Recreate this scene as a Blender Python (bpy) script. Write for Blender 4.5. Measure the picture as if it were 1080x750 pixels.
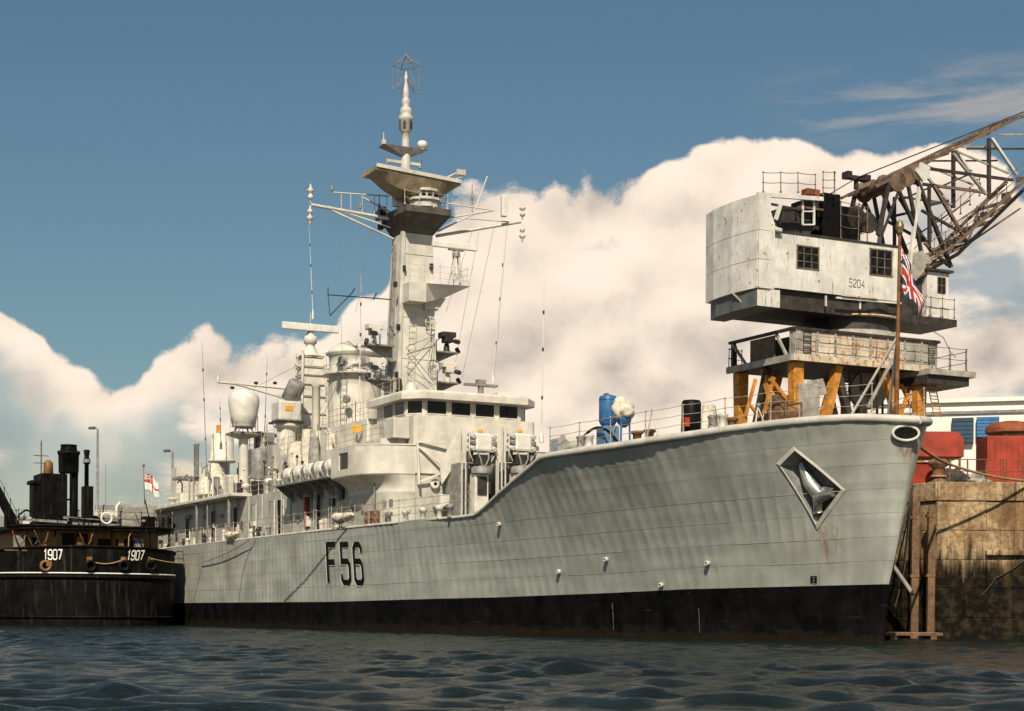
import bpy, bmesh, math, random
import numpy as np
from mathutils import Vector, Matrix, noise as mnoise
random.seed(7)
R = math.radians
scene = bpy.context.scene
for o in list(bpy.data.objects): bpy.data.objects.remove(o)
col = scene.collection

# ------------------------------------------------------------------ camera
FPX, PCX, PCY, CAMH, ROLL = 1800.0, 540.0, 646.0, 1.0, 0.006   # photo is 1080 x 750
cam = bpy.data.cameras.new('camera')
cam.sensor_fit = 'HORIZONTAL'; cam.sensor_width = 36.0
cam.lens = 36.0 * FPX / 1080.0
cam.shift_y = (PCY - 375.0) / 1080.0
cam.clip_start = 0.1; cam.clip_end = 20000
cam_o = bpy.data.objects.new('camera', cam); col.objects.link(cam_o)
cam_o.location = (0, 0, CAMH)
cam_o.rotation_euler = (Matrix.Rotation(-ROLL, 3, 'Y') @ Matrix.Rotation(R(90), 3, 'X')).to_euler()
scene.camera = cam_o

# ------------------------------------------------------------------ light
SUN = Vector((-0.06, -0.72, 0.67)).normalized()          # towards the sun
sd = bpy.data.lights.new('sun', 'SUN'); sd.energy = 5.0; sd.angle = R(0.55); sd.color = (1.0, 0.87, 0.68)
so = bpy.data.objects.new('sun', sd); col.objects.link(so)
so.rotation_euler = SUN.to_track_quat('Z', 'Y').to_euler(); so.location = (0, -20, 60)
scene.view_settings.view_transform = 'Standard'; scene.view_settings.look = 'None'
scene.view_settings.exposure = 0.28; scene.view_settings.gamma = 1.0
scene.view_settings.use_curve_mapping = False

# ------------------------------------------------------------------ world: sky with cumulus
class NT:
    """small node-tree writer"""
    def __init__(s, tree): s.t = tree; s.n = tree.nodes; s.l = tree.links
    def new(s, kind, **kw):
        x = s.n.new(kind)
        for k, v in kw.items(): setattr(x, k, v)
        return x
    def put(s, sock, v):
        if hasattr(v, 'is_linked') or isinstance(v, bpy.types.NodeSocket): s.l.new(v, sock)
        else: sock.default_value = v
    def math(s, op, a, b=None, c=None, clamp=False):
        x = s.new('ShaderNodeMath', operation=op, use_clamp=clamp)
        s.put(x.inputs[0], a)
        if b is not None: s.put(x.inputs[1], b)
        if c is not None: s.put(x.inputs[2], c)
        return x.outputs[0]
    def smooth(s, v, lo, hi, a=0.0, b=1.0):
        x = s.new('ShaderNodeMapRange', interpolation_type='SMOOTHSTEP')
        s.put(x.inputs[0], v); s.put(x.inputs[1], lo); s.put(x.inputs[2], hi); s.put(x.inputs[3], a); s.put(x.inputs[4], b)
        return x.outputs[0]
    def noise(s, vec, scale, detail=4, rough=.55, dist=0.0):
        x = s.new('ShaderNodeTexNoise'); s.l.new(vec, x.inputs['Vector'])
        x.inputs['Scale'].default_value = scale; x.inputs['Detail'].default_value = detail
        x.inputs['Roughness'].default_value = rough; x.inputs['Distortion'].default_value = dist
        return x.outputs[0]
    def mix(s, f, a, b):
        x = s.new('ShaderNodeMix', data_type='RGBA')
        s.put(x.inputs[0], f); s.put(x.inputs[6], a); s.put(x.inputs[7], b)
        return x.outputs[2]
    def ramp(s, f, pts, interp='LINEAR'):
        x = s.new('ShaderNodeValToRGB'); s.l.new(f, x.inputs[0]); cr = x.color_ramp; cr.interpolation = interp
        while len(cr.elements) < len(pts): cr.elements.new(.5)
        for e, (p, c) in zip(cr.elements, sorted(pts)):
            e.position = p; e.color = c if len(c) == 4 else (*c, 1)
        return x.outputs[0]
    def xyz(s, x, y, z):
        c = s.new('ShaderNodeCombineXYZ'); s.put(c.inputs[0], x); s.put(c.inputs[1], y); s.put(c.inputs[2], z); return c.outputs[0]

world = bpy.data.worlds.new('World'); scene.world = world; world.use_nodes = True
def build_world():
    w = NT(world.node_tree); w.n.clear()
    sky = w.new('ShaderNodeTexSky', sky_type='NISHITA'); sky.sun_disc = False
    sky.sun_elevation = math.asin(SUN.z); sky.sun_rotation = math.atan2(SUN.x, SUN.y)
    sky.air_density = 1.15; sky.dust_density = 1.4; sky.ozone_density = 1.2
    tc = w.new('ShaderNodeTexCoord'); sp = w.new('ShaderNodeSeparateXYZ'); w.l.new(tc.outputs['Generated'], sp.inputs[0])
    X, Y, Z = sp.outputs
    hr = w.math('SQRT', w.math('ADD', w.math('MULTIPLY', X, X), w.math('MULTIPLY', Y, Y)))
    el = w.math('DIVIDE', Z, w.math('MAXIMUM', hr, .02))            # tan of elevation
    az = w.math('ARCTAN2', X, Y)                                     # 0 = straight ahead
    p = w.xyz(az, w.math('MULTIPLY', el, 1.15), 0.37)
    def vadd(v, d):
        q = w.new('ShaderNodeVectorMath', operation='ADD'); w.l.new(v, q.inputs[0]); w.put(q.inputs[1], d); return q.outputs[0]
    def warp(v, scale, amt):
        n = w.new('ShaderNodeTexNoise'); w.l.new(v, n.inputs['Vector']); n.inputs['Scale'].default_value = scale; n.inputs['Detail'].default_value = 3
        q = w.new('ShaderNodeVectorMath', operation='MULTIPLY_ADD'); w.l.new(n.outputs['Color'], q.inputs[0]); q.inputs[1].default_value = (amt, amt, 0); q.inputs[2].default_value = (-amt/2, -amt/2, 0)
        return vadd(v, q.outputs[0])
    pw = warp(p, 16, .035)
    def puff(v, scale):
        x = w.new('ShaderNodeTexVoronoi', feature='SMOOTH_F1', voronoi_dimensions='2D'); w.l.new(v, x.inputs['Vector']); x.inputs['Scale'].default_value = scale; x.inputs['Smoothness'].default_value = .35
        return w.math('SUBTRACT', .75, x.outputs['Distance'])
    def field(dx, dy, fine=True):
        v = vadd(pw, (dx, dy, 0))
        s = w.math('MULTIPLY_ADD', puff(v, 11), .55, w.math('MULTIPLY', puff(v, 26), .30))
        if fine: s = w.math('MULTIPLY_ADD', puff(v, 60), .13, s)
        return w.math('MULTIPLY_ADD', w.noise(v, 42, 8, .68), .30, s)
    fA = field(0, 0); fB = field(-.006, .020, False); fA2 = field(0, 0, False)
    # height of the cumulus tops along the horizon
    azn = w.math('MULTIPLY_ADD', az, 1.45, .5)                        # az -0.345..0.345 -> 0..1
    top = w.ramp(azn, [(px_, (h_,)*3) for px_, h_ in
        ((.04, .198), (.10, .165), (.165, .128), (.225, .160), (.34, .165), (.375, .19), (.42, .225), (.49, .25), (.585, .262), (.65, .268), (.70, .280), (.78, .276), (.88, .262), (.95, .22))], 'EASE')
    h = w.math('ADD', top, w.math('MULTIPLY', w.math('SUBTRACT', fA, .50), .062))
    dep = w.math('SUBTRACT', h, el)                                  # how far below the top
    body = w.smooth(dep, -.001, .006)
    # broken gaps low down, more of them to the left and right
    gapn = w.noise(w.xyz(az, w.math('MULTIPLY', el, 2.0), 4.1), 9.5, 6, .58, .25)
    leftw = w.ramp(azn, [(.0, (.52,)*3), (.12, (.60,)*3), (.2, (.58,)*3), (.33, (.52,)*3), (.5, (.34,)*3), (.66, (.26,)*3), (.82, (.38,)*3), (.92, (.52,)*3), (1.0, (.50,)*3)])
    gap = w.smooth(w.math('SUBTRACT', gapn, leftw), -.09, .07)
    edge = w.smooth(dep, .018, .06)                                  # tops stay solid
    solid = w.math('MAXIMUM', gap, w.math('SUBTRACT', 1.0, edge))
    dens = w.math('MULTIPLY', body, w.math('MULTIPLY_ADD', solid, .70, .30))
    # relief: billows turned to the sun are lit, those turned away are not
    rel = w.math('MULTIPLY', w.math('SUBTRACT', fA2, fB), 1.15)
    shade = w.smooth(w.noise(pw, 7.0, 4, .5, .2), .46, .64)
    lit = w.math('ADD', .80, rel)
    lit = w.math('SUBTRACT', lit, w.math('MULTIPLY', shade, w.smooth(dep, .05, .14, 0, .40)))
    lit = w.math('SUBTRACT', lit, w.math('MULTIPLY', w.smooth(dep, .04, .20), w.math('MULTIPLY_ADD', w.math('SUBTRACT', 1.0, gap), .38, .03)))
    ccol = w.ramp(lit, [(0.0, (.25, .23, .225)), (.35, (.40, .355, .325)), (.62, (.65, .55, .455)), (.80, (.79, .67, .55)), (1.0, (.85, .725, .60))])
    # thin high streaks
    st = w.noise(w.xyz(w.math('MULTIPLY_ADD', el, -1.5, az), w.math('MULTIPLY', el, 5.0), 1.7), 9.0, 7, .62, .3)
    band = w.math('MULTIPLY', w.smooth(el, .262, .285), w.smooth(el, .325, .292))
    thin = w.math('MULTIPLY', w.math('MULTIPLY', w.smooth(st, .40, .66), band), w.math('MULTIPLY', w.smooth(az, .12, .22), .55))
    vm = w.new('ShaderNodeVectorMath', operation='SCALE'); w.l.new(sky.outputs[0], vm.inputs[0]); vm.inputs['Scale'].default_value = .053
    tint = w.new('ShaderNodeVectorMath', operation='MULTIPLY'); w.l.new(vm.outputs[0], tint.inputs[0]); tint.inputs[1].default_value = (.80, .98, .98)
    c1 = w.mix(thin, tint.outputs[0], (.50, .42, .36, 1))
    c2 = w.mix(dens, c1, ccol)
    bg = w.new('ShaderNodeBackground'); w.l.new(c2, bg.inputs[0]); bg.inputs[1].default_value = 1.0
    out = w.new('ShaderNodeOutputWorld'); w.l.new(bg.outputs[0], out.inputs[0])
build_world()
world.cycles.sampling_method = 'MANUAL'; world.cycles.sample_map_resolution = 512

# ------------------------------------------------------------------ pixel -> place
def ray(px, py):
    dx = (px-PCX)/FPX; dz = (PCY-py)/FPX
    return Vector((dx*math.cos(ROLL)-dz*math.sin(ROLL), 1.0, dx*math.sin(ROLL)+dz*math.cos(ROLL)))
def at_y(px, py, Y):
    d = ray(px, py); return Vector((d.x*Y, Y, CAMH+d.z*Y))
class Frame:
    """a local frame standing on the ground plan: origin, x axis at angle a"""
    def __init__(s, x, y, z, a):
        s.M = Matrix.Translation((x, y, z)) @ Matrix.Rotation(a, 4, 'Z'); s.I = s.M.inverted(); s.a = a
    def hit(s, px, py, y=None, x=None):
        """where the sight line meets the vertical plane local y = const or x = const"""
        o = s.I @ Vector((0, 0, CAMH)); d = s.I.to_3x3() @ ray(px, py)
        k = (y-o.y)/d.y if y is not None else (x-o.x)/d.x
        return o + d*k
    def proj(s, p):
        q = s.M @ Vector(p); x = q.x/q.y; z = (q.z-CAMH)/q.y
        return PCX+FPX*(x*math.cos(ROLL)+z*math.sin(ROLL)), PCY-FPX*(-x*math.sin(ROLL)+z*math.cos(ROLL))
PHI = math.atan(926/1800)
SHIP = Frame(13.87, 57.4, 0, math.pi/2+PHI)      # x aft from the stem head, y to starboard, z up from the water
CRANE = Frame(13.93, 85.0, 0, PHI)               # x along the front of the portal, y away from it

# ------------------------------------------------------------------ materials
MATS = {}
def paint(name, rgb, rough=.55, metal=0.0, vary=.18, vscale=1.2, rust=0.0, rscale=1.0, rcol=(.16, .055, .02), streak=3.0, bump=.0, bscale=30, spec=.4, coat=0, dirt=None):
    if name in MATS: return MATS[name]
    m = bpy.data.materials.new(name); m.use_nodes = True; MATS[name] = m
    w = NT(m.node_tree); w.n.clear()
    b = w.new('ShaderNodeBsdfPrincipled'); o = w.new('ShaderNodeOutputMaterial'); w.l.new(b.outputs[0], o.inputs[0])
    tc = w.new('ShaderNodeTexCoord').outputs['Object']
    dark = tuple(c*(1-vary*1.6) for c in rgb)+(1,); light = tuple(min(1, c*(1+vary*.6)) for c in rgb)+(1,)
    n1 = w.noise(tc, vscale, 6, .62)
    c = w.mix(w.smooth(n1, .3, .72), dark, light)
    mp = w.new('ShaderNodeMapping'); w.l.new(tc, mp.inputs[0]); mp.inputs['Scale'].default_value = (streak, streak, .22*streak/3)
    n2 = w.noise(mp.outputs[0], 1.5, 5, .6)
    dc = dirt or tuple(c_*.62 for c_ in rgb)
    c = w.mix(w.math('MULTIPLY', w.smooth(n2, .52, .75), min(1, vary*2.4)), c, (*dc, 1))
    if rust > 0:
        n3 = w.noise(mp.outputs[0], 2.3*rscale, 8, .7)
        n4 = w.noise(tc, 3.1*rscale, 7, .68)
        thr = .745-.42*rust
        f = w.math('MAXIMUM', w.smooth(n3, thr, thr+.09), w.smooth(n4, thr+.03, thr+.08))
        rc = w.mix(w.noise(tc, 14, 3), (*rcol, 1), tuple(min(1, x*2.3) for x in rcol)+(1,))
        c = w.mix(f, c, rc)
    w.l.new(c, b.inputs['Base Color'])
    b.inputs['Metallic'].default_value = metal
    b.inputs['Specular IOR Level'].default_value = spec
    w.l.new(w.smooth(n1, .25, .75, max(.02, rough-.09), min(1, rough+.1)), b.inputs['Roughness'])
    if coat: b.inputs['Coat Weight'].default_value = coat; b.inputs['Coat Roughness'].default_value = .15
    if bump > 0:
        bn = w.new('ShaderNodeBump'); bn.inputs['Strength'].default_value = bump; bn.inputs['Distance'].default_value = .05
        w.l.new(w.noise(tc, bscale, 6, .65), bn.inputs['Height']); w.l.new(bn.outputs[0], b.inputs['Normal'])
    return m
M_HULL  = paint('hull_grey_paint', (.375, .39, .35), .42, vary=.15, vscale=.55, rust=.06, rscale=.55, streak=2.2, bump=.05, bscale=9, spec=.45)
M_BOOT  = paint('boot_black_paint', (.006, .006, .007), .6, vary=.4, vscale=1.0, rust=.26, rscale=.5, rcol=(.022, .012, .008), streak=2.5, spec=.05, dirt=(.012, .011, .010))
M_SHIP  = paint('superstructure_paint', (.60, .57, .50), .5, vary=.16, vscale=.9, rust=.22, rscale=.8, rcol=(.20, .09, .035), streak=4)
M_PALE  = paint('pale_deck_edge_paint', (.52, .50, .45), .5, vary=.16, vscale=1.2, rust=.12, rscale=1.0, rcol=(.22, .12, .06))
M_MAST  = paint('mast_paint', (.56, .54, .48), .5, vary=.14, vscale=.9, rust=.10, rscale=1.0)
M_STEEL = paint('weathered_grey_steel', (.22, .215, .20), .5, vary=.25, vscale=3, rust=.2)
M_DARK  = paint('dark_fitting_paint', (.03, .028, .026), .5, vary=.3, vscale=3)
M_BLACK = paint('black_paint', (.007, .007, .007), .5, vary=.35, vscale=2, spec=.1)
M_WHITE = paint('white_paint', (.66, .64, .59), .45, vary=.10, vscale=2, rust=.06)
M_MARK  = paint('marking_white', (.75, .74, .70), .5, vary=.1)
M_WOOD  = paint('brown_timber', (.16, .09, .045), .7, vary=.35, vscale=4, bump=.2)
M_ROPE  = paint('tan_rope', (.33, .22, .11), .85, vary=.3, vscale=20, bump=.3, bscale=60)
M_DROPE = paint('dark_rope', (.05, .045, .035), .85, vary=.3, vscale=20)
M_CANV  = paint('cream_canvas', (.62, .57, .47), .9, vary=.22, vscale=5, bump=.4, bscale=12)
M_GCANV = paint('grey_canvas', (.30, .29, .26), .9, vary=.25, vscale=4, bump=.4, bscale=12)
M_BLUE  = paint('blue_tank_paint', (.035, .13, .30), .4, vary=.2, vscale=3, rust=.06)
M_ORANGE= paint('orange_paint', (.62, .27, .03), .55, vary=.2, vscale=3, rust=.15)
M_RUSTY = paint('rusty_steel', (.20, .10, .05), .8, vary=.4, vscale=4, rust=.3, bump=.3)
M_TOPAZ = paint('polished_steel', (.45, .44, .42), .28, metal=.7, vary=.3, vscale=2)
M_RUST_ORANGE = paint('life_orange', (.70, .33, .03), .5, vary=.15, vscale=4)
def glass(name, rgb, rough=.06):
    m = bpy.data.materials.new(name); m.use_nodes = True
    b = m.node_tree.nodes['Principled BSDF']; b.inputs['Base Color'].default_value = (*rgb, 1)
    b.inputs['Roughness'].default_value = rough; b.inputs['Specular IOR Level'].default_value = .25
    return m
M_GLASS = glass('dark_window_glass', (.004, .005, .006), .08)
M_RED_FLAG = paint('flag_red', (.46, .03, .03), .8, vary=.12, vscale=3)
M_BLUE_FLAG = paint('flag_blue', (.02, .035, .12), .8, vary=.12, vscale=3)
M_WHITE_FLAG = paint('flag_white', (.72, .70, .66), .8, vary=.08, vscale=3)

# ------------------------------------------------------------------ mesh writer
V3 = Vector
class MB:
    def __init__(s): s.v = []; s.f = []; s.m = []; s.sm = []
    def add(s, vs, fs, mi=0, smooth=False):
        k = len(s.v); s.v += [tuple(p) for p in vs]
        for f in fs: s.f.append(tuple(i+k for i in f)); s.m.append(mi); s.sm.append(smooth)
        return s
    def hexa(s, p, mi=0):      # p: 4 bottom (ccw from above), 4 top
        return s.add(p, [(3, 2, 1, 0), (4, 5, 6, 7), (0, 1, 5, 4), (1, 2, 6, 5), (2, 3, 7, 6), (3, 0, 4, 7)], mi)
    def box(s, x0, x1, y0, y1, z0, z1, mi=0):
        return s.hexa([(x0, y0, z0), (x1, y0, z0), (x1, y1, z0), (x0, y1, z0), (x0, y0, z1), (x1, y0, z1), (x1, y1, z1), (x0, y1, z1)], mi)
    def cbox(s, c, d, rot=0.0, mi=0):
        h = [Vector((sx*d[0]/2, sy*d[1]/2, sz*d[2]/2)) for sz in (-1, 1) for sx, sy in ((-1, -1), (1, -1), (1, 1), (-1, 1))]
        Rm = Matrix.Rotation(rot, 3, 'Z') if not isinstance(rot, Matrix) else rot
        return s.hexa([Rm @ q + Vector(c) for q in h], mi)
    def prism(s, poly, z0, z1, poly1=None, mi=0, smooth=False):
        n = len(poly); poly1 = poly1 or poly
        vs = [(x, y, z0) for x, y in poly]+[(x, y, z1) for x, y in poly1]
        s.add(vs, [(i, (i+1) % n, n+(i+1) % n, n+i) for i in range(n)], mi, smooth)
        return s.add(vs, [tuple(range(n-1, -1, -1)), tuple(range(n, 2*n))], mi)
    def extrude(s, pts, off, mi=0):          # planar polygon of 3-D points pushed along a vector
        n = len(pts); off = Vector(off); a = [Vector(p) for p in pts]; vs = a+[p+off for p in a]
        return s.add(vs, [tuple(range(n-1, -1, -1)), tuple(range(n, 2*n))]+[(i, (i+1) % n, n+(i+1) % n, n+i) for i in range(n)], mi)
    def tube(s, p, q, r, n=6, r2=None, mi=0, cap=True):
        p = Vector(p); q = Vector(q); d = q-p
        if d.length < 1e-6: return s
        r2 = r if r2 is None else r2
        d.normalize(); a = d.orthogonal().normalized(); b = d.cross(a)
        vs = [p+(a*math.cos(t)+b*math.sin(t))*r for t in [2*math.pi*i/n for i in range(n)]]
        vs += [q+(a*math.cos(t)+b*math.sin(t))*r2 for t in [2*math.pi*i/n for i in range(n)]]
        s.add(vs, [(i, (i+1) % n, n+(i+1) % n, n+i) for i in range(n)], mi, True)
        if cap: s.add(vs, [tuple(range(n-1, -1, -1)), tuple(range(n, 2*n))], mi)
        return s
    def path(s, pts, r, n=6, mi=0, closed=False):
        pts = [Vector(p) for p in pts]; N = len(pts); rings = []
        a = None
        for i, p in enumerate(pts):
            if closed: d = pts[(i+1) % N]-pts[i-1]
            else: d = pts[min(i+1, N-1)]-pts[max(i-1, 0)]
            d.normalize()
            a = d.orthogonal().normalized() if a is None else (a-d*a.dot(d)).normalized()
            b = d.cross(a); rr = r[i] if isinstance(r, (list, tuple)) else r
            rings.append([p+(a*math.cos(t)+b*math.sin(t))*rr for t in [2*math.pi*k/n for k in range(n)]])
        return s.loft(rings, closed_u=True, closed_v=closed, mi=mi)
    def loft(s, rings, closed_u=True, closed_v=False, caps=True, mi=0, smooth=True):
        n = len(rings[0]); vs = [p for r in rings for p in r]; fs = []
        L = len(rings)
        for i in range(L if closed_v else L-1):
            j = (i+1) % L
            for k in range(n if closed_u else n-1):
                k2 = (k+1) % n
                fs.append((i*n+k, i*n+k2, j*n+k2, j*n+k))
        s.add(vs, fs, mi, smooth)
        if caps and closed_u and not closed_v:
            s.add(list(rings[0]), [tuple(range(n-1, -1, -1))], mi); s.add(list(rings[-1]), [tuple(range(n))], mi)
        return s
    def lathe(s, prof, c=(0, 0, 0), n=20, axis=None, mi=0, smooth=True, a0=0, a1=2*math.pi):
        full = abs(a1-a0-2*math.pi) < 1e-6
        q = (Vector(axis).to_track_quat('Z', 'Y').to_matrix() if axis is not None else Matrix.Identity(3)); c = Vector(c)
        rings = [[q @ Vector((r*math.cos(t), r*math.sin(t), z))+c for t in [a0+(a1-a0)*i/(n if full else n-1) for i in range(n)]] for r, z in prof]
        return s.loft(rings, closed_u=full, caps=full, mi=mi, smooth=smooth)
    def beam(s, p, q, w, h=None, up=(0, 0, 1), mi=0):
        p = Vector(p); q = Vector(q); d = (q-p).normalized(); h = h or w
        u = Vector(up); 
        if abs(d.dot(u)) > .95: u = Vector((0, 1, 0))
        a = d.cross(u).normalized(); b = a.cross(d)
        c = [(-1, -1), (1, -1), (1, 1), (-1, 1)]
        return s.hexa([p+a*w/2*i+b*h/2*j for i, j in c]+[q+a*w/2*i+b*h/2*j for i, j in c], mi)
    def torus(s, c, axis, Rr, r, n=20, k=8, mi=0, sx=1, sy=1):
        q = Vector(axis).to_track_quat('Z', 'Y').to_matrix(); c = Vector(c)
        return s.path([c+q @ Vector((Rr*sx*math.cos(t), Rr*sy*math.sin(t), 0)) for t in [2*math.pi*i/n for i in range(n)]], r, k, mi, True)
    def ball(s, c, r, n=12, m=8, sz=1.0, mi=0):
        return s.lathe([(max(1e-3, r*math.sin(math.pi*i/m)), -r*sz*math.cos(math.pi*i/m)) for i in range(m+1)], c, n, mi=mi)
    def mesh(s, name, mats):
        me = bpy.data.meshes.new(name); me.from_pydata(s.v, [], s.f)
        for m in (mats if isinstance(mats, (list, tuple)) else [mats]): me.materials.append(m)
        me.polygons.foreach_set('material_index', s.m); me.polygons.foreach_set('use_smooth', s.sm)
        bm = bmesh.new(); bm.from_mesh(me); bmesh.ops.recalc_face_normals(bm, faces=bm.faces); bm.to_mesh(me); bm.free()
        me.update(); return me
    def build(s, name, mats, parent=None, bev=0):
        o = bpy.data.objects.new(name, s.mesh(name, mats)); col.objects.link(o); o.parent = parent
        if bev:
            md = o.modifiers.new('bevel', 'BEVEL'); md.width = bev; md.segments = 2; md.limit_method = 'ANGLE'; md.angle_limit = R(40)
        return o
def tag(o, label=None, cat=None, group=None, kind=None):
    for k, v in (('label', label), ('category', cat), ('group', group), ('kind', kind)):
        if v: o[k] = v
    return o
def thing(name, label, cat, loc=(0, 0, 0), rz=0.0, group=None):
    o = bpy.data.objects.new(name, None); col.objects.link(o); o.empty_display_size = .3
    o.location = loc; o.rotation_euler = (0, 0, rz)
    return tag(o, label, cat, group)
def ship_thing(name, label, cat, p, group=None, turn=0.0):
    return thing(name, label, cat, SHIP.M @ Vector(p), SHIP.a+turn, group)
def share(o, name, parent, M):
    c = bpy.data.objects.new(name, o.data); col.objects.link(c); c.parent = parent; c.matrix_local = M
    return c
def mlabel(o, label): o['label'] = label; return o

# strokes for numbers and letters, unit box 0.6 x 1
GL = {'F': [[(0, 0), (0, 1), (.58, 1)], [(0, .54), (.46, .54)]],
 '5': [[(.58, 1), (.03, 1), (.03, .56), (.46, .56), (.58, .46), (.58, .11), (.46, 0), (.12, 0), (0, .11), (0, .22)]],
 '6': [[(.58, .80), (.58, .90), (.46, 1), (.12, 1), (0, .89), (0, .11), (.12, 0), (.46, 0), (.58, .11), (.58, .45), (.46, .56), (.02, .56)]],
 '1': [[(.16, .82), (.34, 1), (.34, 0)]],
 '9': [[(0, .2), (0, .10), (.12, 0), (.46, 0), (.58, .11), (.58, .89), (.46, 1), (.12, 1), (0, .89), (0, .55), (.12, .44), (.56, .44)]],
 '0': [[(.3, 0), (.46, 0), (.58, .11), (.58, .89), (.46, 1), (.12, 1), (0, .89), (0, .11), (.12, 0), (.3, 0)]],
 '7': [[(0, 1), (.58, 1), (.2, 0)]],
 '2': [[(0, .8), (0, .9), (.12, 1), (.46, 1), (.58, .89), (.58, .66), (0, .1), (0, 0), (.58, 0)]],
 '4': [[(.44, 0), (.44, 1), (0, .32), (.6, .32)]]}
def glyph(mb, ch, fmap, th, lift=0.0, mi=0):
    """ribbons of width th (in glyph units) mapped through fmap(u, v, lift)"""
    for k, pl in enumerate(GL[ch]):
        P = [Vector((a, b)) for a, b in pl]; N = len(P); L = []; Rr = []
        for i in range(N):
            d0 = (P[i]-P[i-1]).normalized() if i > 0 else None; d1 = (P[i+1]-P[i]).normalized() if i < N-1 else None
            if d0 is None: d0 = d1
            if d1 is None: d1 = d0
            n0 = Vector((-d0.y, d0.x)); n1 = Vector((-d1.y, d1.x)); mt = (n0+n1).normalized(); s = th/2/max(.45, mt.dot(n0))
            e = Vector((0, 0))
            L.append(P[i]+mt*s+e); Rr.append(P[i]-mt*s+e)
        sub = 3
        for i in range(N-1):
            for q in range(sub):
                a, b = q/sub, (q+1)/sub
                quad = [L[i].lerp(L[i+1], a), L[i].lerp(L[i+1], b), Rr[i].lerp(Rr[i+1], b), Rr[i].lerp(Rr[i+1], a)]
                mb.add([fmap(p.x, p.y, lift+.002*k) for p in quad], [(0, 1, 2, 3)], mi)

def rail(parent, pts, h=1.0, wires=3, post=.022, wire=.009, mat=None, every=1.6, lean=0.0, postname='stanchion', wirename='guard_wire', skip_ends=False):
    """stanchions one by one and the wires strung through them"""
    mat = mat or M_PALE
    pts = [Vector(p) for p in pts]; seg = [(pts[i+1]-pts[i]).length for i in range(len(pts)-1)]; T = sum(seg)
    n = max(1, round(T/every)); tops = []
    sb = MB(); sb.tube((0, 0, 0), (0, 0, h), post, 6, post*.7)
    for j in range(wires): sb.ball((0, 0, h*(j+1)/wires-.01), post*1.7, 6, 4)
    sb.lathe([(post*2.4, 0), (post*2.2, .05), (post, .06)], n=8)
    proto = None
    def pt(d):
        for i, L in enumerate(seg):
            if d <= L+1e-6: return pts[i].lerp(pts[i+1], d/L)
            d -= L
        return pts[-1]
    for i in range(n+1):
        p = pt(T*i/n); tops.append(p)
        Mx = Matrix.Translation(p) @ Matrix.Rotation(random.uniform(-.02, .02)+lean, 4, 'X') @ Matrix.Rotation(random.uniform(-.025, .025), 4, 'Y')
        if proto is None:
            proto = sb.build(postname, mat, parent); proto.matrix_local = Mx
        else: share(proto, postname, parent, Mx)
    for j in range(wires):
        m = MB(); z = h*(j+1)/wires-.01; line = []
        for i in range(n):
            a, b = tops[i], tops[i+1]
            for q in range(3):
                f = q/3; p = a.lerp(b, f); line.append(p+Vector((0, 0, z-.03*4*f*(1-f))))
        line.append(tops[-1]+Vector((0, 0, z)))
        m.path(line, wire, 4); m.build(wirename, mat, parent)
    return proto

def ladder(parent, p, q, w, side, rungs, r=.018, mat=None, name='ladder'):
    side = Vector(side).normalized()*w/2; p = Vector(p); q = Vector(q); m = MB()
    m.tube(p-side, q-side, r, 6); m.tube(p+side, q+side, r, 6)
    for i in range(rungs):
        c = p.lerp(q, (i+.5)/rungs); m.tube(c-side, c+side, r*.8, 5)
    return m.build(name, mat or M_MAST, parent)
# ================================================================== the frigate
M_RAIL = paint('rail_paint', (.40, .34, .26), .6, vary=.25, vscale=3, rust=.3)
frigate = thing('frigate', 'long grey warship with tall plated mast, moored bow towards the crane quay', 'warship', SHIP.M.translation, SHIP.a)
itp = np.interp
def stem_t(z): return float(itp(z, [-2, 0, 2, 2.9, 6.4, 7.0, 7.8], [2.45, 2.15, 1.85, 1.55, .72, .56, .32]))
def deck_z(t): return float(itp(t, [-1, .5, 1.8, 3.5, 6.5, 9.4, 12.5, 16.6, 17.0, 17.5, 20.7, 23.3, 23.8, 24.4, 40, 99], [7.55, 7.68, 7.8, 7.83, 7.75, 7.62, 7.52, 7.46, 7.42, 7.26, 6.35, 5.52, 5.42, 5.39, 5.39, 5.3]))
def boot_z(t): return float(itp(t, [0, 11, 16, 23, 40, 99], [2.05, 1.93, 1.8, 1.67, 1.5, 1.5]))
def ref_z(t): return float(itp(t, [0, 17, 99], [7.78, 7.45, 6.9]))
def hull_b(s, z):
    dk = float(itp(s, [0, 1.5, 5, 10, 15, 20, 30, 45, 60, 85, 99], [0, .95, 2.45, 4.15, 5.2, 5.75, 6.15, 6.2, 6.2, 5.9, 5.0]))
    wl = float(itp(s, [0, 8, 18, 28, 38, 50, 70, 85, 99], [0, 1.5, 3.35, 4.95, 5.7, 6.0, 6.0, 5.6, 4.4]))
    zr = ref_z(s)
    if z < 0: b = wl*(1+.05*z); q = 0
    else:
        q = min(1.0, z/zr); p = float(itp(s, [0, 6, 25, 42], [1.15, 1.55, 1.5, 1.0])); b = wl+(dk-wl)*q**p
    Rn = (.10+.60*q*q)*float(itp(s, [0, 4, 26], [1, 1, 0])); x = min(1.0, s/max(Rn, .05))
    return b+Rn*math.sqrt(max(0, 1-(1-x)**2))
def hull_pt(s, z, off=0.0, side=1):
    t0 = stem_t(z); t = t0+s*(12-t0)/12 if s < 12 else s
    b = hull_b(s, z)
    if off:
        e = .05; db = (hull_b(s+e, z)-hull_b(max(0, s-e), z))/(e+min(e, s)); dz = (hull_b(s, z+e)-hull_b(s, z-e))/(2*e)
        nv = Vector((-db, 1, -dz)).normalized()
        if s < .02: nv = Vector((-1, 0, -.2)).normalized()
        t += nv.x*off; b += nv.y*off; z += nv.z*off
    return Vector((t, side*b, z))
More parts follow.
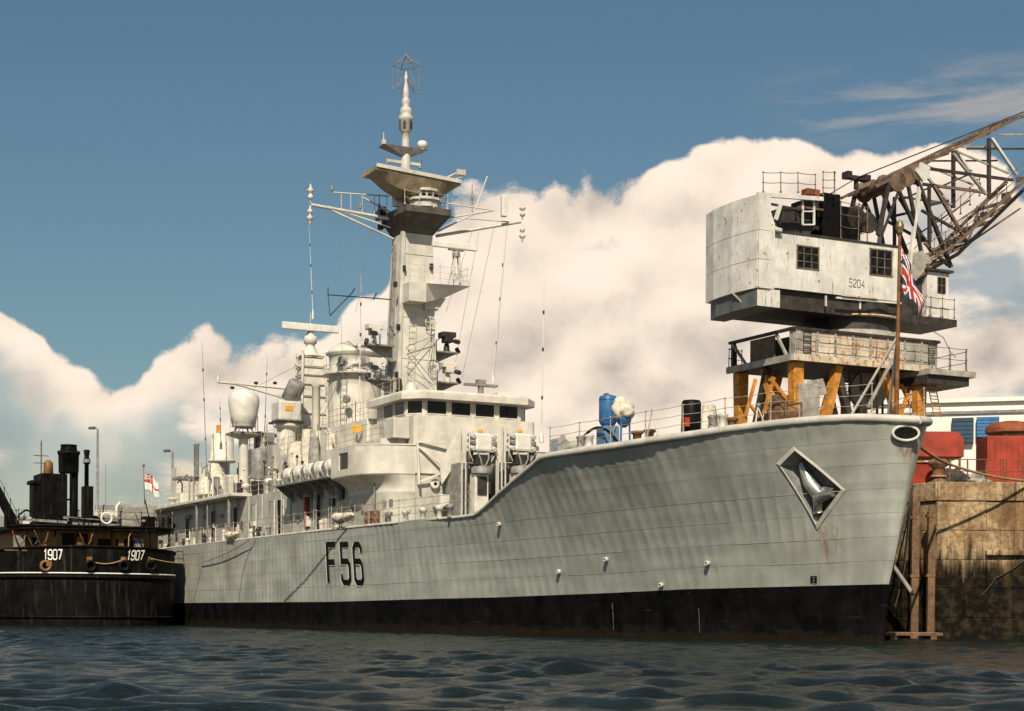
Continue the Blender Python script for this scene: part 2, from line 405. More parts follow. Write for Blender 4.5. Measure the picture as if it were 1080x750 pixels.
def deck_pt(t, inset=0.0, dz=0.0, side=1):
    s = t; z = deck_z(t)
    if t < 12: s = max(0, (t-stem_t(z))*12/(12-stem_t(z)))
    p = hull_pt(s, z); return Vector((p.x, side*max(0, p.y-inset), z+dz))
def hull_hit(px, py):
    """hull parameters s, z whose point lies on this sight line"""
    best = None
    for s in np.arange(.3, 95, .6):
        for z in np.arange(.2, deck_z(s), .35):
            x, y = SHIP.proj(hull_pt(s, z)); d = (x-px)**2+(y-py)**2
            if best is None or d < best[0]: best = (d, s, z)
    _, s, z = best
    for _ in range(12):
        x, y = SHIP.proj(hull_pt(s, z)); e = .02
        xs, ys = SHIP.proj(hull_pt(s+e, z)); xz, yz = SHIP.proj(hull_pt(s, z+e))
        J = np.array([[(xs-x)/e, (xz-x)/e], [(ys-y)/e, (yz-y)/e]]); ds, dz = np.linalg.solve(J, [px-x, py-y])
        s = max(.05, s+max(-.8, min(.8, ds))); z += max(-.5, min(.5, dz))
    return s, z
def inside(p, poly):
    c = False; n = len(poly)
    for i in range(n):
        (x0, y0), (x1, y1) = poly[i], poly[i-1]
        if (y0 > p[1]) != (y1 > p[1]) and p[0] < (x1-x0)*(p[1]-y0)/(y1-y0)+x0: c = not c
    return c
ANCH = [hull_hit(*p) for p in ((839, 475), (823, 491), (861, 553), (888, 516))]
hc = hull_hit(957, 457)
HOLES = [ANCH]
def bb(poly): return min(p[0] for p in poly), max(p[0] for p in poly), min(p[1] for p in poly), max(p[1] for p in poly)

def s_samples(a, b, d):
    out = [a]
    while out[-1] < b-1e-6:
        st = d if out[-1] > 1.4 else .025+.13*out[-1]
        out.append(min(b, out[-1]+st) if b-out[-1]-st > .3*st else b)
    return out
def dish(s, z):
    """hungry-horse dishing between the frames, uneven from plate to plate"""
    a = .5+.9*mnoise.noise((s*.23, z*.6, 3.1))
    f = -abs(math.sin(math.pi*s/.62))**.8
    st = -abs(math.sin(math.pi*(z+.02*s)/.62))
    return .026*max(.3, a)*f+.012*st*max(0, .5+mnoise.noise((s*.15, z*.3, 9)))+.008*mnoise.noise((s*.42, z*.8, 0))+.008*mnoise.noise((s*1.1, z*.5, 5))
# rust runs below the anchor, the fairlead and a few plate edges, written into the hull paint
def hull_stains(mat, runs):
    w = NT(mat.node_tree); b = [n for n in w.n if n.type == 'BSDF_PRINCIPLED'][0]; c = b.inputs['Base Color'].links[0].from_socket
    tc = w.new('ShaderNodeTexCoord').outputs['Object']; sp = w.new('ShaderNodeSeparateXYZ'); w.l.new(tc, sp.inputs[0]); x, _, z = sp.outputs
    mp = w.new('ShaderNodeMapping'); w.l.new(tc, mp.inputs[0]); mp.inputs['Scale'].default_value = (7, 7, 1.1); n = w.noise(mp.outputs[0], 1.2, 5, .65)
    tot = None
    for t0, z0, z1, wd, amt in runs:
        f = w.math('MULTIPLY', w.smooth(w.math('ABSOLUTE', w.math('SUBTRACT', x, t0)), wd, 0), w.math('MULTIPLY', w.smooth(z, z1, z1+(z0-z1)*.7), w.smooth(z, z0+.15, z0-.05)))
        f = w.math('MULTIPLY', f, w.smooth(n, .36, .62, 0, amt)); tot = f if tot is None else w.math('MAXIMUM', tot, f)
    w.l.new(w.mix(tot, c, (.20, .10, .05, 1)), b.inputs['Base Color'])
_a = hull_pt(*ANCH[2]); _h = hull_pt(*hc); _r = []
for px, y0, y1, wd, am in ((866, 556, 612, .28, .75), (880, 556, 606, .35, .5), (957, 470, 500, .22, .9), (948, 470, 490, .15, .8), (700, 470, 500, .3, .25), (527, 545, 580, .25, .4), (310, 565, 610, .5, .4), (240, 575, 625, .6, .5)):
    p0_, p1_ = hull_pt(*hull_hit(px, y0)), hull_pt(*hull_hit(px, y1)); _r.append((p0_.x, p0_.z, p1_.z, wd, am))
hull_stains(M_HULL, _r)
# backing skin, both sides
m = MB()
for side in (1, -1):
    ss = s_samples(0, 99, .9); nz = 9
    g = [[hull_pt(s, min(boot_z(s)-.05+(ref_z(s)-boot_z(s)+.05)*k/nz, deck_z(s)-.02), -.07, side) for k in range(nz+1)] for s in ss]
    for i in range(len(ss)-1):
        for k in range(nz):
            z0 = boot_z(ss[i])+(ref_z(ss[i])-boot_z(ss[i]))*k/nz; z1 = z0+(ref_z(ss[i])-boot_z(ss[i]))/nz
            if side > 0 and any(ss[i+1] > B[0] and ss[i] < B[1] and z1 > B[2]-.1 and z0 < B[3]+.1 for B in map(bb, HOLES)): continue
            q = [g[i][k], g[i+1][k], g[i+1][k+1], g[i][k+1]]
            if (q[3]-q[0]).length < .01 and (q[2]-q[1]).length < .01: continue
            m.add(q, [(0, 1, 2, 3)], 0, True)
zz = [-1.2+.5*k for k in range(14)]
for k in range(len(zz)-1):
    a, b = zz[k], zz[k+1]
    if b > 5.3: break
    m.add([hull_pt(99, a), hull_pt(99, b), hull_pt(99, b, 0, -1), hull_pt(99, a, 0, -1)], [(0, 1, 2, 3)], 0)
hull = m.build('hull', M_HULL, frigate)
# shell plates of the side in view, strake by strake
NS = 7
for k in range(NS):
    a = 0.0; ends = []
    first = 3.2+1.7*(k % 3)
    while a < 99: 
        b = min(99, a+(first if a == 0 else 5.6+.8*math.sin(3.1*k+a))); 
        if 99-b < 2: b = 99
        ends.append((a, b)); a = b
    for a, b in ends:
        zt = lambda s, v: min(boot_z(s)+(ref_z(s)-boot_z(s))*(k+v)/NS, deck_z(s)-.03)
        if zt((a+b)/2, 1)-zt((a+b)/2, 0) < .05 and zt(a, 1)-zt(a, 0) < .05: continue
        near = any(b > B[0] and a < B[1] and ref_z(a)*(k+1.4)/NS+1 > B[2] and boot_z(a)+(ref_z(a)-boot_z(a))*k/NS < B[3]+.05 for B in map(bb, HOLES))
        ds, nv = (.055, 16) if near else ((.1, 6) if a < 62 else (.6, 3))
        gap = .0035
        ss = s_samples(a, b, ds); 
        if a > 0: ss[0] += gap
        ss[-1] -= gap
        mb = MB(); idx = {}; vs = []; fs = []
        for i, s in enumerate(ss):
            for j in range(nv+1):
                z0, z1 = zt(s, 0)+gap, zt(s, 1)-gap
                z = z0+max(0, z1-z0)*j/nv
                idx[i, j] = len(vs); vs.append(hull_pt(s, z, dish(s, z)))
        for i in range(len(ss)-1):
            for j in range(nv):
                sm_ = (ss[i]+ss[i+1])/2; zz0, zz1 = zt(sm_, 0), zt(sm_, 1); zm = zz0+(zz1-zz0)*(j+.5)/nv
                if zz1-zz0 < .03: continue
                if near and any(inside((sm_, zm), P) for P in HOLES): continue
                fs.append((idx[i, j], idx[i+1, j], idx[i+1, j+1], idx[i, j+1]))
        if near and fs:                      # a cut-out must not leave stray slivers
            own = list(range(len(vs)))
            def root(i):
                while own[i] != i: own[i] = own[own[i]]; i = own[i]
                return i
            for f_ in fs:
                for q_ in f_[1:]: own[root(f_[0])] = root(q_)
            cnt = {}
            for f_ in fs: cnt[root(f_[0])] = cnt.get(root(f_[0]), 0)+1
            groups = [[f_ for f_ in fs if root(f_[0]) == c_] for c_ in cnt if cnt[c_] > 6]
        else: groups = [fs] if fs else []
        for fg in groups:
            used = sorted({i for f_ in fg for i in f_}); re_ = {i: n_ for n_, i in enumerate(used)}
            MB().add([vs[i] for i in used], [tuple(re_[i] for i in f_) for f_ in fg], 0, True).build('plate', M_HULL, hull)
# weld seams, a few of them standing pale
random.seed(31); wm = MB()
def seam(f, n):
    P = [f(i/n) for i in range(n+1)]
    for (sa, za, da), (sb, zb, db) in zip(P, P[1:]):
        o0, o1 = dish(sa, za)+.010, dish(sb, zb)+.010
        wm.add([hull_pt(sa-da[0], za-da[1], o0), hull_pt(sb-db[0], zb-db[1], o1), hull_pt(sb+db[0], zb+db[1], o1), hull_pt(sa+da[0], za+da[1], o0)], [(0, 1, 2, 3)], 0, True)
for k in range(1, NS):
    s = 2.0
    while s < 62:
        L = random.uniform(4, 11)
        if random.random() < .62:
            zf = lambda q: boot_z(q)+(ref_z(q)-boot_z(q))*k/NS
            if zf(s+L) < deck_z(s+L)-.2: seam(lambda f, s=s, L=L: (s+L*f, zf(s+L*f), (0, .010)), int(L/.15))
        s += L
for s in (6.3, 11.8, 17.6, 21.2, 26.5, 32.8, 39, 46, 54):
    k0 = random.randint(0, 2); k1 = random.randint(3, NS); zt_ = min(boot_z(s)+(ref_z(s)-boot_z(s))*k1/NS, deck_z(s)-.15); zb_ = boot_z(s)+(ref_z(s)-boot_z(s))*k0/NS+.02
    seam(lambda f: (s-.12*(zb_+(zt_-zb_)*f), zb_+(zt_-zb_)*f, (.012, 0)), 26)
wm.build('weld_seam', paint('weld_seam_paint', (.46, .465, .41), .5, vary=.2, vscale=2), hull)
# black boot topping
m = MB(); ss = s_samples(0, 99, .7); nz = 7
for side in (1, -1):
    g = [[hull_pt(s, -1.2+(boot_z(s)+1.2-.004)*k/nz, .003+.5*dish(s, k), side) for k in range(nz+1)] for s in ss]
    for i in range(len(ss)-1):
        for k in range(nz): m.add([g[i][k], g[i+1][k], g[i+1][k+1], g[i][k+1]], [(0, 1, 2, 3)], 0, True)
def fouling(mat):
    w = NT(mat.node_tree); b = [n for n in w.n if n.type == 'BSDF_PRINCIPLED'][0]; c = b.inputs['Base Color'].links[0].from_socket
    tc = w.new('ShaderNodeTexCoord').outputs['Object']; sp = w.new('ShaderNodeSeparateXYZ'); w.l.new(tc, sp.inputs[0])
    mp = w.new('ShaderNodeMapping'); w.l.new(tc, mp.inputs[0]); mp.inputs['Scale'].default_value = (1.2, 1.2, 3.0)
    zz = w.math('ADD', sp.outputs[2], w.math('MULTIPLY', w.math('SUBTRACT', w.noise(mp.outputs[0], 1.4, 7, .68), .5), 1.5))
    c = w.mix(w.smooth(zz, .55, .15, 0, .6), c, (.022, .016, .009, 1))
    sc = w.new('ShaderNodeMapping'); w.l.new(tc, sc.inputs[0]); sc.inputs['Scale'].default_value = (.5, .5, 6)
    w.l.new(w.mix(w.smooth(w.noise(sc.outputs[0], 1.6, 6, .6), .62, .70, 0, .3), c, (.040, .042, .038, 1)), b.inputs['Base Color'])
fouling(M_BOOT)
mlabel(m.build('boot_topping', M_BOOT, frigate), 'black band along the waterline')
# rounded pale deck edge
m = MB(); ts_ = [.36, .42, .5, .62, .8, 1.0, 1.3, 1.7, 2.2, 3, 4, 5, 6.5, 8, 10, 12, 14, 16, 16.8, 17.2, 17.7, 19, 21, 22.8, 23.4, 23.8, 24.6, 27, 32, 38, 46, 56, 70, 85, 99]
for side in (1, -1):
    m.path([deck_pt(t, .85*float(itp(t, [0, 14, 18, 25], [.155, .155, .12, .08])), -.08, side) for t in ts_], [float(itp(t, [0, 14, 18, 25], [.155, .155, .12, .08])) for t in ts_], 10)
mlabel(m.build('deck_edge', M_PALE, frigate), 'pale rounded deck edge')
m = MB()
T1 = [t for t in ts_ if t <= 19]
for a, b in zip(T1, T1[1:]): m.add([deck_pt(a, .08, -.06), deck_pt(b, .08, -.06), deck_pt(b, .08, -.06, -1), deck_pt(a, .08, -.06, -1)], [(0, 1, 2, 3)])
bk = [hull_pt(19, z, -.08) for z in (5.2, 5.7, 6.2, deck_z(19)-.08)]; m.add(bk+[Vector((p.x, -p.y, p.z)) for p in reversed(bk)], [tuple(range(8))])
m.build('forecastle_deck', M_STEEL, frigate)
m = MB(); T2 = [19, 21, 24, 30, 45, 60, 75, 99]
def up(t, s): p = hull_pt(t, 5.3, -.06, s); p.z = 5.34; return p
for a, b in zip(T2, T2[1:]): m.add([up(a, 1), up(b, 1), up(b, -1), up(a, -1)], [(0, 1, 2, 3)])
m.build('upper_deck', M_STEEL, frigate)
# anchor recess with the stowed anchor
def recess(poly, depth, shrink, name, mat, rim_w, rim_out, rim_mat, aim=(.10, -1, .12)):
    P = [hull_pt(*q, .0) for q in poly]; n = len(P); c = sum(P, Vector())/n
    inn = [p+Vector(aim).normalized()*depth for p in P]; ci = sum(inn, Vector())/n
    inn = [ci+(p-ci)*shrink for p in inn]
    m = MB(); m.add(P+inn, [(i, (i+1) % n, n+(i+1) % n, n+i) for i in range(n)], 0)
    m.add(inn, [tuple(range(n))], 0); o = m.build(name, mat, frigate)
    r = MB(); sub = 5
    cs = sum(p[0] for p in poly)/n; cz = sum(p[1] for p in poly)/n
    O = [(cs+(a-cs)*(1+rim_w), cz+(b-cz)*(1+rim_w)) for a, b in poly]
    for i in range(n):
        a0, a1, b0, b1 = poly[i], poly[(i+1) % n], O[i], O[(i+1) % n]
        for q in range(sub):
            f0, f1 = q/sub, (q+1)/sub
            L = lambda u, v, f: (u[0]+(v[0]-u[0])*f, u[1]+(v[1]-u[1])*f)
            A0, A1, B0, B1 = L(a0, a1, f0), L(a0, a1, f1), L(b0, b1, f0), L(b0, b1, f1)
            r.add([hull_pt(*A0, -.05), hull_pt(*A1, -.05), hull_pt(*A1, rim_out), hull_pt(*A0, rim_out)], [(0, 1, 2, 3)])
            r.add([hull_pt(*A0, rim_out), hull_pt(*A1, rim_out), hull_pt(*B1, .012), hull_pt(*B0, .012)], [(0, 1, 2, 3)], 0, True)
    r.build('rim', rim_mat, o)
    return o, P, inn
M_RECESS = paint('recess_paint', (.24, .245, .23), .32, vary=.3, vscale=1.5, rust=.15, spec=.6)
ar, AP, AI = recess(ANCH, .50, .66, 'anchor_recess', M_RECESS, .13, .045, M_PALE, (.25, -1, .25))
# AP order: top, left, bottom, right
m = MB()
c0 = (AI[0]+AI[1])*.5; tip = AI[2].lerp(AI[3], .4)+Vector((0, .32, 0)); mid = c0.lerp(tip, .55)
m.path([c0+Vector((0, .08, 0)), mid+Vector((0, .18, 0)), tip], [.16, .24, .30], 8)
m.path([AP[2].lerp(tip, .45)+Vector((0, .05, 0)), tip+Vector((0, .14, .02)), AP[3].lerp(tip, .4)+Vector((0, .05, 0))], [.15, .26, .15], 8)
for w_ in (AP[2], AP[3]):
    e = w_.lerp(tip, .42); m.path([e, e.lerp(mid, .5)], [.20, .06], 8)
m.build('anchor', M_TOPAZ, ar)
hs_, hz2 = hull_hit(955, 457)
hp0 = hull_pt(hs_, hz2); hn = (hull_pt(hs_, hz2, .1)-hp0).normalized()
fa = (hull_pt(hs_+.1, hz2)-hull_pt(max(.02, hs_-.1), hz2)).normalized(); fb = hn.cross(fa).normalized()
m = MB(); m.path([hp0+hn*.03+fa*.45*math.cos(a)+fb*.25*math.sin(a) for a in [2*math.pi*i/28 for i in range(28)]], .055, 10, closed=True); bf = m.build('bow_fairlead', M_PALE, frigate)
m = MB(); rr_ = [[hp0+hn*h_+fa*.45*k_*math.cos(a)+fb*.25*k_*math.sin(a) for a in [2*math.pi*i/28 for i in range(28)]] for k_, h_ in ((.98, .07), (.80, .055), (.45, .045), (.02, .04))]
m.loft(rr_, caps=False); m.build('throat_shade', M_BLACK, bf)  # black disc on the plating, painted as the dark inside of the hole
# pendant number
def hull_map(x0, x1, y_top, y_bot):
    a = hull_hit(x0, y_bot); b = hull_hit(x1, y_bot); zt_ = hull_hit((x0+x1)/2, y_top)[1]
    def f(u, v, lift):
        s = a[0]+(b[0]-a[0])*u/.6; z = a[1]+(b[1]-a[1])*u/.6+(zt_-a[1])*v
        return hull_pt(s, z, .02+lift)
    return f
num = MB(); num.box(33.2, 33.4, 5, 5.05, 3.9, 3.95)
pn = bpy.data.objects.new('pendant_number', None); col.objects.link(pn); pn.parent = frigate
for ch, x0, x1 in (('F', 347.0, 356.5), ('5', 361.5, 370.5), ('6', 375.5, 384)):
    fm = hull_map(x0, x1, 574, 614.5)
    sh = hull_map(x0-.9, x1-.9, 574.6, 615.3)
    g = MB(); glyph(g, ch, sh, .16); g.build('digit_shadow', M_MARK, pn)
    g = MB(); glyph(g, ch, fm, .15, .012); g.build('digit', M_BLACK, pn)
# small marks on the side
for (px, py, w, h) in ((858.5, 611, 4, 3.5),):
    g = MB()
    for dx in (-.6, .6):
        a = hull_hit(px+dx*w, py+h); b = hull_hit(px+dx*w, py-h)
        g.add([hull_pt(a[0]-.05, a[1], .02), hull_pt(a[0]+.05, a[1], .02), hull_pt(b[0]+.05, b[1], .02), hull_pt(b[0]-.05, b[1], .02)], [(0, 1, 2, 3)])
    a = hull_hit(px, py); b = a[1]
    for dz in (-.1, .0, .1): g.add([hull_pt(a[0]-.14, b+dz-.02, .024), hull_pt(a[0]+.14, b+dz-.02, .024), hull_pt(a[0]+.14, b+dz+.02, .024), hull_pt(a[0]-.14, b+dz+.02, .024)], [(0, 1, 2, 3)])
    g.build('thruster_mark', M_BLACK, frigate)
# outlets with pale collars, and their streaks down the boot topping
for px, py in ((590, 603), (698, 617), (747, 594), (527, 553), (640, 590)):
    s, z = hull_hit(px, py); c = hull_pt(s, z, .01)
    g = MB(); g.lathe([(.05, -.1), (.10, 0), (.10, .12), (.06, .14), (.055, .02)], c, 10, (-.2, 1, -.1)); g.build('outlet', M_PALE, frigate)
for px, y0, y1 in ((737, 641, 668), (646, 636, 664)):
    a = hull_hit(px, y0); b = hull_hit(px+1.5, y1); g = MB(); w_ = .035
    for i in range(5):
        f0, f1 = i/5, (i+1)/5; L = lambda f, e: hull_pt(a[0]+(b[0]-a[0])*f+e*(1-.5*f), a[1]+(b[1]-a[1])*f, .024)
        g.add([L(f0, -w_), L(f0, w_), L(f1, w_), L(f1, -w_)], [(0, 1, 2, 3)])
    g.build('outlet_stain', paint('salt_stain', (.13, .12, .10), .8, vary=.5, vscale=9), frigate)

# ---------------------------------------------------------------- superstructure
def sym(pts): return pts+[(t, -b) for t, b in reversed(pts)]
def house(name, pts, z0, z1, mat=None, bev=.04, pts1=None):
    return MB().prism(sym(pts), z0, z1, sym(pts1) if pts1 else None).build(name, mat or M_SHIP, frigate, bev)
def arc(t0, b0, rt, rb, n=14): return [(t0+rt*(1-math.cos(a)), b0+rb*math.sin(a)) for a in [math.pi/2*i/n for i in range(n+1)]]
A_OUT = arc(34.6, 3.4, 2.2, 1.6)
W_OUT = arc(34.55, 3.4, 2.3, 2.6)
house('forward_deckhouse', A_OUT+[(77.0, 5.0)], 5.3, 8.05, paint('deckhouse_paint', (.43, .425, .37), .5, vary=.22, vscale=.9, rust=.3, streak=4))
lo = house('bridge_tower', [(34.5, 3.3), (34.62, 3.48), (46.5, 3.48)], 8.05, 11.0)
for sd in (1, -1):
    m = MB(); n = len(A_OUT)
    rings = []
    for k in range(7):
        f = k/6; g = f**2.6
        rings.append([Vector((a[0]+(w_[0]-a[0])*g, sd*(a[1]+(w_[1]-a[1])*g), 7.1+.85*f)) for a, w_ in zip(A_OUT+[(39.6, 5.0)], W_OUT+[(39.6, 6.0)])])
    m.loft(rings, closed_u=False, caps=False); m.build('wing_flare', M_SHIP, frigate)
    m = MB(); o_ = [(t, sd*b) for t, b in W_OUT+[(39.6, 6.0)]]
    win = (37.2, 38.5, 8.35, 9.2)
    # bulwark with a square opening
    for (p, q) in zip(o_, o_[1:]):
        if q[0] > 39:
            for (ta, tb, za, zb) in ((p[0], win[0], 7.95, 9.45), (win[1], q[0], 7.95, 9.45), (win[0], win[1], 7.95, win[2]), (win[0], win[1], win[3], 9.45)):
                m.box(ta, tb, min(sd*6.0, sd*5.92), max(sd*6.0, sd*5.92), za, zb)
        else:
            d = Vector((q[0]-p[0], q[1]-p[1])).normalized(); nn = Vector((d.y, -d.x))*(-.08*sd if False else .08)
            if (Vector((p[0], p[1]))+nn).length and (nn.y*sd > 0): nn = -nn
            m.hexa([(p[0], p[1], 7.95), (q[0], q[1], 7.95), (q[0]+nn.x, q[1]+nn.y, 7.95), (p[0]+nn.x, p[1]+nn.y, 7.95),
                    (p[0], p[1], 9.45), (q[0], q[1], 9.45), (q[0]+nn.x, q[1]+nn.y, 9.45), (p[0]+nn.x, p[1]+nn.y, 9.45)])
    m.box(39.52, 39.6, min(sd*4.8, sd*5.9), max(sd*4.8, sd*5.9), 7.95, 9.45)
    bw = m.build('bridge_wing_screen', M_SHIP, frigate)
    m = MB(); m.prism([(t, b) for t, b in o_]+[(39.6, sd*3.3), (34.6, sd*3.3)], 7.94, 8.0); m.build('wing_deck', M_STEEL, frigate)
    m = MB(); m.path([(p[0], p[1]-sd*.04, 9.46) for p in o_], .05, 6); m.build('coaming', M_PALE, bw)
    m = MB(); m.box(win[0], win[1], min(sd*5.90, sd*5.915), max(sd*5.90, sd*5.915), win[2], win[3]); m.build('pane', M_GLASS, bw)
    # side compartment behind the screen
    m = MB(); m.prism([(35.4, sd*3.5), (35.4, sd*4.0), (36.2, sd*4.6), (44, sd*4.6), (44, sd*3.5)], 8.06, 9.9); m.build('signal_deck_house', M_SHIP, frigate, .05)
# wheelhouse with its band of windows
def wheelhouse():
    P = [(34.9, 2.75), (35.65, 3.45), (39.5, 3.45)]
    body = house('wheelhouse', P, 11.0, 12.0, bev=.03)
    Q = [(34.35, 2.95), (35.3, 3.85), (40, 3.85)]; Q1 = [(34.55, 2.85), (35.45, 3.7), (40, 3.7)]
    m = MB(); m.prism(sym(Q), 11.86, 12.18); m.prism(sym(Q), 12.18, 12.32, sym(Q1)); m.build('roof', M_SHIP, body, .03)
    pl = sym(P); wn = 0
    segs = [((34.9, -2.75), (34.9, 2.75), 4), ((34.9, 2.75), (35.65, 3.45), 1), ((35.65, 3.45), (38.6, 3.45), 2), ((34.9, -2.75), (35.65, -3.45), 1), ((35.65, -3.45), (38.6, -3.45), 2)]
    for p, q, n in segs:
        p = Vector(p); q = Vector(q); d = (q-p); nn = Vector((d.y, -d.x)).normalized()
        c = (p+q)/2-Vector((37, 0))
        if nn.dot(c) < 0: nn = -nn
        for i in range(n):
            a = p+d*((i+.11)/n); b = p+d*((i+.89)/n)
            w = MB(); h0, h1 = 11.17, 11.80
            # frame
            for (u0, u1, z0, z1) in ((-.05, .0, h0-.05, h1+.05), (1.0, 1.05, h0-.05, h1+.05), (0, 1, h0-.05, h0), (0, 1, h1, h1+.05)):
                L = (b-a); A = a+L*u0 if u0 < 0 else (a+L*u0); B = a+L*u1
                w.hexa([(A.x, A.y, z0), (B.x, B.y, z0), (B.x+nn.x*.03, B.y+nn.y*.03, z0), (A.x+nn.x*.03, A.y+nn.y*.03, z0),
                        (A.x, A.y, z1), (B.x, B.y, z1), (B.x+nn.x*.03, B.y+nn.y*.03, z1), (A.x+nn.x*.03, A.y+nn.y*.03, z1)])
            wo = w.build('window', M_SHIP, frigate)
            g = MB(); e = nn*.012
            g.add([(a.x+e.x, a.y+e.y, h0), (b.x+e.x, b.y+e.y, h0), (b.x+e.x, b.y+e.y, h1), (a.x+e.x, a.y+e.y, h1)], [(0, 1, 2, 3)])
            g.build('pane', M_GLASS, wo)
            if i % 2 == 0 and n > 2:
                g = MB(); g.tube((a.x+nn.x*.05+.0, a.y*.5+b.y*.5, h1), (a.x+nn.x*.05, a.y*.35+b.y*.65, h0+.2), .012, 4); g.build('wiper', M_BLACK, wo)
wheelhouse()
# equipment on the wheelhouse roof
b0 = SHIP.hit(507, 412, x=37)
m = MB(); m.lathe([(1.05, 0), (1.05, .03), (.75, .16), (.2, .2)], (37, b0.y, 12.33), 20); m.lathe([(.16, 0), (.16, .55)], (37, b0.y, 12.5), 10)
m.cbox((37, b0.y, 13.1), (.35, 1.9, .12)); m.cbox((37, b0.y, 13.28), (.3, .5, .22)); m.build('navigation_radar', M_STEEL, frigate)
m = MB(); m.lathe([(.35, 0), (.35, .5), (.2, .7)], (37.6, 2.3, 12.33), 12); m.build('roof_vent', M_SHIP, frigate)
m = MB(); m.box(36.4, 37.2, -2.9, -2.2, 12.33, 12.7); m.build('roof_locker', M_SHIP, frigate)
# front of the bridge: two covered launchers on pedestals
def launcher(t, b, z):
    e = bpy.data.objects.new('decoy_launcher', None); col.objects.link(e); e.parent = frigate; e.location = (t, b, 0)
    # stepped trunk, on the deck
    MB().box(-.1, .5, -.38, .38, 5.32, z-1.5).build('pedestal', M_SHIP, e, .03)
    MB().box(.9, 2.6, -.75, .75, 5.32, z-.9).build('ready_use_locker', M_STEEL, e, .03)
    m = MB(); m.lathe([(.5, z-1.5), (.5, z-1.2), (.3, z-1.1), (.3, z-.6)], n=12); m.build('turntable', M_STEEL, e)
    m = MB(); m.box(-.35, .45, -.48, .48, z-.42, z+.5); m.build('cover', M_WHITE, e, .12)
    for sy in (-1, 1):
        for k in range(3):
            g = MB(); zc = z-.3+.3*k; g.lathe([(.10, 0), (.12, .02), (.12, .6), (.08, .62)], (-.4, sy*.58, zc), 10, (1, 0, .25)); g.build('tube', M_STEEL if k % 2 else M_PALE, e)
        g = MB(); g.path([(-.1, sy*.5, z-.9), (-.15, sy*.72, z-.5), (-.1, sy*.7, z+.35), (-.05, sy*.45, z+.6)], .035, 6); g.build('bracket', M_PALE, e)
        g = MB(); g.path([(-.25, sy*.3, z-.45), (-.4, sy*.22, z-.8), (-.3, sy*.1, z-1.15)], .05, 6); g.build('arm', M_STEEL, e)
    g = MB(); g.ball((.1, 0, z+.62), .13, 10, 6); g.build('cap_fitting', M_RUST_ORANGE, e)
    g = MB(); g.cbox((-.1, 0, z-.82), (.4, .8, .5)); g.build('gear_box', M_DARK, e)
    for sy in (-1, 1):
        g = MB(); g.lathe([(.2, 0), (.2, .5), (.14, .55)], (.05, sy*.62, z-.95), 10); g.build('drive_motor', M_DARK, e)
        g = MB(); g.tube((.0, sy*.85, 5.4), (.0, sy*.85, z+.1), .035, 6); g.tube((.1, sy*1.0, 5.4), (.1, sy*1.0, z-.4), .05, 6); g.build('conduit', M_PALE, e)
    g = MB(); g.cbox((-.12, 0, z-2.1), (.1, .5, .9)); g.build('hatch', M_DARK, e)
    g = MB(); g.cbox((.1, 0, z-1.3), (.12, .9, .1)); g.build('cross_bar', M_PALE, e)
for px in (507.5, 549): 
    q = SHIP.hit(px, 468, x=31.6); launcher(31.6, q.y, q.z)
# doors, lockers and pipework around the foot of the bridge tower
for (px, w, z0, z1) in ((513, .9, 6.0, 8.0),):
    q = SHIP.hit(px, 500, x=34.4); m = MB(); m.box(34.3, 34.48, q.y-w/2, q.y+w/2, z0, z1); d = m.build('door', M_DARK, frigate, .06)
for px, z0, z1, r in ((486, 5.4, 10.3, .04), (493, 5.4, 9.4, .06), (530, 5.4, 10.6, .05), (539, 5.4, 10.2, .06), (475, 5.5, 8.9, .05)):
    q = SHIP.hit(px, 480, x=34.3); m = MB(); m.tube((34.32, q.y, z0), (34.32, q.y, z1), r, 6); m.build('pipe', M_PALE, frigate)
for px, py, w, h, d, mt in ((486, 520, .7, .8, .5, M_STEEL), (520, 515, .6, .6, .5, M_SHIP), (497, 512, .5, .5, .4, M_DARK), (537, 505, .7, .9, .5, M_SHIP), (468, 528, .5, .6, .5, M_SHIP), (556, 490, .5, .9, .5, M_SHIP)):
    q = SHIP.hit(px, py, x=33.6); m = MB(); m.box(33.4, 34.5, q.y-w/2, q.y+w/2, q.z-h/2, q.z+h/2); m.build('locker', mt, frigate, .03)
# sloping blast screen with its truss, starboard of the tower
q0 = SHIP.hit(480, 460, x=33.2)
def SX(px, py, x): return SHIP.hit(px, py, x=x)
p = [SX(480, 459, 33.3), SX(480.5, 489, 33.4), SX(466, 511, 33.8), SX(464, 490, 33.8)]
MB().extrude(p, (.06, 0, 0)).build('blast_screen', M_MAST, frigate)
for a, b in (((440, 466), (471, 466)), ((440, 470), (471, 494)), ((440, 509), (471, 497)), ((440, 466), (442, 511))):
    m = MB(); m.beam(SX(*a, 34.42), SX(*b, 34.1), .1); m.build('screen_strut', M_SHIP, frigate)
q = SX(458.5, 510.5, 34.46); m = MB(); m.lathe([(.22, 0), (.26, .03), (.26, .08), (.18, .09)], q, 14, (-1, 0, 0)); m.lathe([(.18, 0), (.01, .01)], q+Vector((-.085, 0, 0)), 12, (-1, 0, 0), mi=1); m.build('porthole', [M_SHIP, M_GLASS], frigate)
q = SX(419, 448, 35.2); m = MB(); m.box(35.0, 36.1, 3.5, 4.4, q.z-.7, q.z+.35); m.build('wing_locker', M_SHIP, frigate, .05)

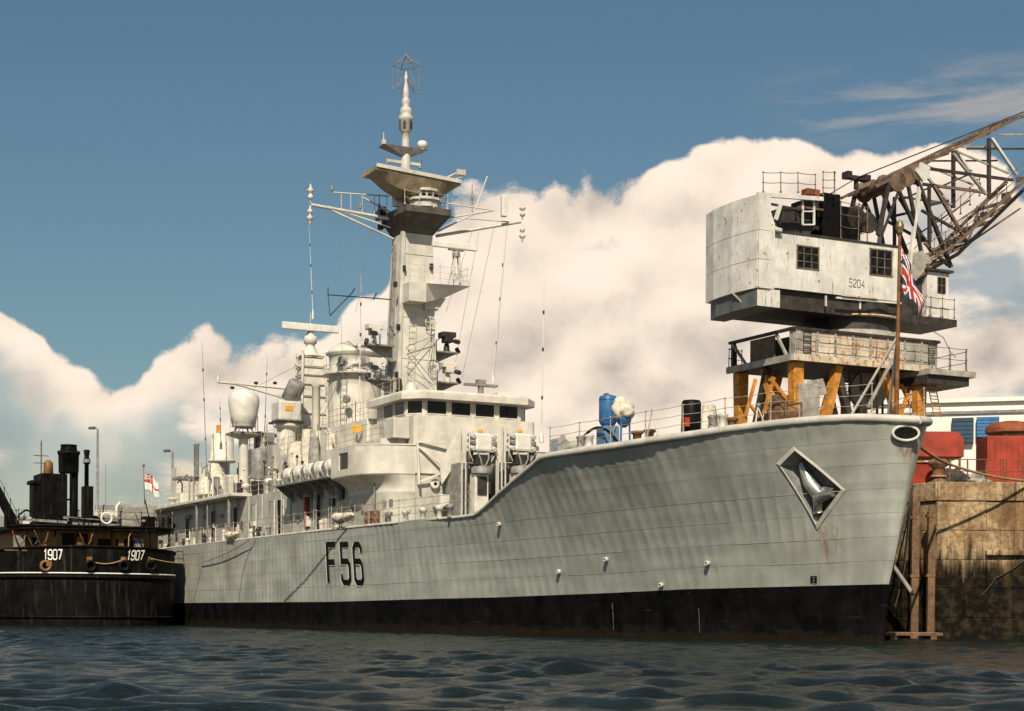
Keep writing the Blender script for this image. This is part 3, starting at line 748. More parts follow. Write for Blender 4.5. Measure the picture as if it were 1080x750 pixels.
# ---------------------------------------------------------------- foremast
def ring4(t0, t1, b, z): return [Vector((t0, -b, z)), Vector((t1, -b, z)), Vector((t1, b, z)), Vector((t0, b, z))]
def MT(z):      # half-width and fore/aft faces of the mast at height z
    f = (z-9)/(23-9); return 1.30-.46*f, 41.8+.15*f, 44.2-.6*f
m = MB(); rings = []
for z in (9, 12.5, 16, 17.8, 20, 22.0):
    b, t0, t1 = MT(z); rings.append(ring4(t0, t1, b, z))
m.loft(rings, smooth=False); fm_ = m.build('foremast', M_MAST, frigate, .05)
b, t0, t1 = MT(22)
m = MB(); m.loft([ring4(t0+.02, t1, b, 21.95), ring4(t0-1.35, t1+.3, b+.5, 22.85), ring4(t0-1.35, t1+.3, b+.5, 23.2)], smooth=False); m.build('mast_head', paint('shaded_mast_head', (.10, .09, .075), .7, vary=.35, vscale=2), frigate)  # dark colour paints in the shade under the search radar and the overhang
# vertical flange on the starboard corner and seams
for k, z in enumerate((10.5, 13.2, 15.0, 17.3, 20.8)):
    b, t0, t1 = MT(z); m = MB(); m.box(t0-.03, t0+.02, -b, b, z, z+.05); m.build('seam', M_MAST, fm_)
b0, t00, _ = MT(9); b1, t01, _ = MT(22)
m = MB(); m.beam((t00+.0, b0+.06, 9), (t01, b1+.06, 22), .22, .22); m.build('corner_flange', M_PALE, fm_)
m = MB(); m.beam((t00+1.1, b0+.1, 12), (t01+1.0, b1+.1, 21.5), .16, .2); m.build('cable_trunk', M_STEEL, fm_)
ladder(fm_, (41.72, .55, 12.4), (41.82, .35, 17.7), .42, (0, 1, 0), 16)
# sponson, with a bar radar
m = MB(); b, t0, t1 = MT(18.5)
T = 19.05
m.hexa([(t0-1.1, .0, 18.0), (t0+.1, .0, 18.0), (t0+.1, b+.05, 18.0), (t0-1.1, b+.05, 18.0), (t0-1.1, 0, T), (t0+.1, 0, T), (t0+.1, b+.05, T), (t0-1.1, b+.05, T)])
m.build('sponson', M_MAST, frigate, .02)
m = MB(); m.hexa([(t0-1.0, -.02, 18.02), (t0+.6, -.02, 18.02), (t0+.6, -.8, 18.15), (t0-.5, -.8, 18.3), (t0-1.1, -.02, T), (t0+.6, -.02, T), (t0+.6, -2.5, T), (t0-1.5, -2.5, T)])
m.build('sponson_wedge', M_MAST, frigate)
m = MB(); m.hexa([(t0-.2, -.3, 17.75), (t0+.6, -.3, 17.75), (t0+.6, -1.4, 17.9), (t0-.2, -1.2, 17.9), (t0-.2, -.3, 18.3), (t0+.6, -.3, 18.3), (t0+.6, -1.6, 18.5), (t0-.2, -1.6, 18.5)]); m.build('sponson_bracket', M_MAST, frigate)
q = SHIP.hit(481, 300, x=41)
rb = bpy.data.objects.new('bar_radar', None); col.objects.link(rb); rb.parent = frigate; rb.location = (41, q.y, T)
for a in range(4):
    c, s_ = math.cos(a*math.pi/2+.7), math.sin(a*math.pi/2+.7); m = MB(); m.tube((.5*c, .5*s_, 0), (.16*c, .16*s_, 1.7), .04, 6); m.tube((.4*c, .4*s_, .5), (-.33*s_, .33*c, .9), .025, 5); m.build('leg', M_PALE, rb)
m = MB(); m.lathe([(.22, 1.65), (.22, 1.9), (.12, 2.0), (.12, 2.05)], n=10); m.cbox((0, 0, 2.05), (.25, .9, .08)); m.build('head', M_STEEL, rb)
m = MB(); m.cbox((0, .1, 2.26), (.22, 2.75, .34)); m.build('scanner', M_WHITE, rb, .05)
rail(frigate, [(t0-1.05, b, T), (t0-1.05, .2, T), (t0-1.4, -2.4, T), (t0+.5, -2.4, T)], 1.0, 3, every=.9)
# signal lamps, triangle aerial and hose loop on the front face of the mast
for px, py, px2, py2 in ((428, 366, 458, 354), (428, 366, 461, 407), (458, 354, 428, 387), (428, 387, 459, 407), (458, 354, 455, 380), (456, 356, 452, 378)):
    m = MB(); m.tube(SX(px, py, 41.55), SX(px2, py2, 41.45), .02, 6); m.build('aerial_strut', M_STEEL, fm_)
q = SX(454, 340, 41.55); m = MB(); m.torus(q, (1, 0, 0), .30, .025, 16, 6); m.tube(q+Vector((0, -.34, 0)), q+Vector((0, .34, 0)), .03); m.tube(q+Vector((0, 0, -.7)), q+Vector((0, 0, .34)), .03); m.build('loop_aerial', M_PALE, fm_)
q = SX(458, 387, 41.6); m = MB(); m.torus(q, (1, 0, .0), .40, .02, 20, 5); m.torus(q+Vector((-.04, 0, .05)), (1, .1, 0), .32, .02, 20, 5); m.build('coiled_cable', M_STEEL, fm_)
q = SX(421, 407, 41.7); m = MB(); m.lathe([(.12, -.4), (.16, -.3), (.16, .3), (.1, .4)], q, 8); m.build('lamp_box', M_DARK, fm_)
for px, py in ((449, 220), (455, 281), (426, 283), (417, 300), (420, 345), (418, 395)):
    q = SX(px, py, 41.8); m = MB(); m.cbox(q, (.2, .16, .3)); m.build('junction_box', M_DARK, fm_)
# lookout instruments on brackets both sides of the mast
def director(t, b, z, sd, dark):
    e = bpy.data.objects.new('sighting_director', None); col.objects.link(e); e.parent = frigate; e.location = (t, b, z)
    mm = M_DARK if dark else M_SHIP
    MB().box(-.5, .5, min(-sd*1.1, sd*.55), max(-sd*1.1, sd*.55), -.08, 0).build('platform', M_STEEL, e)
    m = MB(); m.extrude([(0, -sd*1.1, -.08), (0, sd*.5, -.08), (0, -sd*1.1, -.85)], (.08, 0, 0)); m.build('bracket', M_STEEL, e)
    m = MB(); m.lathe([(.2, 0), (.16, .35), (.12, .5)], n=10); m.build('pedestal', mm, e)
    m = MB(); m.cbox((-.1, 0, .72), (.6, .5, .36)); m.cbox((-.05, 0, .98), (.7, .85, .3)); m.build('optic_head', mm, e, .04)
    m = MB(); m.lathe([(.13, 0), (.13, .5)], (-.5, sd*.28, .6), 8, (-1, 0, -.25)); m.build('lens', M_DARK, e)
    m = MB(); m.lathe([(.12, 0), (.14, .3)], (-.25, sd*.5, .25), 8, (-.4, sd*.3, -1)); m.build('counterweight', M_DARK, e)
    m = MB(); m.path([(.3, -sd*.5, 0), (.3, -sd*.5, .7), (.1, -sd*.2, .9)], .035, 5); m.build('bar', M_STEEL, e)
for px, py, b_, dark in ((394, 364, 2.6, 0), (395, 400, 2.7, 0)):
    q = SHIP.hit(px, py, y=b_); director(q.x, b_, q.z, 1, dark)
for px, py, b_, dark in ((471, 372, -2.1, 1), (472, 404, -2.1, 0)):
    q = SHIP.hit(px, py, x=43); director(43, q.y, q.z, -1, dark)
# mast-head house, wide cheese radar and topmast
b, t0, t1 = MT(22)
m = MB(); m.lathe([(.85, 23.25), (.85, 23.6), (1.0, 23.62), (1.0, 23.75), (.72, 23.78), (.72, 24.1), (.85, 24.12), (.85, 24.25), (.5, 24.3), (.5, 25)], (41.4, -.1, 0), 12, smooth=False); mh = m.build('mast_head_house', M_MAST, frigate)
for a in range(7):
    an = math.pi*(.55+.9*a/6); c = Vector((41.4+.73*math.cos(an), -.1+.73*math.sin(an), 23.94)); m = MB(); m.cbox(c, (.06, .22, .22), an); m.build('window', M_GLASS, mh)
rail(frigate, [(t0-1.3, 1.4, 23.2), (t0-1.3, -1.4, 23.2), (t1+.2, -1.4, 23.2)], .8, 2, every=.9)
cz = SX(440, 184.5, 40.5).z
m = MB(); n_ = 22
bl = SX(397, 179, 40.5).y; br = SX(486, 187, 40.5).y
def cheese(f):   # f -1..1 across
    y = (bl+br)/2+f*(bl-br)/2
    d = 1.25*(1-abs(f)**2.3)
    return y, d
rings = []
for i in range(n_+1):
    f = -1+2*i/n_; y, d = cheese(f); zt_ = cz+.12+.28*f*.5; h = .14+d*.78
    rings.append([Vector((40.5, y, zt_)), Vector((42.6, y, zt_)), Vector((42.6-.1, y, zt_-.26)), Vector((41.8, y, zt_-.26-.85*d)), Vector((40.9, y, zt_-.24-.62*d)), Vector((40.5, y, zt_-.24))])
m.loft(rings, smooth=False); ch_ = m.build('search_radar', paint('radar_reflector', (.33, .26, .17), .6, vary=.25, vscale=2, rust=.12), frigate)
m = MB(); m.beam((40.46, bl, cz+.24), (40.46, br, cz-.06), .12, .2); m.build('upper_edge', M_PALE, ch_)
for a, b_ in (((487, 180), (455, 195)), ((487, 187), (450, 199))):
    m = MB(); m.tube(SX(*a, 40.4), SX(*b_, 41.2), .05, 6); m.build('feed_arm', M_PALE, ch_)
m = MB(); c = SX(486, 182, 40.4); m.cbox(c, (.2, .5, .3)); m.build('feed_horn', M_PALE, ch_)
# topmast: lathe from the platforms to the aerial cage
TT = 43.3
def TZ(py): return SX(428, py, TT).z
tb = SX(428, 130, TT).y
prof = [(.42, TZ(225)), (.36, TZ(200)), (.27, TZ(165)), (.22, TZ(150)), (.22, TZ(140)), (.32, TZ(139)), (.34, TZ(128)), (.40, TZ(127)), (.40, TZ(123)), (.28, TZ(121.5)), (.36, TZ(119)), (.31, TZ(115)), (.18, TZ(112)), (.26, TZ(109)), (.22, TZ(105)), (.14, TZ(103)), (.19, TZ(100)), (.16, TZ(95)), (.09, TZ(87)), (.10, TZ(80)), (.05, TZ(77)), (.02, TZ(75))]
m = MB(); m.lathe(prof, (TT, tb, 0), 14); tm = m.build('topmast', M_PALE, frigate)
for k in range(5):
    a = k*1.26; m = MB(); m.cbox((TT+.3*math.cos(a), tb+.3*math.sin(a), TZ(133)), (.16, .16, .4), a); m.build('sensor', M_DARK, tm)
y0 = SX(402, 154, TT).y; y1 = SX(448, 159, TT).y; z_ = TZ(157)
m = MB(); m.hexa([(TT-.2, tb+.25, z_-.45), (TT+.2, tb+.25, z_-.45), (TT+.2, tb-.25, z_-.45), (TT-.2, tb-.25, z_-.45), (TT-.45, y0, z_), (TT+.45, y0, z_), (TT+.45, y1, z_), (TT-.45, y1, z_)]); m.build('cross_platform', M_STEEL, frigate)
m = MB(); m.lathe([(.2, 0), (.2, .12), (.28, .14), (.28, .42), (.2, .5)], (TT, y1+.15, z_+.05), 12); m.build('lantern', M_WHITE, frigate)
m = MB(); m.tube((TT, y0-.15, z_), (TT, y0-.15, z_+.75), .05, 6, .03); m.cbox((TT, y0-.15, z_+.2), (.2, .2, .25)); m.build('light', M_PALE, frigate)
y0 = SX(408, 170, TT).y; y1 = SX(443, 172, TT).y; z_ = TZ(172)
m = MB(); m.beam((TT, y0, z_), (TT, y1, z_), .14, .16); m.build('lower_spreader', M_PALE, frigate)
for y in (y0, y1): m = MB(); m.lathe([(.1, -.2), (.06, 0), (.12, .22)], (TT, y, z_), 8); m.build('light', M_STEEL, frigate)
# aerial cage
zc = TZ(93); zt_ = TZ(58); r_ = .72
m = MB()
hexp = [Vector((TT+r_*math.cos(a), tb+r_*math.sin(a), TZ(69))) for a in [k*math.pi/3 for k in range(6)]]
hexl = [Vector((TT+r_*1.05*math.cos(a), tb+r_*1.05*math.sin(a), TZ(94))) for a in [k*math.pi/3 for k in range(6)]]
for k in range(6):
    m.tube((TT, tb, zt_), hexp[k], .022, 5); m.tube(hexp[k], hexl[k], .018, 5); m.tube(hexl[k], (TT, tb, TZ(82)), .016, 4)
    m.tube(hexp[k], hexp[(k+1) % 6], .014, 4); m.ball(hexp[k], .05, 6, 4); m.ball(hexl[k], .045, 6, 4)
m.tube((TT, tb, TZ(80)), (TT, tb, TZ(48)), .02, 5, .008); m.ball((TT, tb, zt_), .07, 6, 4)
m.build('aerial_cage', M_STEEL, frigate)
# yards with bracing, lamps and aerials
YT = 43.0
def Y_(px, py): return SX(px, py, YT)
yards = [('yard', .09, (328, 216), (412, 231)), ('yard_brace', .06, (350, 222), (415, 252)), ('yard_brace', .05, (346, 218), (412, 240)), ('yard_strut', .04, (352, 203), (410, 207)), ('yard_strut', .05, (382, 208), (416, 226)),
         ('yard', .09, (460, 249), (549, 234)), ('yard_brace', .05, (460, 232), (521, 222)), ('yard_brace', .05, (462, 244), (505, 223)), ('yard_strut', .04, (462, 213), (521, 222)), ('yard_strut', .035, (462, 228), (548, 235)), ('yard_strut', .035, (500, 223), (514, 186))]
for nm, r, a, b_ in yards: MB().tube(Y_(*a), Y_(*b_), r, 8).build(nm, M_MAST, frigate)
for px in (360, 370, 382, 395, 408): MB().tube(Y_(px, 204+(px-352)*.06), Y_(px, 220+(px-340)*.16), .02, 5).build('yard_tie', M_MAST, frigate)
for px, py, flip in ((327.5, 214, 1), (327, 217, -1), (551, 232, 1), (551, 237, -1)):
    q = Y_(px, py); s_ = flip; pr = [(.05, 0), (.06, .25), (.16, .3), (.2, .45), (.17, .55), (.1, .62), (.09, .75), (.22, .85), (.24, .98), (.12, 1.12), (.08, 1.2), (.10, 1.28), (.02, 1.45)]
    m = MB(); m.lathe([(r*.8, s_*z*.72) for r, z in pr], q, 12); m.build('aerial_finial', M_PALE, frigate)
for px, y0_, y1_ in ((350, 185, 215), (498, 195, 225), (380, 218, 226), (400, 205, 235)):
    m = MB(); m.tube(Y_(px, y1_), Y_(px, y0_), .025, 5); m.lathe([(.08, -.1), (.1, .1), (.05, .2)], Y_(px, y0_+14 if y1_-y0_ > 20 else y0_), 8); m.build('stub_aerial', M_STEEL, frigate)
for x0, x1, y0_, y1_ in ((408.5, 418.5, 197, 222), (522.5, 528, 209, 232)):
    a, b_ = Y_(x0, y0_), Y_(x1, y1_); m = MB(); m.box(YT-.9, YT-.6, min(a.y, b_.y), max(a.y, b_.y), min(a.z, b_.z), max(a.z, b_.z)); m.build('panel_aerial', M_WHITE, frigate, .06)
# folded dipole boom abaft the mast
m = MB(); A = lambda px, py: SHIP.hit(px, py, y=2.0)
m.tube(A(346, 311), A(412, 316), .035, 5)
for a, b_ in (((346, 303), (346, 311)), ((346, 311), (348, 332)), ((348, 333), (372, 308)), ((372, 308), (374, 304)), ((394, 316), (397, 309))): m.tube(A(*a), A(*b_), .03, 5)
m.build('dipole_boom', M_DARK, frigate)
# instruments clustered at the sponson level, starboard quarter of the mast
for k in range(9):
    q = SHIP.hit(random.uniform(398, 414), random.uniform(215, 245), x=43.6); m = MB(); m.cbox(q, (.25, random.uniform(.15, .35), random.uniform(.2, .5)), random.random()); m.build('junction_box', M_STEEL if k % 2 else M_DARK, fm_)

# ---------------------------------------------------------------- upper works abaft the mast
def blk(name, t0, t1, b0, b1, z0, z1, mat=None, bev=.03): return MB().box(t0, t1, b0, b1, z0, z1).build(name, mat or M_SHIP, frigate, bev)
blk('signal_deck', 40.5, 47.5, -3.6, 3.6, 8.06, 11.4)
blk('boiler_casing', 47.6, 56.0, -3.3, 3.3, 8.06, 10.6)
blk('after_deckhouse', 56.1, 66, -2.6, 2.6, 8.06, 11.6)
# funnel
fc = SHIP.hit(374, 420, y=0).x
def FZ(py): return SHIP.hit(374, py, x=fc).z
fr = 1.58
m = MB(); m.lathe([(fr*1.02, 9.9), (fr, FZ(410)), (fr*.985, FZ(398)), (fr*1.07, FZ(397)), (fr*1.07, FZ(394)), (fr*.98, FZ(393)), (fr*.98, FZ(377)), (fr*1.1, FZ(375)), (fr*1.1, FZ(373)), (fr*.9, FZ(368)), (fr*.55, FZ(362)), (fr*.2, FZ(360)), (.05, FZ(359.6))], (fc, 0, 0), 36)
fu = m.build('funnel', M_SHIP, frigate)
m = MB()
for k in range(26):
    a = 2*math.pi*k/26; m.tube((fc+fr*1.2*math.cos(a), fr*1.2*math.sin(a), FZ(397)), (fc+fr*1.2*math.cos(a), fr*1.2*math.sin(a), FZ(388)), .02, 4)
m.torus((fc, 0, FZ(388)), (0, 0, 1), fr*1.2, .025, 32, 5); m.torus((fc, 0, FZ(392)), (0, 0, 1), fr*1.2, .018, 32, 5); m.lathe([(fr, FZ(397)-.02), (fr*1.24, FZ(397)-.02), (fr*1.24, FZ(397)+.03), (fr, FZ(397)+.03)], (fc, 0, 0), 32); m.build('funnel_gallery', M_MAST, fu)
for px, py in ((361, 380), (366, 421), (386, 381)):
    q = SHIP.hit(px, py, y=fr*.8); m = MB(); m.lathe([(.2, -.1), (.26, .1), (.2, .12)], q, 12, (-.5, 1, 0)); m.build('vent', M_STEEL, fu)
ladder(fu, (fc-fr*.75, fr*.75, 10.5), (fc-fr*.75, fr*.75, FZ(380)), .4, (1, 1, 0), 16, mat=M_STEEL)
m = MB(); m.lathe([(.25, 9.9), (.25, FZ(408)), (.3, FZ(407)), (.3, FZ(405))], (fc+1.5, 1.9, 0), 10); m.build('steam_pipe', M_SHIP, fu)
# mainmast: plated tower with frames, bar radar on top
mt = 58.9
def MZ(py): return SHIP.hit(326, py, x=mt).z
m = MB(); rings = [ring4(mt-.9, mt+.9, .84, 11.5), ring4(mt-.78, mt+.78, .74, MZ(420)), ring4(mt-.6, mt+.6, .62, MZ(376))]
m.loft(rings, smooth=False); mm_ = m.build('mainmast', M_SHIP, frigate)
for sx in (-1, 1):
    for sy in (-1, 1): m = MB(); m.tube((mt+sx*.95, sy*.92, 11.5), (mt+sx*.66, sy*.74, MZ(372)), .09, 6); m.build('leg', M_MAST, mm_)
for py in (377, 388, 397, 407, 420, 438, 452):
    f = (MZ(py)-11.5)/(MZ(376)-11.5); w = .98-.28*f; m = MB()
    for a, b_ in (((-w, -w), (w, -w)), ((w, -w), (w, w)), ((w, w), (-w, w)), ((-w, w), (-w, -w))): m.beam((mt+a[0], a[1], MZ(py)), (mt+b_[0], b_[1], MZ(py)), .04, .06)
    m.build('frame', M_STEEL, mm_)
hz_list = [11.5, MZ(452), MZ(438), MZ(420), MZ(407), MZ(397), MZ(388), MZ(377)]
for z0_, z1_ in zip(hz_list, hz_list[1:]):
    w0 = .98-.28*(z0_-11.5)/(MZ(376)-11.5); w1 = .98-.28*(z1_-11.5)/(MZ(376)-11.5)
    for sx, sy in ():
        m = MB()
        if sx: m.tube((mt-w0, -w0, z0_), (mt-w1, w1, z1_), .03, 5)
        else: m.tube((mt-w0, w0, z0_), (mt+w1, w1, z1_), .03, 5)
        m.build('diagonal', M_STEEL, mm_)
m = MB(); m.lathe([(.75, MZ(376)), (.75, MZ(375)), (.55, MZ(374)), (.3, MZ(366)), (.3, MZ(363)), (.42, MZ(362)), (.42, MZ(355)), (.25, MZ(354)), (.2, MZ(349))], (mt, 0, 0), 12); m.build('radar_pedestal', M_SHIP, mm_)
m = MB(); a = SX(297.5, 344, mt-.2); b_ = SX(357, 347, mt-.2); m.cbox((mt-.2, (a.y+b_.y)/2, (a.z+b_.z)/2), (.3, a.y-b_.y, .46)); m.build('radar_bar', M_WHITE, mm_, .05)
m = MB(); m.tube((mt, 0, MZ(345)), (mt, 0, MZ(330)), .03, 5); m.build('pole', M_MAST, mm_)
rail(frigate, [(mt-1.1, 1.1, MZ(420)), (mt-1.1, -1.1, MZ(420)), (mt+1, -1.1, MZ(420))], .9, 2, every=.8)
X_ = lambda px, py: SX(px, py, mt)
for nm, r, a, b_ in (('main_yard', .08, (230, 403), (314, 411)), ('yard_brace', .07, (245, 404), (314, 424)), ('yard_brace', .05, (250, 406), (313, 421)), ('after_derrick', .08, (311, 384), (352, 405)), ('yard_strut', .03, (313, 386), (350, 390))):
    MB().tube(X_(*a), X_(*b_), r, 7).build(nm, M_MAST, frigate)
m = MB(); m.lathe([(.12, -.1), (.14, .15), (.06, .3), (.02, .8)], X_(230, 402), 8); m.build('yard_lamp', M_PALE, frigate)
for px, py in ((245, 409), (290, 404), (270, 404)): m = MB(); m.cbox(X_(px, py), (.16, .2, .16), .5); m.build('yard_block', M_DARK, frigate)
# drum director and its round house beside the mainmast
q = SHIP.hit(302, 435, y=2.4); e = bpy.data.objects.new('gun_director', None); col.objects.link(e); e.parent = frigate; e.location = (q.x, 2.4, 0)
DZ = lambda py: SHIP.hit(302, py, y=2.4).z
m = MB(); m.lathe([(.6, 8.1), (.6, DZ(452)), (.85, DZ(450)), (.85, DZ(446)), (.8, DZ(445))], n=18, smooth=False); m.build('barbette', M_SHIP, e)
m = MB(); m.cbox((0, 0, (DZ(445)+DZ(424))/2), (1.5, 1.5, DZ(424)-DZ(445))); m.build('cabin', M_SHIP, e, .12)
m = MB(); m.lathe([(.42, -.75), (.55, -.7), (.55, .45), (.42, .6), (.1, .62)], (0, -.5, DZ(411)), 16, (-.55, -.3, 1)); m.build('dish_cover', M_STEEL, e)
m = MB(); m.cbox((-.77, .1, DZ(432)), (.03, .5, .3)); m.build('orange_plate', M_RUST_ORANGE, e)
m = MB(); m.cbox((0, 0, DZ(446)), (1.75, 1.75, .12)); m.build('base_ring', M_DARK, e)
# large orange notice plate near the funnel
q = SHIP.hit(376, 452, y=4.0); m = MB(); m.cbox(q, (.06, .55, .38), -.5); m.build('orange_notice', M_RUST_ORANGE, frigate, .02)
# satellite dome on its column
st = SHIP.hit(257, 450, y=3.4); e = bpy.data.objects.new('satellite_dome', None); col.objects.link(e); e.parent = frigate; e.location = (st.x, 3.4, 0)
SZ = lambda py: SHIP.hit(257, py, y=3.4).z
m = MB(); m.lathe([(.30, 8.05), (.30, SZ(463))], n=14); m.build('column', M_SHIP, e)
m = MB(); m.prism([(-.8, .9), (.9, .9), (.9, -1.2), (.3, -2.6), (-.3, -2.6), (-.8, -1.2)], SZ(459), SZ(456.5)); m.prism([(-.3, .3), (.3, .3), (.3, -.3), (-.3, -.3)], SZ(463), SZ(459.1), [(-.75, .8), (.8, .8), (.8, -1.1), (-.75, -1.1)]); m.build('platform', M_STEEL, e)
for a in range(4):
    c, s_ = math.cos(a*1.571+.78), math.sin(a*1.571+.78); m = MB(); m.tube((.7*c, .7*s_, SZ(456.5)), (.45*c, .45*s_, SZ(449)), .06, 6); m.build('support', M_STEEL, e)
m = MB(); m.lathe([(0.585, SZ(451.5)), (0.772, SZ(450)), (0.749, SZ(447.5)), (0.796, SZ(447)), (0.889, SZ(438)), (0.983, SZ(429)), (1.018, SZ(424)), (0.994, SZ(419.5)), (0.866, SZ(415)), (0.608, SZ(412.3)), (0.304, SZ(411.2)), (0.012, SZ(410.9))], n=28); m.build('radome', M_WHITE, e)
rail(e, [(-.7, .85, SZ(456.5)), (.85, .85, SZ(456.5)), (.85, -1.1, SZ(456.5))], .9, 2, every=.8)
# upright drum, canvas-covered director and small platforms right aft
def AB(px, py, b): return SHIP.hit(px, py, y=b)
q = AB(234, 484, 2.6); m = MB(); m.lathe([(.55, 8.05), (.55, q.z-.3), (.95, q.z-.25), (.95, q.z-.1), (.82, q.z), (.82, AB(234, 461, 2.6).z), (.7, AB(234, 458, 2.6).z)], (q.x, 2.6, 0), 18); m.build('missile_director', M_SHIP, frigate)
m = MB(); m.cbox((q.x-.2, 2.9, AB(234, 456, 2.6).z+.1), (.25, .25, .7)); m.build('orange_canister', M_ORANGE, frigate)
q = AB(226, 521, 3.6); zt_ = AB(226, 489, 3.6).z
m = MB(); rings = []
for k in range(8):
    f = k/7; rr = 1.25*(1-f)**.8+.28; rings.append([Vector((q.x+rr*(1+.14*math.sin(3*a+k)+.08*math.sin(7*a))*math.cos(a), 3.6+rr*(1+.14*math.sin(3*a+k)+.08*math.sin(7*a))*math.sin(a)*.9, q.z-.1+(zt_-q.z+.1)*f)) for a in [2*math.pi*i/20 for i in range(20)]])
m.loft(rings); m.build('canvas_hood', M_CANV, frigate)
blk('missile_deck', 56.4, 77, -6.0, 6.0, 8.06, 8.26)
for k, t in enumerate((57.5, 62.0, 64.3, 70.0, 75.5)):
    m = MB(); m.tube((t, 5.8, 5.36), (t, 5.8, 8.06), .05 if k % 2 else .10, 8); m.build('pillar', M_STEEL, frigate)
q = AB(273, 490, 4.2); m = MB(); m.lathe([(.5, q.z-.9), (.5, q.z+.8), (.4, q.z+.95), (.05, q.z+1.0)], (q.x, 4.2, 0), 16); m.build('ventilator', M_STEEL, frigate)
for px in (259, 269, 284):
    q = AB(px, 512, 4.4); m = MB(); m.lathe([(.16, 8.05), (.16, 8.7), (.3, 8.75), (.3, 8.95), (.1, 9.05)], (q.x, 4.4, 0), 12); m.build('mushroom_vent', M_SHIP, frigate)
for (px, py, b_, l, h) in ((200, 540, 3.0, 2.2, 2.6), (200, 505, 3.0, 2.0, .2), (197, 515, 2.0, 1.5, 3.0)):
    q = AB(px, py, b_); blk('after_stand', q.x-l/2, q.x+l/2, b_-1.0, b_+1.0, q.z-h/2, q.z+h/2, M_SHIP if h > 1 else M_STEEL, .02)
q = AB(200, 503, 3.0); rail(frigate, [(q.x-1, 4.0, q.z), (q.x-1, 2.0, q.z), (q.x+1, 2.0, q.z)], 1.0, 3, every=.8)
q = AB(207, 503, 3.0)
for dx in (-.25, .25): m = MB(); m.lathe([(.12, q.z), (.12, q.z+2.2), (.16, q.z+2.25), (.16, q.z+2.35)], (q.x+dx, 3.0, 0), 8); m.build('exhaust_stub', M_STEEL, frigate)
# lattice of stanchions and small gear on the missile deck
random.seed(21)
rail(frigate, [(56.6, 5.9, 8.26), (76.8, 5.9, 8.26), (76.8, -2, 8.26)], 1.0, 3, every=1.5)
rail(frigate, [(50.2, 4.9, 8.06), (61.8, 4.9, 8.06)], 1.0, 3, every=1.5)
for k in range(46):
    t = random.uniform(46, 76); b_ = random.uniform(2.7, 4.6) if t > 56 else random.uniform(3.4, 4.7); z = 8.06 if t < 62 else 8.3
    w, d, h = random.uniform(.3, .9), random.uniform(.3, .8), random.uniform(.4, 1.7)
    typ = random.random(); m = MB()
    if typ < .45: m.cbox((t, b_, z+h/2), (w, d, h), random.choice((0, 0, .2))); m.build('deck_locker', random.choice((M_SHIP, M_SHIP, M_STEEL, M_PALE)), frigate, .03)
    elif typ < .7: m.lathe([(w*.3, z), (w*.3, z+h*.8), (w*.5, z+h*.85), (w*.45, z+h), (.05, z+h*1.05)], (t, b_, 0), 12); m.build('mushroom_vent', M_SHIP, frigate)
    else:
        m.path([(t, b_, z), (t, b_, z+h+.5), (t+.2, b_+.1, z+h+.8), (t+.5, b_+.2, z+h+.6)], .06, 6); m.build('vent_pipe', random.choice((M_PALE, M_STEEL)), frigate)
for k in range(40):   # gear on the higher roofs
    t = random.uniform(45, 66); hi = 10.6 if t < 56 else 11.6
    b_ = random.uniform(-1, 3.0) if t < 56 else random.uniform(-1.5, 2.3)
    if abs(t-fc) < 2.2 and abs(b_) < 2: continue
    if abs(t-mt) < 1.3 and abs(b_) < 1.3: continue
    w, d, h = random.uniform(.25, .7), random.uniform(.25, .7), random.uniform(.3, 1.3); m = MB(); m.cbox((t, b_, hi+h/2), (w, d, h)); 
    if random.random() < .5: m.tube((t, b_, hi+h), (t, b_, hi+h+random.uniform(.3, 1.4)), .03, 5)
    m.build('roof_fitting', random.choice((M_SHIP, M_STEEL, M_PALE, M_SHIP, M_DARK)), frigate, .02)
# side wall details under the wing: doors, pipes, ladders, hose reel
for px, z0, z1 in ((323, 5.45, 7.5), (287, 5.45, 7.5), (268, 5.45, 7.5), (240, 5.45, 7.5)):
    t = AB(px, 540, 5.05).x; m = MB(); m.box(t-.4, t+.4, 5.0, 5.07, z0, z1); d = m.build('side_door', M_HULL, frigate, .03)
    m = MB(); m.path([(t-.42, 5.06, z0), (t-.42, 5.06, z1), (t+.42, 5.06, z1), (t+.42, 5.06, z0)], .035, 6); m.build('frame', M_PALE, d)
for px, mt_ in ((328, M_STEEL), (346, M_STEEL), (296, M_PALE), (276, M_PALE), (262, M_PALE), (225, M_STEEL), (214, M_PALE), (250, M_STEEL), (306, M_STEEL), (394, M_STEEL)):
    t = AB(px, 540, 5.1).x; m = MB(); m.tube((t, 5.06, 5.35), (t, 5.06, 8.0), .035, 6); m.build('pipe', mt_, frigate)
for px in (331, 347): t = AB(px, 520, 5.3).x; ladder(frigate, (t, 5.25, 5.5), (t-.5, 5.4, 8.0), .4, (1, 0, 0), 8, mat=M_PALE)
t = AB(321, 530, 5.3).x; m = MB(); m.box(t-.12, t+.12, 5.05, 5.3, 5.6, 7.4); m.build('fire_hose', paint('hose_red', (.22, .045, .02), .6, vary=.3, vscale=4), frigate, .03)
for px in (370, 382, 405, 412): t = AB(px, 535, 5.08).x; m = MB(); m.box(t-.12, t+.12, 5.0, 5.12, 6.2, 6.6); m.build('switch_box', M_STEEL, frigate)
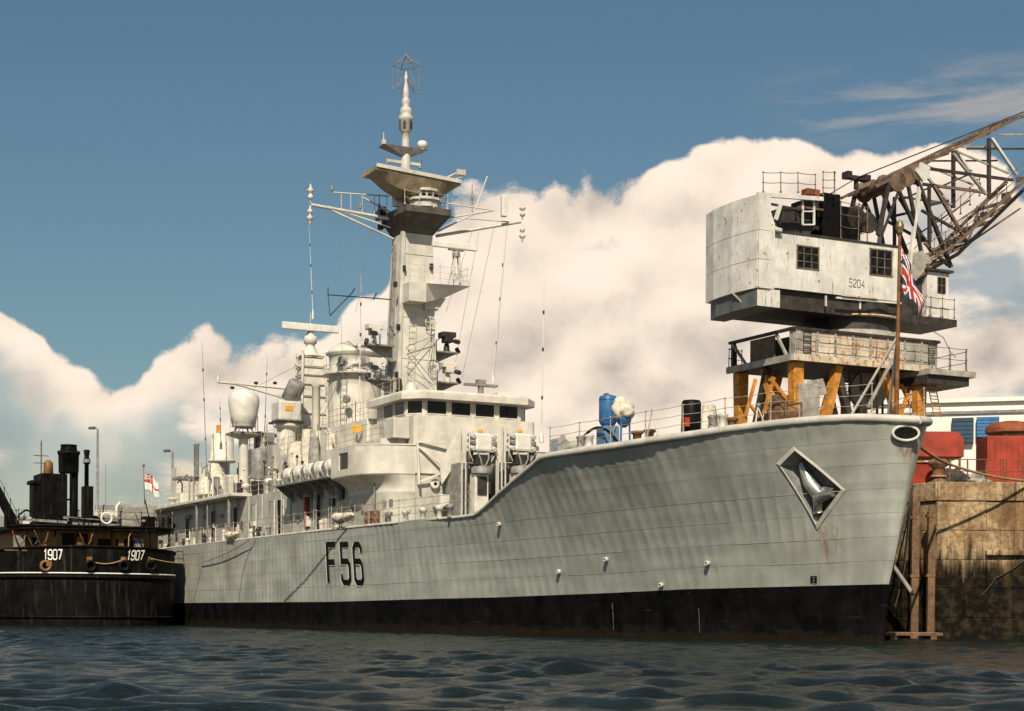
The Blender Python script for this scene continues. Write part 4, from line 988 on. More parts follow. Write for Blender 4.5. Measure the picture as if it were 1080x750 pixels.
# rails, ladders, cable runs and small gear over the upper works
random.seed(77)
for pts, h in (([(40.6, 3.5, 11.4), (47.4, 3.5, 11.4)], 1.0), ([(47.7, 3.2, 10.6), (55.9, 3.2, 10.6)], 1.0), ([(56.2, 2.5, 11.6), (65.9, 2.5, 11.6), (65.9, -2.3, 11.6)], 1.0), ([(40, 3.4, 12.3), (36.4, 3.5, 12.3)], .8), ([(36.4, 4.5, 9.9), (43.9, 4.5, 9.9)], .95)):
    rail(frigate, pts, h, 3, .022, .012, M_RAIL, 1.2)
for px, b_, z0, z1 in ((281, 2.7, 8.3, 12.0), (285, 2.7, 8.3, 12.0), (402, 3.7, 8.1, 11.2), (340, 3.5, 8.1, 10.4)):
    t = AB(px, 480, b_).x; ladder(frigate, (t, b_, z0), (t, b_, z1), .38, (1, 0, 0), 12, mat=M_STEEL)
for k in range(34):      # vertical cable runs and vent trunks on the house sides
    t = random.uniform(41, 66); b_ = 3.53 if t < 47.5 else (3.34 if t < 56 else 2.64); zt = 11.3 if t < 47.5 else (10.5 if t < 56 else 11.5)
    m = MB(); z1 = random.uniform(9.2, zt); m.tube((t, b_, 8.1), (t, b_, z1), random.choice((.03, .04, .07)), 6)
    if random.random() < .5: m.cbox((t, b_+.04, random.uniform(8.6, z1)), (.3, .14, .4))
    m.build('cable_run', random.choice((M_PALE, M_STEEL, M_SHIP, M_DARK)), frigate)
for k in range(22):      # brackets, lamps and boxes in the shade of the rafts and the funnel
    t = random.uniform(40, 60); b_ = random.uniform(3.5, 4.7); z = random.uniform(8.1, 9.4); w = random.uniform(.15, .5)
    m = MB(); m.cbox((t, b_, 8.06+w), (w*1.2, w, w*2)); m.tube((t, b_, 8.06), (t, b_, z+.9), .03, 5); m.ball((t, b_, z+.95), .1, 8, 6)
    m.build('upper_deck_fitting', random.choice((M_DARK, M_STEEL, M_PALE, M_SHIP)), frigate)
for (x0, y0, b0), (x1, y1, b1) in (((362, 392, 3.0), (340, 440, 3.2)), ((352, 405, 2.5), (372, 452, 3.6)), ((330, 380, 1.0), (300, 455, 3.2)), ((313, 386, 1), (262, 412, 3.4)), ((318, 420, 1), (296, 470, 3.4)), ((343, 455, 3.6), (356, 476, 4.3)), ((346, 452, 3.6), (354, 472, 4.4))):
    m = MB(); m.tube(AB(x0, y0, b0), AB(x1, y1, b1), .04 if y0 > 440 else .015, 5); m.build('boom' if y0 > 440 else 'halyard', M_MAST if y0 > 440 else M_STEEL, frigate)
q = AB(313, 478, 4.0); crumple_at = (q.x, 4.0, 8.9)
for px, py, b_, w in ((311, 477, 3.9, .9), (332, 470, 3.8, .7), (349, 466, 3.9, .6), (323, 462, 3.4, .6)):
    q = AB(px, py, b_); m = MB(); rings = []
    for i in range(7):
        f = i/6; rr = w*(1-.55*f)*(1+.1*math.sin(5*f+px)); rings.append([Vector((q.x+rr*(1+.18*math.sin(3*a+px))*math.cos(a), b_+rr*.7*(1+.18*math.sin(2*a+i))*math.sin(a), 8.06+(q.z-8.06+.5)*f)) for a in [2*math.pi*j/14 for j in range(14)]])
    m.loft(rings); m.build('canvas_hood', M_CANV if px != 332 else M_GCANV, frigate)
for k in range(48):      # fittings along the side passage
    t = random.uniform(39.5, 76); z = random.uniform(5.5, 7.4); w, h = random.uniform(.15, .6), random.uniform(.2, .7); m = MB()
    if k % 3 == 0: m.lathe([(.12, 0), (.12, h)], (t, 5.2, 5.36), 8); m.ball((t, 5.2, 5.36+h), .16, 8, 6)
    else: m.box(t-w/2, t+w/2, 5.0, 5.0+random.uniform(.06, .3), z-h/2, z+h/2)
    m.build('passage_fitting', random.choice((M_DARK, M_STEEL, M_STEEL, M_SHIP, M_PALE, M_DARK)), frigate)
for k, t in enumerate((44.0, 50.2, 58.5, 63.2, 69.0, 73.5)):   # open doorways
    m = MB(); m.box(t-.45, t+.45, 5.0, 5.02, 5.45, 7.5); d = m.build('doorway', M_BLACK, frigate)
    m = MB(); m.path([(t-.47, 5.03, 5.45), (t-.47, 5.03, 7.5), (t+.47, 5.03, 7.5), (t+.47, 5.03, 5.45)], .04, 6); m.build('frame', M_PALE, d)
# raft platform
blk('raft_platform', 39.7, 48.2, 4.9, 6.15, 8.06, 8.16, M_STEEL, 0)
for k in range(6): t = 40.2+k*1.55; m = MB(); m.extrude([(t, 5.0, 8.06), (t, 6.1, 8.06), (t, 5.0, 7.2)], (.06, 0, 0)); m.build('bracket', M_STEEL, frigate)
rail(frigate, [(39.8, 6.12, 8.16), (48.1, 6.12, 8.16)], .75, 2, every=1.4)
# guard rails along the deck edge
rail(frigate, [deck_pt(t, .15, -.02) for t in (24.3, 27, 31, 36, 42, 50, 60, 72, 85, 98)], 1.05, 3, every=1.75, mat=M_RAIL, post=.026, wire=.016)
rail(frigate, [deck_pt(t, .25, .05) for t in (16.5, 12.5, 9.4, 6.5, 4.3, 2.5, 1.4)], 1.05, 3, every=1.9, mat=M_RAIL, post=.026, wire=.013)
rail(frigate, [deck_pt(t, .25, .05, -1) for t in (1.4, 2.5, 4.3, 6.5, 9.4, 12.5, 16.5)], 1.05, 3, every=1.9, mat=M_RAIL, post=.026, wire=.013)
# roller fairleads and bollards on the forecastle
for px, py in ((617, 463), (757, 446)):
    b_ = 5.0
    for _ in range(20): q = AB(px, py, b_); b_ = deck_pt(q.x, .42).y
    e = bpy.data.objects.new('roller_fairlead', None); col.objects.link(e); e.parent = frigate; e.location = deck_pt(q.x, .42, .02)
    m = MB(); m.box(-.55, .55, -.25, .25, -.05, .08); m.build('base', M_PALE, e, .03)
    for sx in (-.33, .33): m = MB(); m.lathe([(.2, .08), (.16, .2), (.16, .42), (.22, .5), (.12, .56)], (sx, 0, 0), 12); m.build('roller', M_STEEL if sx > 0 else M_PALE, e)
for px, b_ in ((672, 3.6), (685, 3.4), (772, 2.2), (600, 4.6)):
    q = AB(px, 458, b_); z = deck_z(q.x)-.06; m = MB(); m.lathe([(.26, z), (.26, z+.08), (.17, z+.12), (.17, z+.55), (.25, z+.6), (.25, z+.68), (.05, z+.72)], (q.x, b_, 0), 14); m.build('bollard', M_RUSTY, frigate)
for px, y0_, b_ in ((688, 430, 3.8),):
    q = AB(px, 455, b_); z = deck_z(q.x)-.06; top = AB(px-4, y0_, b_).z; m = MB(); m.tube((q.x-.5, b_, z), (q.x, b_, top), .03, 6); m.tube((q.x+.5, b_, z), (q.x, b_, top), .03, 6); m.build('derrick_stay', M_PALE, frigate)
q = AB(568, 470, 5.0); m = MB(); m.box(16.9, 18.1, 3.9, 4.6, 7.35, 8.25); m.build('deck_winch', paint('pale_blue_paint', (.30, .36, .40), .5, vary=.3, vscale=4), frigate, .06)
m = MB(); m.lathe([(.32, -.55), (.32, .55)], (16.3, 4.3, 7.85), 14, (0, 1, 0)); m.lathe([(.42, -.06), (.42, .06)], (16.3, 4.9, 7.85), 14, (0, 1, 0)); m.build('winch_drum', M_PALE, frigate)
# screen of rails and gear on the upper deck by the tower foot
for px in (402, 420, 438, 455, 466): 
    t = AB(px, 540, 5.9).x; m = MB(); m.lathe([(.14, 5.33), (.12, 5.7), (.2, 5.75), (.2, 5.9), (.05, 5.95)], (t, 5.5, 0), 10); m.build('deck_fitting', random.choice((M_PALE, M_STEEL, M_SHIP)), frigate)
m = MB(); t = AB(388, 545, 5.6).x; m.lathe([(.22, 5.33), (.22, 6.05), (.19, 6.06)], (t, 5.55, 0), 12); m.build('brown_barrel', M_WOOD, frigate)
m = MB(); t = AB(395, 545, 5.6).x; m.lathe([(.22, 5.33), (.22, 6.05), (.19, 6.06)], (t, 5.55, 0), 12); m.build('brown_barrel', M_WOOD, frigate)
# whip aerials
for (x0, y0_), (x1, y1_), b_, r, mt_ in (((571, 462), (574, 292), -4.6, .045, M_WHITE), ((218, 498), (213, 360), 4.6, .04, M_STEEL), ((279, 460), (282, 376), 1.5, .035, M_STEEL), ((330, 332), (326, 238), 4.9, .02, M_WHITE), ((379, 430), (381, 290), 3.2, .035, M_WHITE), ((520, 400), (533, 245), -3.0, .025, M_WHITE), ((233, 470), (232, 420), 3.4, .03, M_RUSTY)):
    a = AB(x0, y0_, b_); b2 = AB(x1, y1_, b_); m = MB(); m.tube(a, a.lerp(b2, .5), r, 6, r*.7); m.tube(a.lerp(b2, .5), b2, r*.7, 6, r*.3)
    for f in (.25, .55, .78): c = a.lerp(b2, f); m.lathe([(r*1.3, -.09), (r*1.3, .09)], c, 6, b2-a, mi=1)
    m.lathe([(r*3, -.25), (r*3, .1), (r, .3)], a, 8); m.build('whip_aerial', [mt_, M_DARK], frigate)
# rigging wires
for (x0, y0_, bb0), (x1, y1_, bb1), r in (((355, 226, 4.6), (362, 400, 4.4), .012), ((375, 232, 3.4), (385, 420, 4), .010), ((393, 240, 2.4), (375, 330, 3), .010), ((521, 240, -4.5), (487, 400, -3.0), .012), ((505, 245, -3.6), (478, 395, -2.6), .010), ((498, 244, -3.2), (470, 330, -2), .009), ((535, 238, -5.3), (520, 410, -4), .010)):
    m = MB(); m.tube(AB(x0, y0_, bb0), AB(x1, y1_, bb1), r, 4); m.build('halyard', M_STEEL, frigate)
# jackstaff and ensign staff
jb = SHIP.hit(945.5, 432, x=1.9); jt = SHIP.hit(949, 246, x=1.35)
m = MB(); m.tube(jb-Vector((0, 0, .35)), jt, .085, 8, .05); js = m.build('jackstaff', paint('varnished_brown', (.24, .10, .035), .5, vary=.3, vscale=5), frigate)
m = MB(); m.lathe([(.05, 0), (.11, .05), (.08, .1), (.14, .2), (.15, .34), (.10, .36), (.13, .4), (.04, .5)], jt-Vector((0, 0, .05)), 10); m.build('crown', paint('tarnished_brass', (.25, .18, .10), .4, metal=.5, vary=.3, vscale=6), js)
for dx, dy in ((1.6, .9), (1.6, -.9)):
    m = MB(); m.tube(jb+(jt-jb)*.42, (jb.x+dx, jb.y+dy, 7.75), .05, 6); m.build('stay', M_PALE, js)
eb = SHIP.hit(155.5, 560, x=96.5)
m = MB(); et = SHIP.hit(151.5, 491, x=97.5); m.tube((96.6, et.y, 5.3), et, .06, 6, .04); m.ball(et, .12, 8, 6); m.build('ensign_staff', M_WOOD, frigate)
# ================================================================== things lying, hanging or standing on the frigate
def raft_canister(k, n, t):
    e = ship_thing('life_raft_canister', 'white life raft canister racked in a row beside the funnel', 'life raft', (t, 5.55, 8.17), 'life raft canisters on the side platform')
    for x in (-.32, .32):
        m = MB(); m.hexa([(x-.05, -.42, 0), (x+.05, -.42, 0), (x+.05, .42, 0), (x-.05, .42, 0), (x-.05, -.5, .28), (x+.05, -.5, .28), (x+.05, .5, .28), (x-.05, .5, .28)]); m.build('cradle', M_STEEL, e)
    m = MB(); m.lathe([(.05, -.72), (.3, -.70), (.36, -.6), (.37, -.05), (.39, -.04), (.39, .04), (.37, .05), (.36, .6), (.3, .70), (.05, .72)], (0, 0, .58), 18, (1, 0, 0)); m.build('shell', M_WHITE, e)
    for x in (-.3, .3): m = MB(); m.torus((x, 0, .58), (1, 0, 0), .375, .018, 18, 5); m.build('strap', M_GCANV, e)
for k in range(5): raft_canister(k, 5, 40.7+1.62*k)
def bundle(px, py, label, L, rad):
    b_ = 5.9
    for _ in range(15): q = SHIP.hit(px, py, y=b_); b_ = deck_pt(q.x, .0).y-.02
    e = ship_thing('canvas_bundle', label, 'canvas bundle', (q.x, b_, q.z), 'rolled bundles lashed to the guard rail')
    m = MB(); rings = []; n = 14
    for i in range(17):
        f = i/16; r_ = rad*max(.05, math.sin(math.pi*min(.985, max(.015, f))))**.45*(1+.09*math.sin(11*f)+.06*math.sin(27*f)); sag = -.12*math.sin(math.pi*f)
        rings.append([Vector(((f-.5)*L, r_*math.cos(a)*(1+.08*math.sin(3*a+9*f)), sag+r_*.8*math.sin(a)*(1+.08*math.cos(2*a+5*f)))) for a in [2*math.pi*k/n for k in range(n)]])
    m.loft(rings); m.build('roll', M_CANV, e)
    for x in (-.3, .3): m = MB(); m.torus((x*L, 0, -.09), (1, 0, 0), rad*.97, .018, 14, 5); m.tube((x*L, 0, rad*.7), (x*L, -.12, rad+.45), .012, 4); m.build('lashing', M_ROPE, e)
bundle(361, 544, 'larger cream rolled canvas bundle lashed to the guard rail above the F56 number', 2.9, .33)
bundle(245, 563, 'smaller cream rolled canvas bundle lashed to the rail below the white satellite dome', 2.2, .30)
# blue tanks on the forecastle
def fdeck(px, b): q = SHIP.hit(px, 455, y=b); return q.x, deck_z(q.x)-.06
t, z = fdeck(641, 4.0)
e = ship_thing('pressure_tank', 'tall blue cylindrical tank on a blue stand at the forecastle rail', 'tank', (t, 4.0, z))
zz = lambda py: SHIP.hit(641, py, y=4.0).z-z
m = MB(); r_ = .36; m.lathe([(.1, zz(452)), (r_*.75, zz(449)), (r_, zz(445)), (r_, zz(420)), (r_*.9, zz(418)), (r_*.4, zz(416.6)), (.02, zz(416.4))], n=22); m.build('vessel', M_BLUE, e)
m = MB(); m.box(-.34, .34, -.34, .34, 0, zz(450)); m.build('stand', paint('pale_blue_stand', (.10, .22, .40), .5, vary=.2, vscale=3), e, .03)
m = MB(); m.path([(.0, 0, zz(417)), (0, 0, zz(415)), (.3, .0, zz(415)), (.42, 0, zz(420)), (.42, 0, .5)], .03, 6); m.build('pipe', M_BLUE, e)
for py in (422, 443): m = MB(); m.torus((0, 0, zz(py)), (0, 0, 1), r_+.005, .015, 22, 5); m.build('band', M_BLUE, e)
t, z = fdeck(658, 3.5)
e = ship_thing('pressure_tank', 'shorter blue tank half covered by a cream canvas, beside the tall one', 'tank', (t, 3.5, z))
zz = lambda py: SHIP.hit(658, py, y=3.5).z-z
m = MB(); r_ = .30; m.lathe([(.08, zz(451)), (r_*.8, zz(447)), (r_, zz(444)), (r_, zz(432)), (r_*.6, zz(430)), (.02, zz(429.6))], n=20); m.build('vessel', M_BLUE, e)
for k in range(3): a = 2.1*k; m = MB(); m.tube((.25*math.cos(a), .25*math.sin(a), 0), (.22*math.cos(a), .22*math.sin(a), zz(446)), .04, 6); m.build('leg', M_BLUE, e)
m = MB(); m.path([(.1, .3, zz(450)), (.0, .5, zz(455)), (-.2, .6, zz(460)), (-.5, .6, .05)], .04, 6); m.build('pipe', M_STEEL, e)
c = Vector((t, 3.5, z+zz(430)))
e = ship_thing('canvas_cover', 'crumpled cream canvas draped over the shorter blue tank', 'canvas cover', c)
def crumple(m, cx, cy, cz, rx, ry, rz, seed, amp=.3, n=26, k=16):
    rings = []
    for i in range(k+1):
        th = math.pi*(.02+.96*i/k); ring = []
        for j in range(n):
            ph = 2*math.pi*j/n; d = Vector((math.sin(th)*math.cos(ph), math.sin(th)*math.sin(ph), math.cos(th)))
            f = 1+amp*mnoise.noise(d*1.7+Vector((seed, 0, 0)))+amp*.6*abs(mnoise.noise(d*4+Vector((0, seed, 0))))-amp*.25
            ring.append(Vector((cx+d.x*rx*f, cy+d.y*ry*f, cz+d.z*rz*f)))
        rings.append(ring)
    m.loft(rings, smooth=True); return m
crumple(MB(), 0, .05, -.12, .40, .50, .50, 4.2, .36, 30, 20).build('cloth', M_CANV, e)
# hose loop
pts = []
for k in range(15):
    f = k/14; q = SHIP.hit(611+43*f, 469-18*math.sin(math.pi*min(1, f*1.05))**.75, y=4.5); pts.append(q)
pts[0].z = deck_z(pts[0].x); pts[-1].z = deck_z(pts[-1].x)+.05
o = bpy.data.objects.new('black_hose', None); bpy.data.objects.remove(o)
base = pts[0].copy()
e = ship_thing('suction_hose', 'black rubber hose arching over the forecastle deck in front of the blue tanks', 'hose', base)
MB().path([p-base for p in pts], .055, 8).build('hose', M_BLACK, e)
m = MB(); m.lathe([(.09, -.1), (.09, .12)], pts[-1]-base, 10, (0, 0, 1)); m.build('coupling', M_STEEL, e)
# black tank with a red patch, and the pale sheet beside it
t, z = fdeck(729, 2.6); zz = lambda py: SHIP.hit(729, py, y=2.6).z-z
e = ship_thing('pressure_tank', 'black upright tank with a small red valve box on the forecastle', 'tank', (t, 2.6, z))
m = MB(); r_ = .38; m.lathe([(r_*.9, .15), (r_, .2), (r_, zz(425)), (r_*.85, zz(422.5)), (.05, zz(421.5))], n=22); m.build('vessel', M_BLACK, e)
for k in range(3): a = 2.1*k+.4; m = MB(); m.tube((.3*math.cos(a), .3*math.sin(a), 0), (.3*math.cos(a), .3*math.sin(a), .25), .05, 6); m.build('foot', M_BLACK, e)
m = MB(); m.cbox((-.25, .42, .75), (.3, .2, .35)); m.build('valve_box', paint('red_enamel', (.42, .05, .025), .45, vary=.2, vscale=4), e, .02)
m = MB(); m.path([(-.3, .5, .15), (-.35, .62, .4), (-.35, .6, .9)], .07, 8); m.build('valve_pipe', M_RUSTY, e)
m = MB(); m.cbox((0, 0, .1), (1.0, 1.0, .1)); m.build('skid', M_STEEL, e)
t, z = fdeck(748, 2.4)
e = ship_thing('canvas_cover', 'pale upright canvas shroud standing next to the black tank', 'canvas cover', (t, 2.4, z))
m = MB(); rings = []
for k in range(9):
    f = k/8; ring = []
    for j in range(18):
        a = 2*math.pi*j/18; rr = (.42-.2*f)*(1+.16*math.sin(4*a+3*f)+.1*math.sin(7*a)); ring.append(Vector((rr*math.cos(a)*.8, rr*math.sin(a), 1.35*f)))
    rings.append(ring)
m.loft(rings).build('shroud', M_CANV, e)
# gear at the bow rail: dark winch, red pot, brown cage
for px, b_, nm, lab, cat in ((781, 1.6, 'fuel_can', 'small red can on deck at the foot of the leftmost orange crane leg', 'can'),):
    t, z = fdeck(px, b_); e = ship_thing(nm, lab, cat, (t, b_, z)); m = MB(); m.box(-.18, .18, -.18, .18, 0, .45); m.build('body', paint('red_enamel', (.42, .05, .025), .45, vary=.2, vscale=4), e, .04)
    m = MB(); m.path([(-.12, 0, .45), (-.12, 0, .55), (.12, 0, .55), (.12, 0, .45)], .025, 6); m.build('handle', M_DARK, e); m = MB(); m.tube((.1, .1, .44), (.2, .15, .56), .035, 6); m.build('spout', M_DARK, e)
for px, b_, lab in ((800, 1.8, 'pale tripod of rods standing on the bow deck'), (828, 1.6, 'rusty machine frame on the bow deck below the crane')):
    t, z = fdeck(px, b_); e = ship_thing('deck_machine', lab, 'machine', (t, b_, z))
    if px == 800:
        for k in range(3): a = 2.1*k; MB().tube((.35*math.cos(a), .35*math.sin(a), 0), (.02, .02*k, 1.0), .03, 6).build('leg', M_PALE, e)
        MB().ball((0, 0, 1.02), .09, 8, 6).build('head', M_STEEL, e)
    else:
        for sx in (-.5, .5):
            for sy in (-.35, .35): MB().tube((sx, sy, 0), (sx, sy, .9), .04, 6).build('post', M_RUSTY, e)
        m = MB(); m.lathe([(.3, -.4), (.3, .4)], (0, 0, .5), 14, (0, 1, 0)); m.build('drum', M_RUSTY, e)
        for sy in (-.35, .35): MB().tube((-.5, sy, .9), (.5, sy, .9), .04, 6).build('top_bar', M_RUSTY, e)
# flags
def union(u, v):     # 0..1 across, 0..1 down -> 0 blue 1 white 2 red
    x, y = (u-.5)*2, (v-.5)
    if abs(x) < .10 or abs(y) < .10: return 2
    if abs(x) < .17 or abs(y) < .17: return 1
    d = min(abs(y-x*.5), abs(y+x*.5))
    if d < .045: return 2
    return 1 if d < .125 else 0
def ensign(u, v):
    if u < .48 and v < .46: return union(u/.48, v/.46)
    if abs(u-.52) < .05 or abs(v-.5) < .075: return 2
    return 1
def flag(name, label, origin, fly, hoist, design, pos, rz=0):
    n, k = 44, 30; m = MB(); vs = [pos(i/n, j/k) for i in range(n+1) for j in range(k+1)]
    m.v = [tuple(p) for p in vs]
    for i in range(n):
        for j in range(k):
            m.f.append((i*(k+1)+j, (i+1)*(k+1)+j, (i+1)*(k+1)+j+1, i*(k+1)+j+1)); m.m.append(design((i+.5)/n, (j+.5)/k)); m.sm.append(True)
    o = m.build(name, [M_BLUE_FLAG, M_WHITE_FLAG, M_RED_FLAG]); o.location = origin; o.rotation_euler = (0, 0, rz)
    s = o.modifiers.new('thickness', 'SOLIDIFY'); s.thickness = .006
    return tag(o, label, 'flag')
fo = SHIP.M @ (jb+(jt-jb)*.90)
def jack(u, v):
    x = .07+.66*u**.8*(1-.25*v)+.10*v*u+.08*math.sin(8*u+3*v)*u**.5; y = -.10-.20*math.sin(9*u+2.2*v)*(u**.5)-.1*u; z = -1.35*v*(1-.45*u)-1.75*u**1.15-.10*math.sin(9*u)
    return Vector((x, y, z))
flag('union_flag', 'limp red white and blue union flag hanging from the bow jackstaff', fo, 2, 1, union, jack)
fo = SHIP.M @ (et+Vector((0, 0, -.35)))
flag('white_ensign', 'white ensign with red cross flying from the stern staff behind the tug', fo, 2, 1, ensign,
     lambda u, v: Vector((.05+1.25*u+.12*v*u, -.1-.22*math.sin(8*u+1.5*v)*u**.5, -1.5*v*(1-.1*u)-1.2*u**1.1-.12*math.sin(10*u+v))))
# ropes
def rope(label, pts, r, mat, sag=0.0, n=14, cat='rope'):
    a = Vector(pts[0]); P = []
    for i in range(len(pts)-1):
        p, q = Vector(pts[i]), Vector(pts[i+1])
        for k in range(n): f = k/n; P.append(p.lerp(q, f)-Vector((0, 0, sag*4*f*(1-f))))
    P.append(Vector(pts[-1])); o = MB().path([p-a for p in P], r, 6).build('mooring_rope', mat); o.location = a
    return tag(o, label, cat)
W = lambda v: SHIP.M @ v
hp = lambda px, py, off=.06: W(hull_pt(*hull_hit(px, py), off))
rope('thin dark rope hanging down the grey hull left of the F56 number', [hp(366, 557, .03), hp(344, 585, .03), hp(322, 612, .03), hp(300, 634, .03)], .02, M_DROPE)
rope('thin pale rope hanging from the deck edge down the hull near the tug', [hp(270, 569, .03), hp(262, 585, .03), hp(256, 606, .03), hp(252, 634, .03)], .014, M_STEEL)

# ================================================================== the quay
QA = SHIP.M @ Vector((9.1, -8.5, 0)); QD = (SHIP.M.to_3x3() @ Vector((1, 0, 0)))
QB = QA+QD*330; QZ = 6.4
def concrete():
    m = bpy.data.materials.new('stained_concrete'); m.use_nodes = True; w = NT(m.node_tree); w.n.clear()
    b = w.new('ShaderNodeBsdfPrincipled'); o = w.new('ShaderNodeOutputMaterial'); w.l.new(b.outputs[0], o.inputs[0])
    geo = w.new('ShaderNodeNewGeometry').outputs['Position']; sp = w.new('ShaderNodeSeparateXYZ'); w.l.new(geo, sp.inputs[0]); z = sp.outputs[2]
    n1 = w.noise(geo, .9, 8, .65); n2 = w.noise(geo, 6, 6, .7)
    c = w.mix(w.smooth(n1, .38, .62), (.24, .155, .085, 1), (.46, .35, .21, 1)); c = w.mix(w.math('MULTIPLY', w.smooth(n2, .45, .65), .7), c, (.13, .078, .04, 1))
    mp = w.new('ShaderNodeMapping'); w.l.new(geo, mp.inputs[0]); mp.inputs['Scale'].default_value = (1.3, 1.3, .10)
    s1 = w.noise(mp.outputs[0], 1.4, 5, .6); c = w.mix(w.math('MULTIPLY', w.smooth(s1, .48, .66), .62), c, (.10, .052, .024, 1))
    s2 = w.noise(mp.outputs[0], 3.3, 5, .6); c = w.mix(w.math('MULTIPLY', w.smooth(s2, .57, .68), .62), c, (.035, .025, .02, 1))
    # tide line: wet weed below, ragged edge
    zz = w.math('ADD', z, w.math('MULTIPLY', w.math('SUBTRACT', w.noise(mp.outputs[0], 2.2, 5, .65), .5), 4.2))
    wet = w.smooth(zz, 4.0, 2.7); c = w.mix(wet, c, w.mix(w.smooth(w.noise(geo, 2.6, 8, .7), .42, .66), (.006, .005, .004, 1), (.035, .027, .014, 1)))
    w.l.new(c, b.inputs['Base Color']); w.l.new(w.smooth(wet, 0, 1, .85, .75), b.inputs['Roughness'])
    b.inputs['Specular IOR Level'].default_value = .08
    bn = w.new('ShaderNodeBump'); bn.inputs['Strength'].default_value = .8; bn.inputs['Distance'].default_value = .08; w.l.new(w.noise(geo, 5, 9, .7), bn.inputs['Height']); w.l.new(bn.outputs[0], b.inputs['Normal'])
    return m
M_CONC = concrete()
M_PAVE = paint('quay_paving', (.22, .20, .17), .9, vary=.3, vscale=.4, bump=.3)
m = MB(); m.add([(QA.x+.2, QA.y+.2, QZ), (120, QA.y+.2, QZ), (120, QB.y, QZ), (QB.x, QB.y, QZ)], [(0, 1, 2, 3)])
tag(m.build('quay', M_PAVE), kind='structure')
qw = thing('quay_wall', 'high stained concrete quay wall with black weed along the tide line, beside the bow', 'quay wall', (QA.x, QA.y, 0))
m = MB(); m.add([(.12, .12, -2), (100, .12, -2), (100, .12, QZ-.02), (.12, .12, QZ-.02)], [(0, 1, 2, 3)])
e_ = Vector((QD.x, QD.y, 0)); nq = Vector((-QD.y, QD.x, 0)); nq = nq if nq.x < 0 else -nq      # outward normal of the berth side
p0 = -nq*.12; m.add([p0+Vector((0, 0, -2)), p0+e_*330+Vector((0, 0, -2)), p0+e_*330+Vector((0, 0, QZ-.02)), p0+Vector((0, 0, QZ-.02))], [(0, 1, 2, 3)])
m.build('core', M_CONC, qw)
random.seed(5)
crs = [(-1.5, .9, .05), (.9, 2.1, .05), (2.1, 3.25, .05), (3.25, 4.45, 0), (4.45, 5.65, 0), (5.65, 6.42, .07)]
def block(base, d, L, z0, z1, out, nrm):
    a = base+d*.005; b_ = base+d*(L-.005); o1 = nrm*(out+random.uniform(-.03, .03)); inn = -nrm*.3; m = MB()
    g = .005
    P = [a+o1, b_+o1, b_+inn, a+inn]; m.hexa([p+Vector((0, 0, z0+g)) for p in P]+[p+Vector((random.uniform(-.006, .006), random.uniform(-.006, .006), z1-g)) for p in P])
    m.build('block', M_CONC, qw, .025)
for k, (z0, z1, out) in enumerate(crs):
    x = 0.0 - (.0 if k % 2 else 0); first = 1.1 if k % 2 else 2.0
    while x < 14: L = first if x == 0 else random.uniform(1.9, 2.5); block(Vector((x, 0, 0)), Vector((1, 0, 0)), L, z0, z1, out, Vector((0, -1, 0))); x += L
    x = .0; 
    while x < 22: L = (2.0 if k % 2 else 1.1) if x == 0 else random.uniform(1.9, 2.5); block(e_*x, e_, L, z0, z1, out, nq); x += L
# ledge shelf and corner timbers
def QH(px, py, out=0.0): return at_y(px, py, QA.y-out)
e = QH(1052, 583); m = MB(); m.cbox((e.x-QA.x+1.2, -.08, e.z), (3.4, .2, .22)); m.build('ledge', M_CONC, qw, .03)
def pile(px, label, y, w_, top):
    p = at_y(px, 600, y); o = thing('fender_pile', label, 'timber pile', (p.x, p.y, -1.5)); m = MB(); m.beam((0, 0, 0), (.05, 0, top+1.5), w_, w_); m.build('post', M_WOOD, o, .03)
    for z in (2.6, 5.0): m2 = MB(); m2.box(-w_/2-.02, w_/2+.02, -w_/2-.02, w_/2+.02, z+1.5-.06, z+1.5+.06); m2.build('iron_band', M_RUSTY, o)
pile(964, 'tall weathered timber fender pile at the quay corner beside the stem', QA.y-.35+1.2, .32, 5.9)
pile(981, 'shorter timber fender pile tight against the quay corner', QA.y-.32, .30, 5.2)
p = at_y(940, 668, 68.6); o = thing('landing_stage', 'small pale timber landing float at the foot of the quay wall', 'float', (at_y(960, 668, 68.2).x, 68.2, 0))
for k in range(4): m = MB(); m.box(-1.1+.03*k, 1.15-.05*k, -.62+.31*k, -.34+.31*k, .18, .30); m.build('plank', M_CANV if k % 2 else M_WOOD, o)
for x in (-.8, .8): m = MB(); m.box(x-.12, x+.12, -.6, .6, -.2, .18); m.build('bearer', M_WOOD, o)
p0 = at_y(939, 592, 70.2); p1 = at_y(963, 627, 69.0)
o = MB().tube((0, 0, 0), p1-p0, .09, 8).build('boom_pole', M_STEEL); o.location = p0; tag(o, 'grey pole slanting down between the stem and the quay corner', 'pole')
rope('dark cable hanging from the quay edge beside the fender pile', [at_y(963, 512, 70.0), at_y(955, 545, 70.0), at_y(944, 585, 69.6), at_y(940, 600, 69.6)], .045, M_DROPE, .1)
rope('long thin dark rope hanging straight down beside the tall fender pile', [at_y(962, 520, 70.1), at_y(954, 600, 70.1), at_y(944, 640, 69.7)], .025, M_DROPE, .05)
rope('tan mooring rope from the bow running across the red containers', [W(hull_pt(hc[0], hc[1], -.2)), at_y(1000, 489, 66.6), at_y(1082, 507, 69.0), at_y(1150, 512, 70.5)], .055, M_ROPE, .12)
rope('thin slack rope across the lower quay wall', [QH(1082, 590, .12), QH(1050, 610, .12), QH(1035, 628, .12)], .025, M_DROPE, .05)
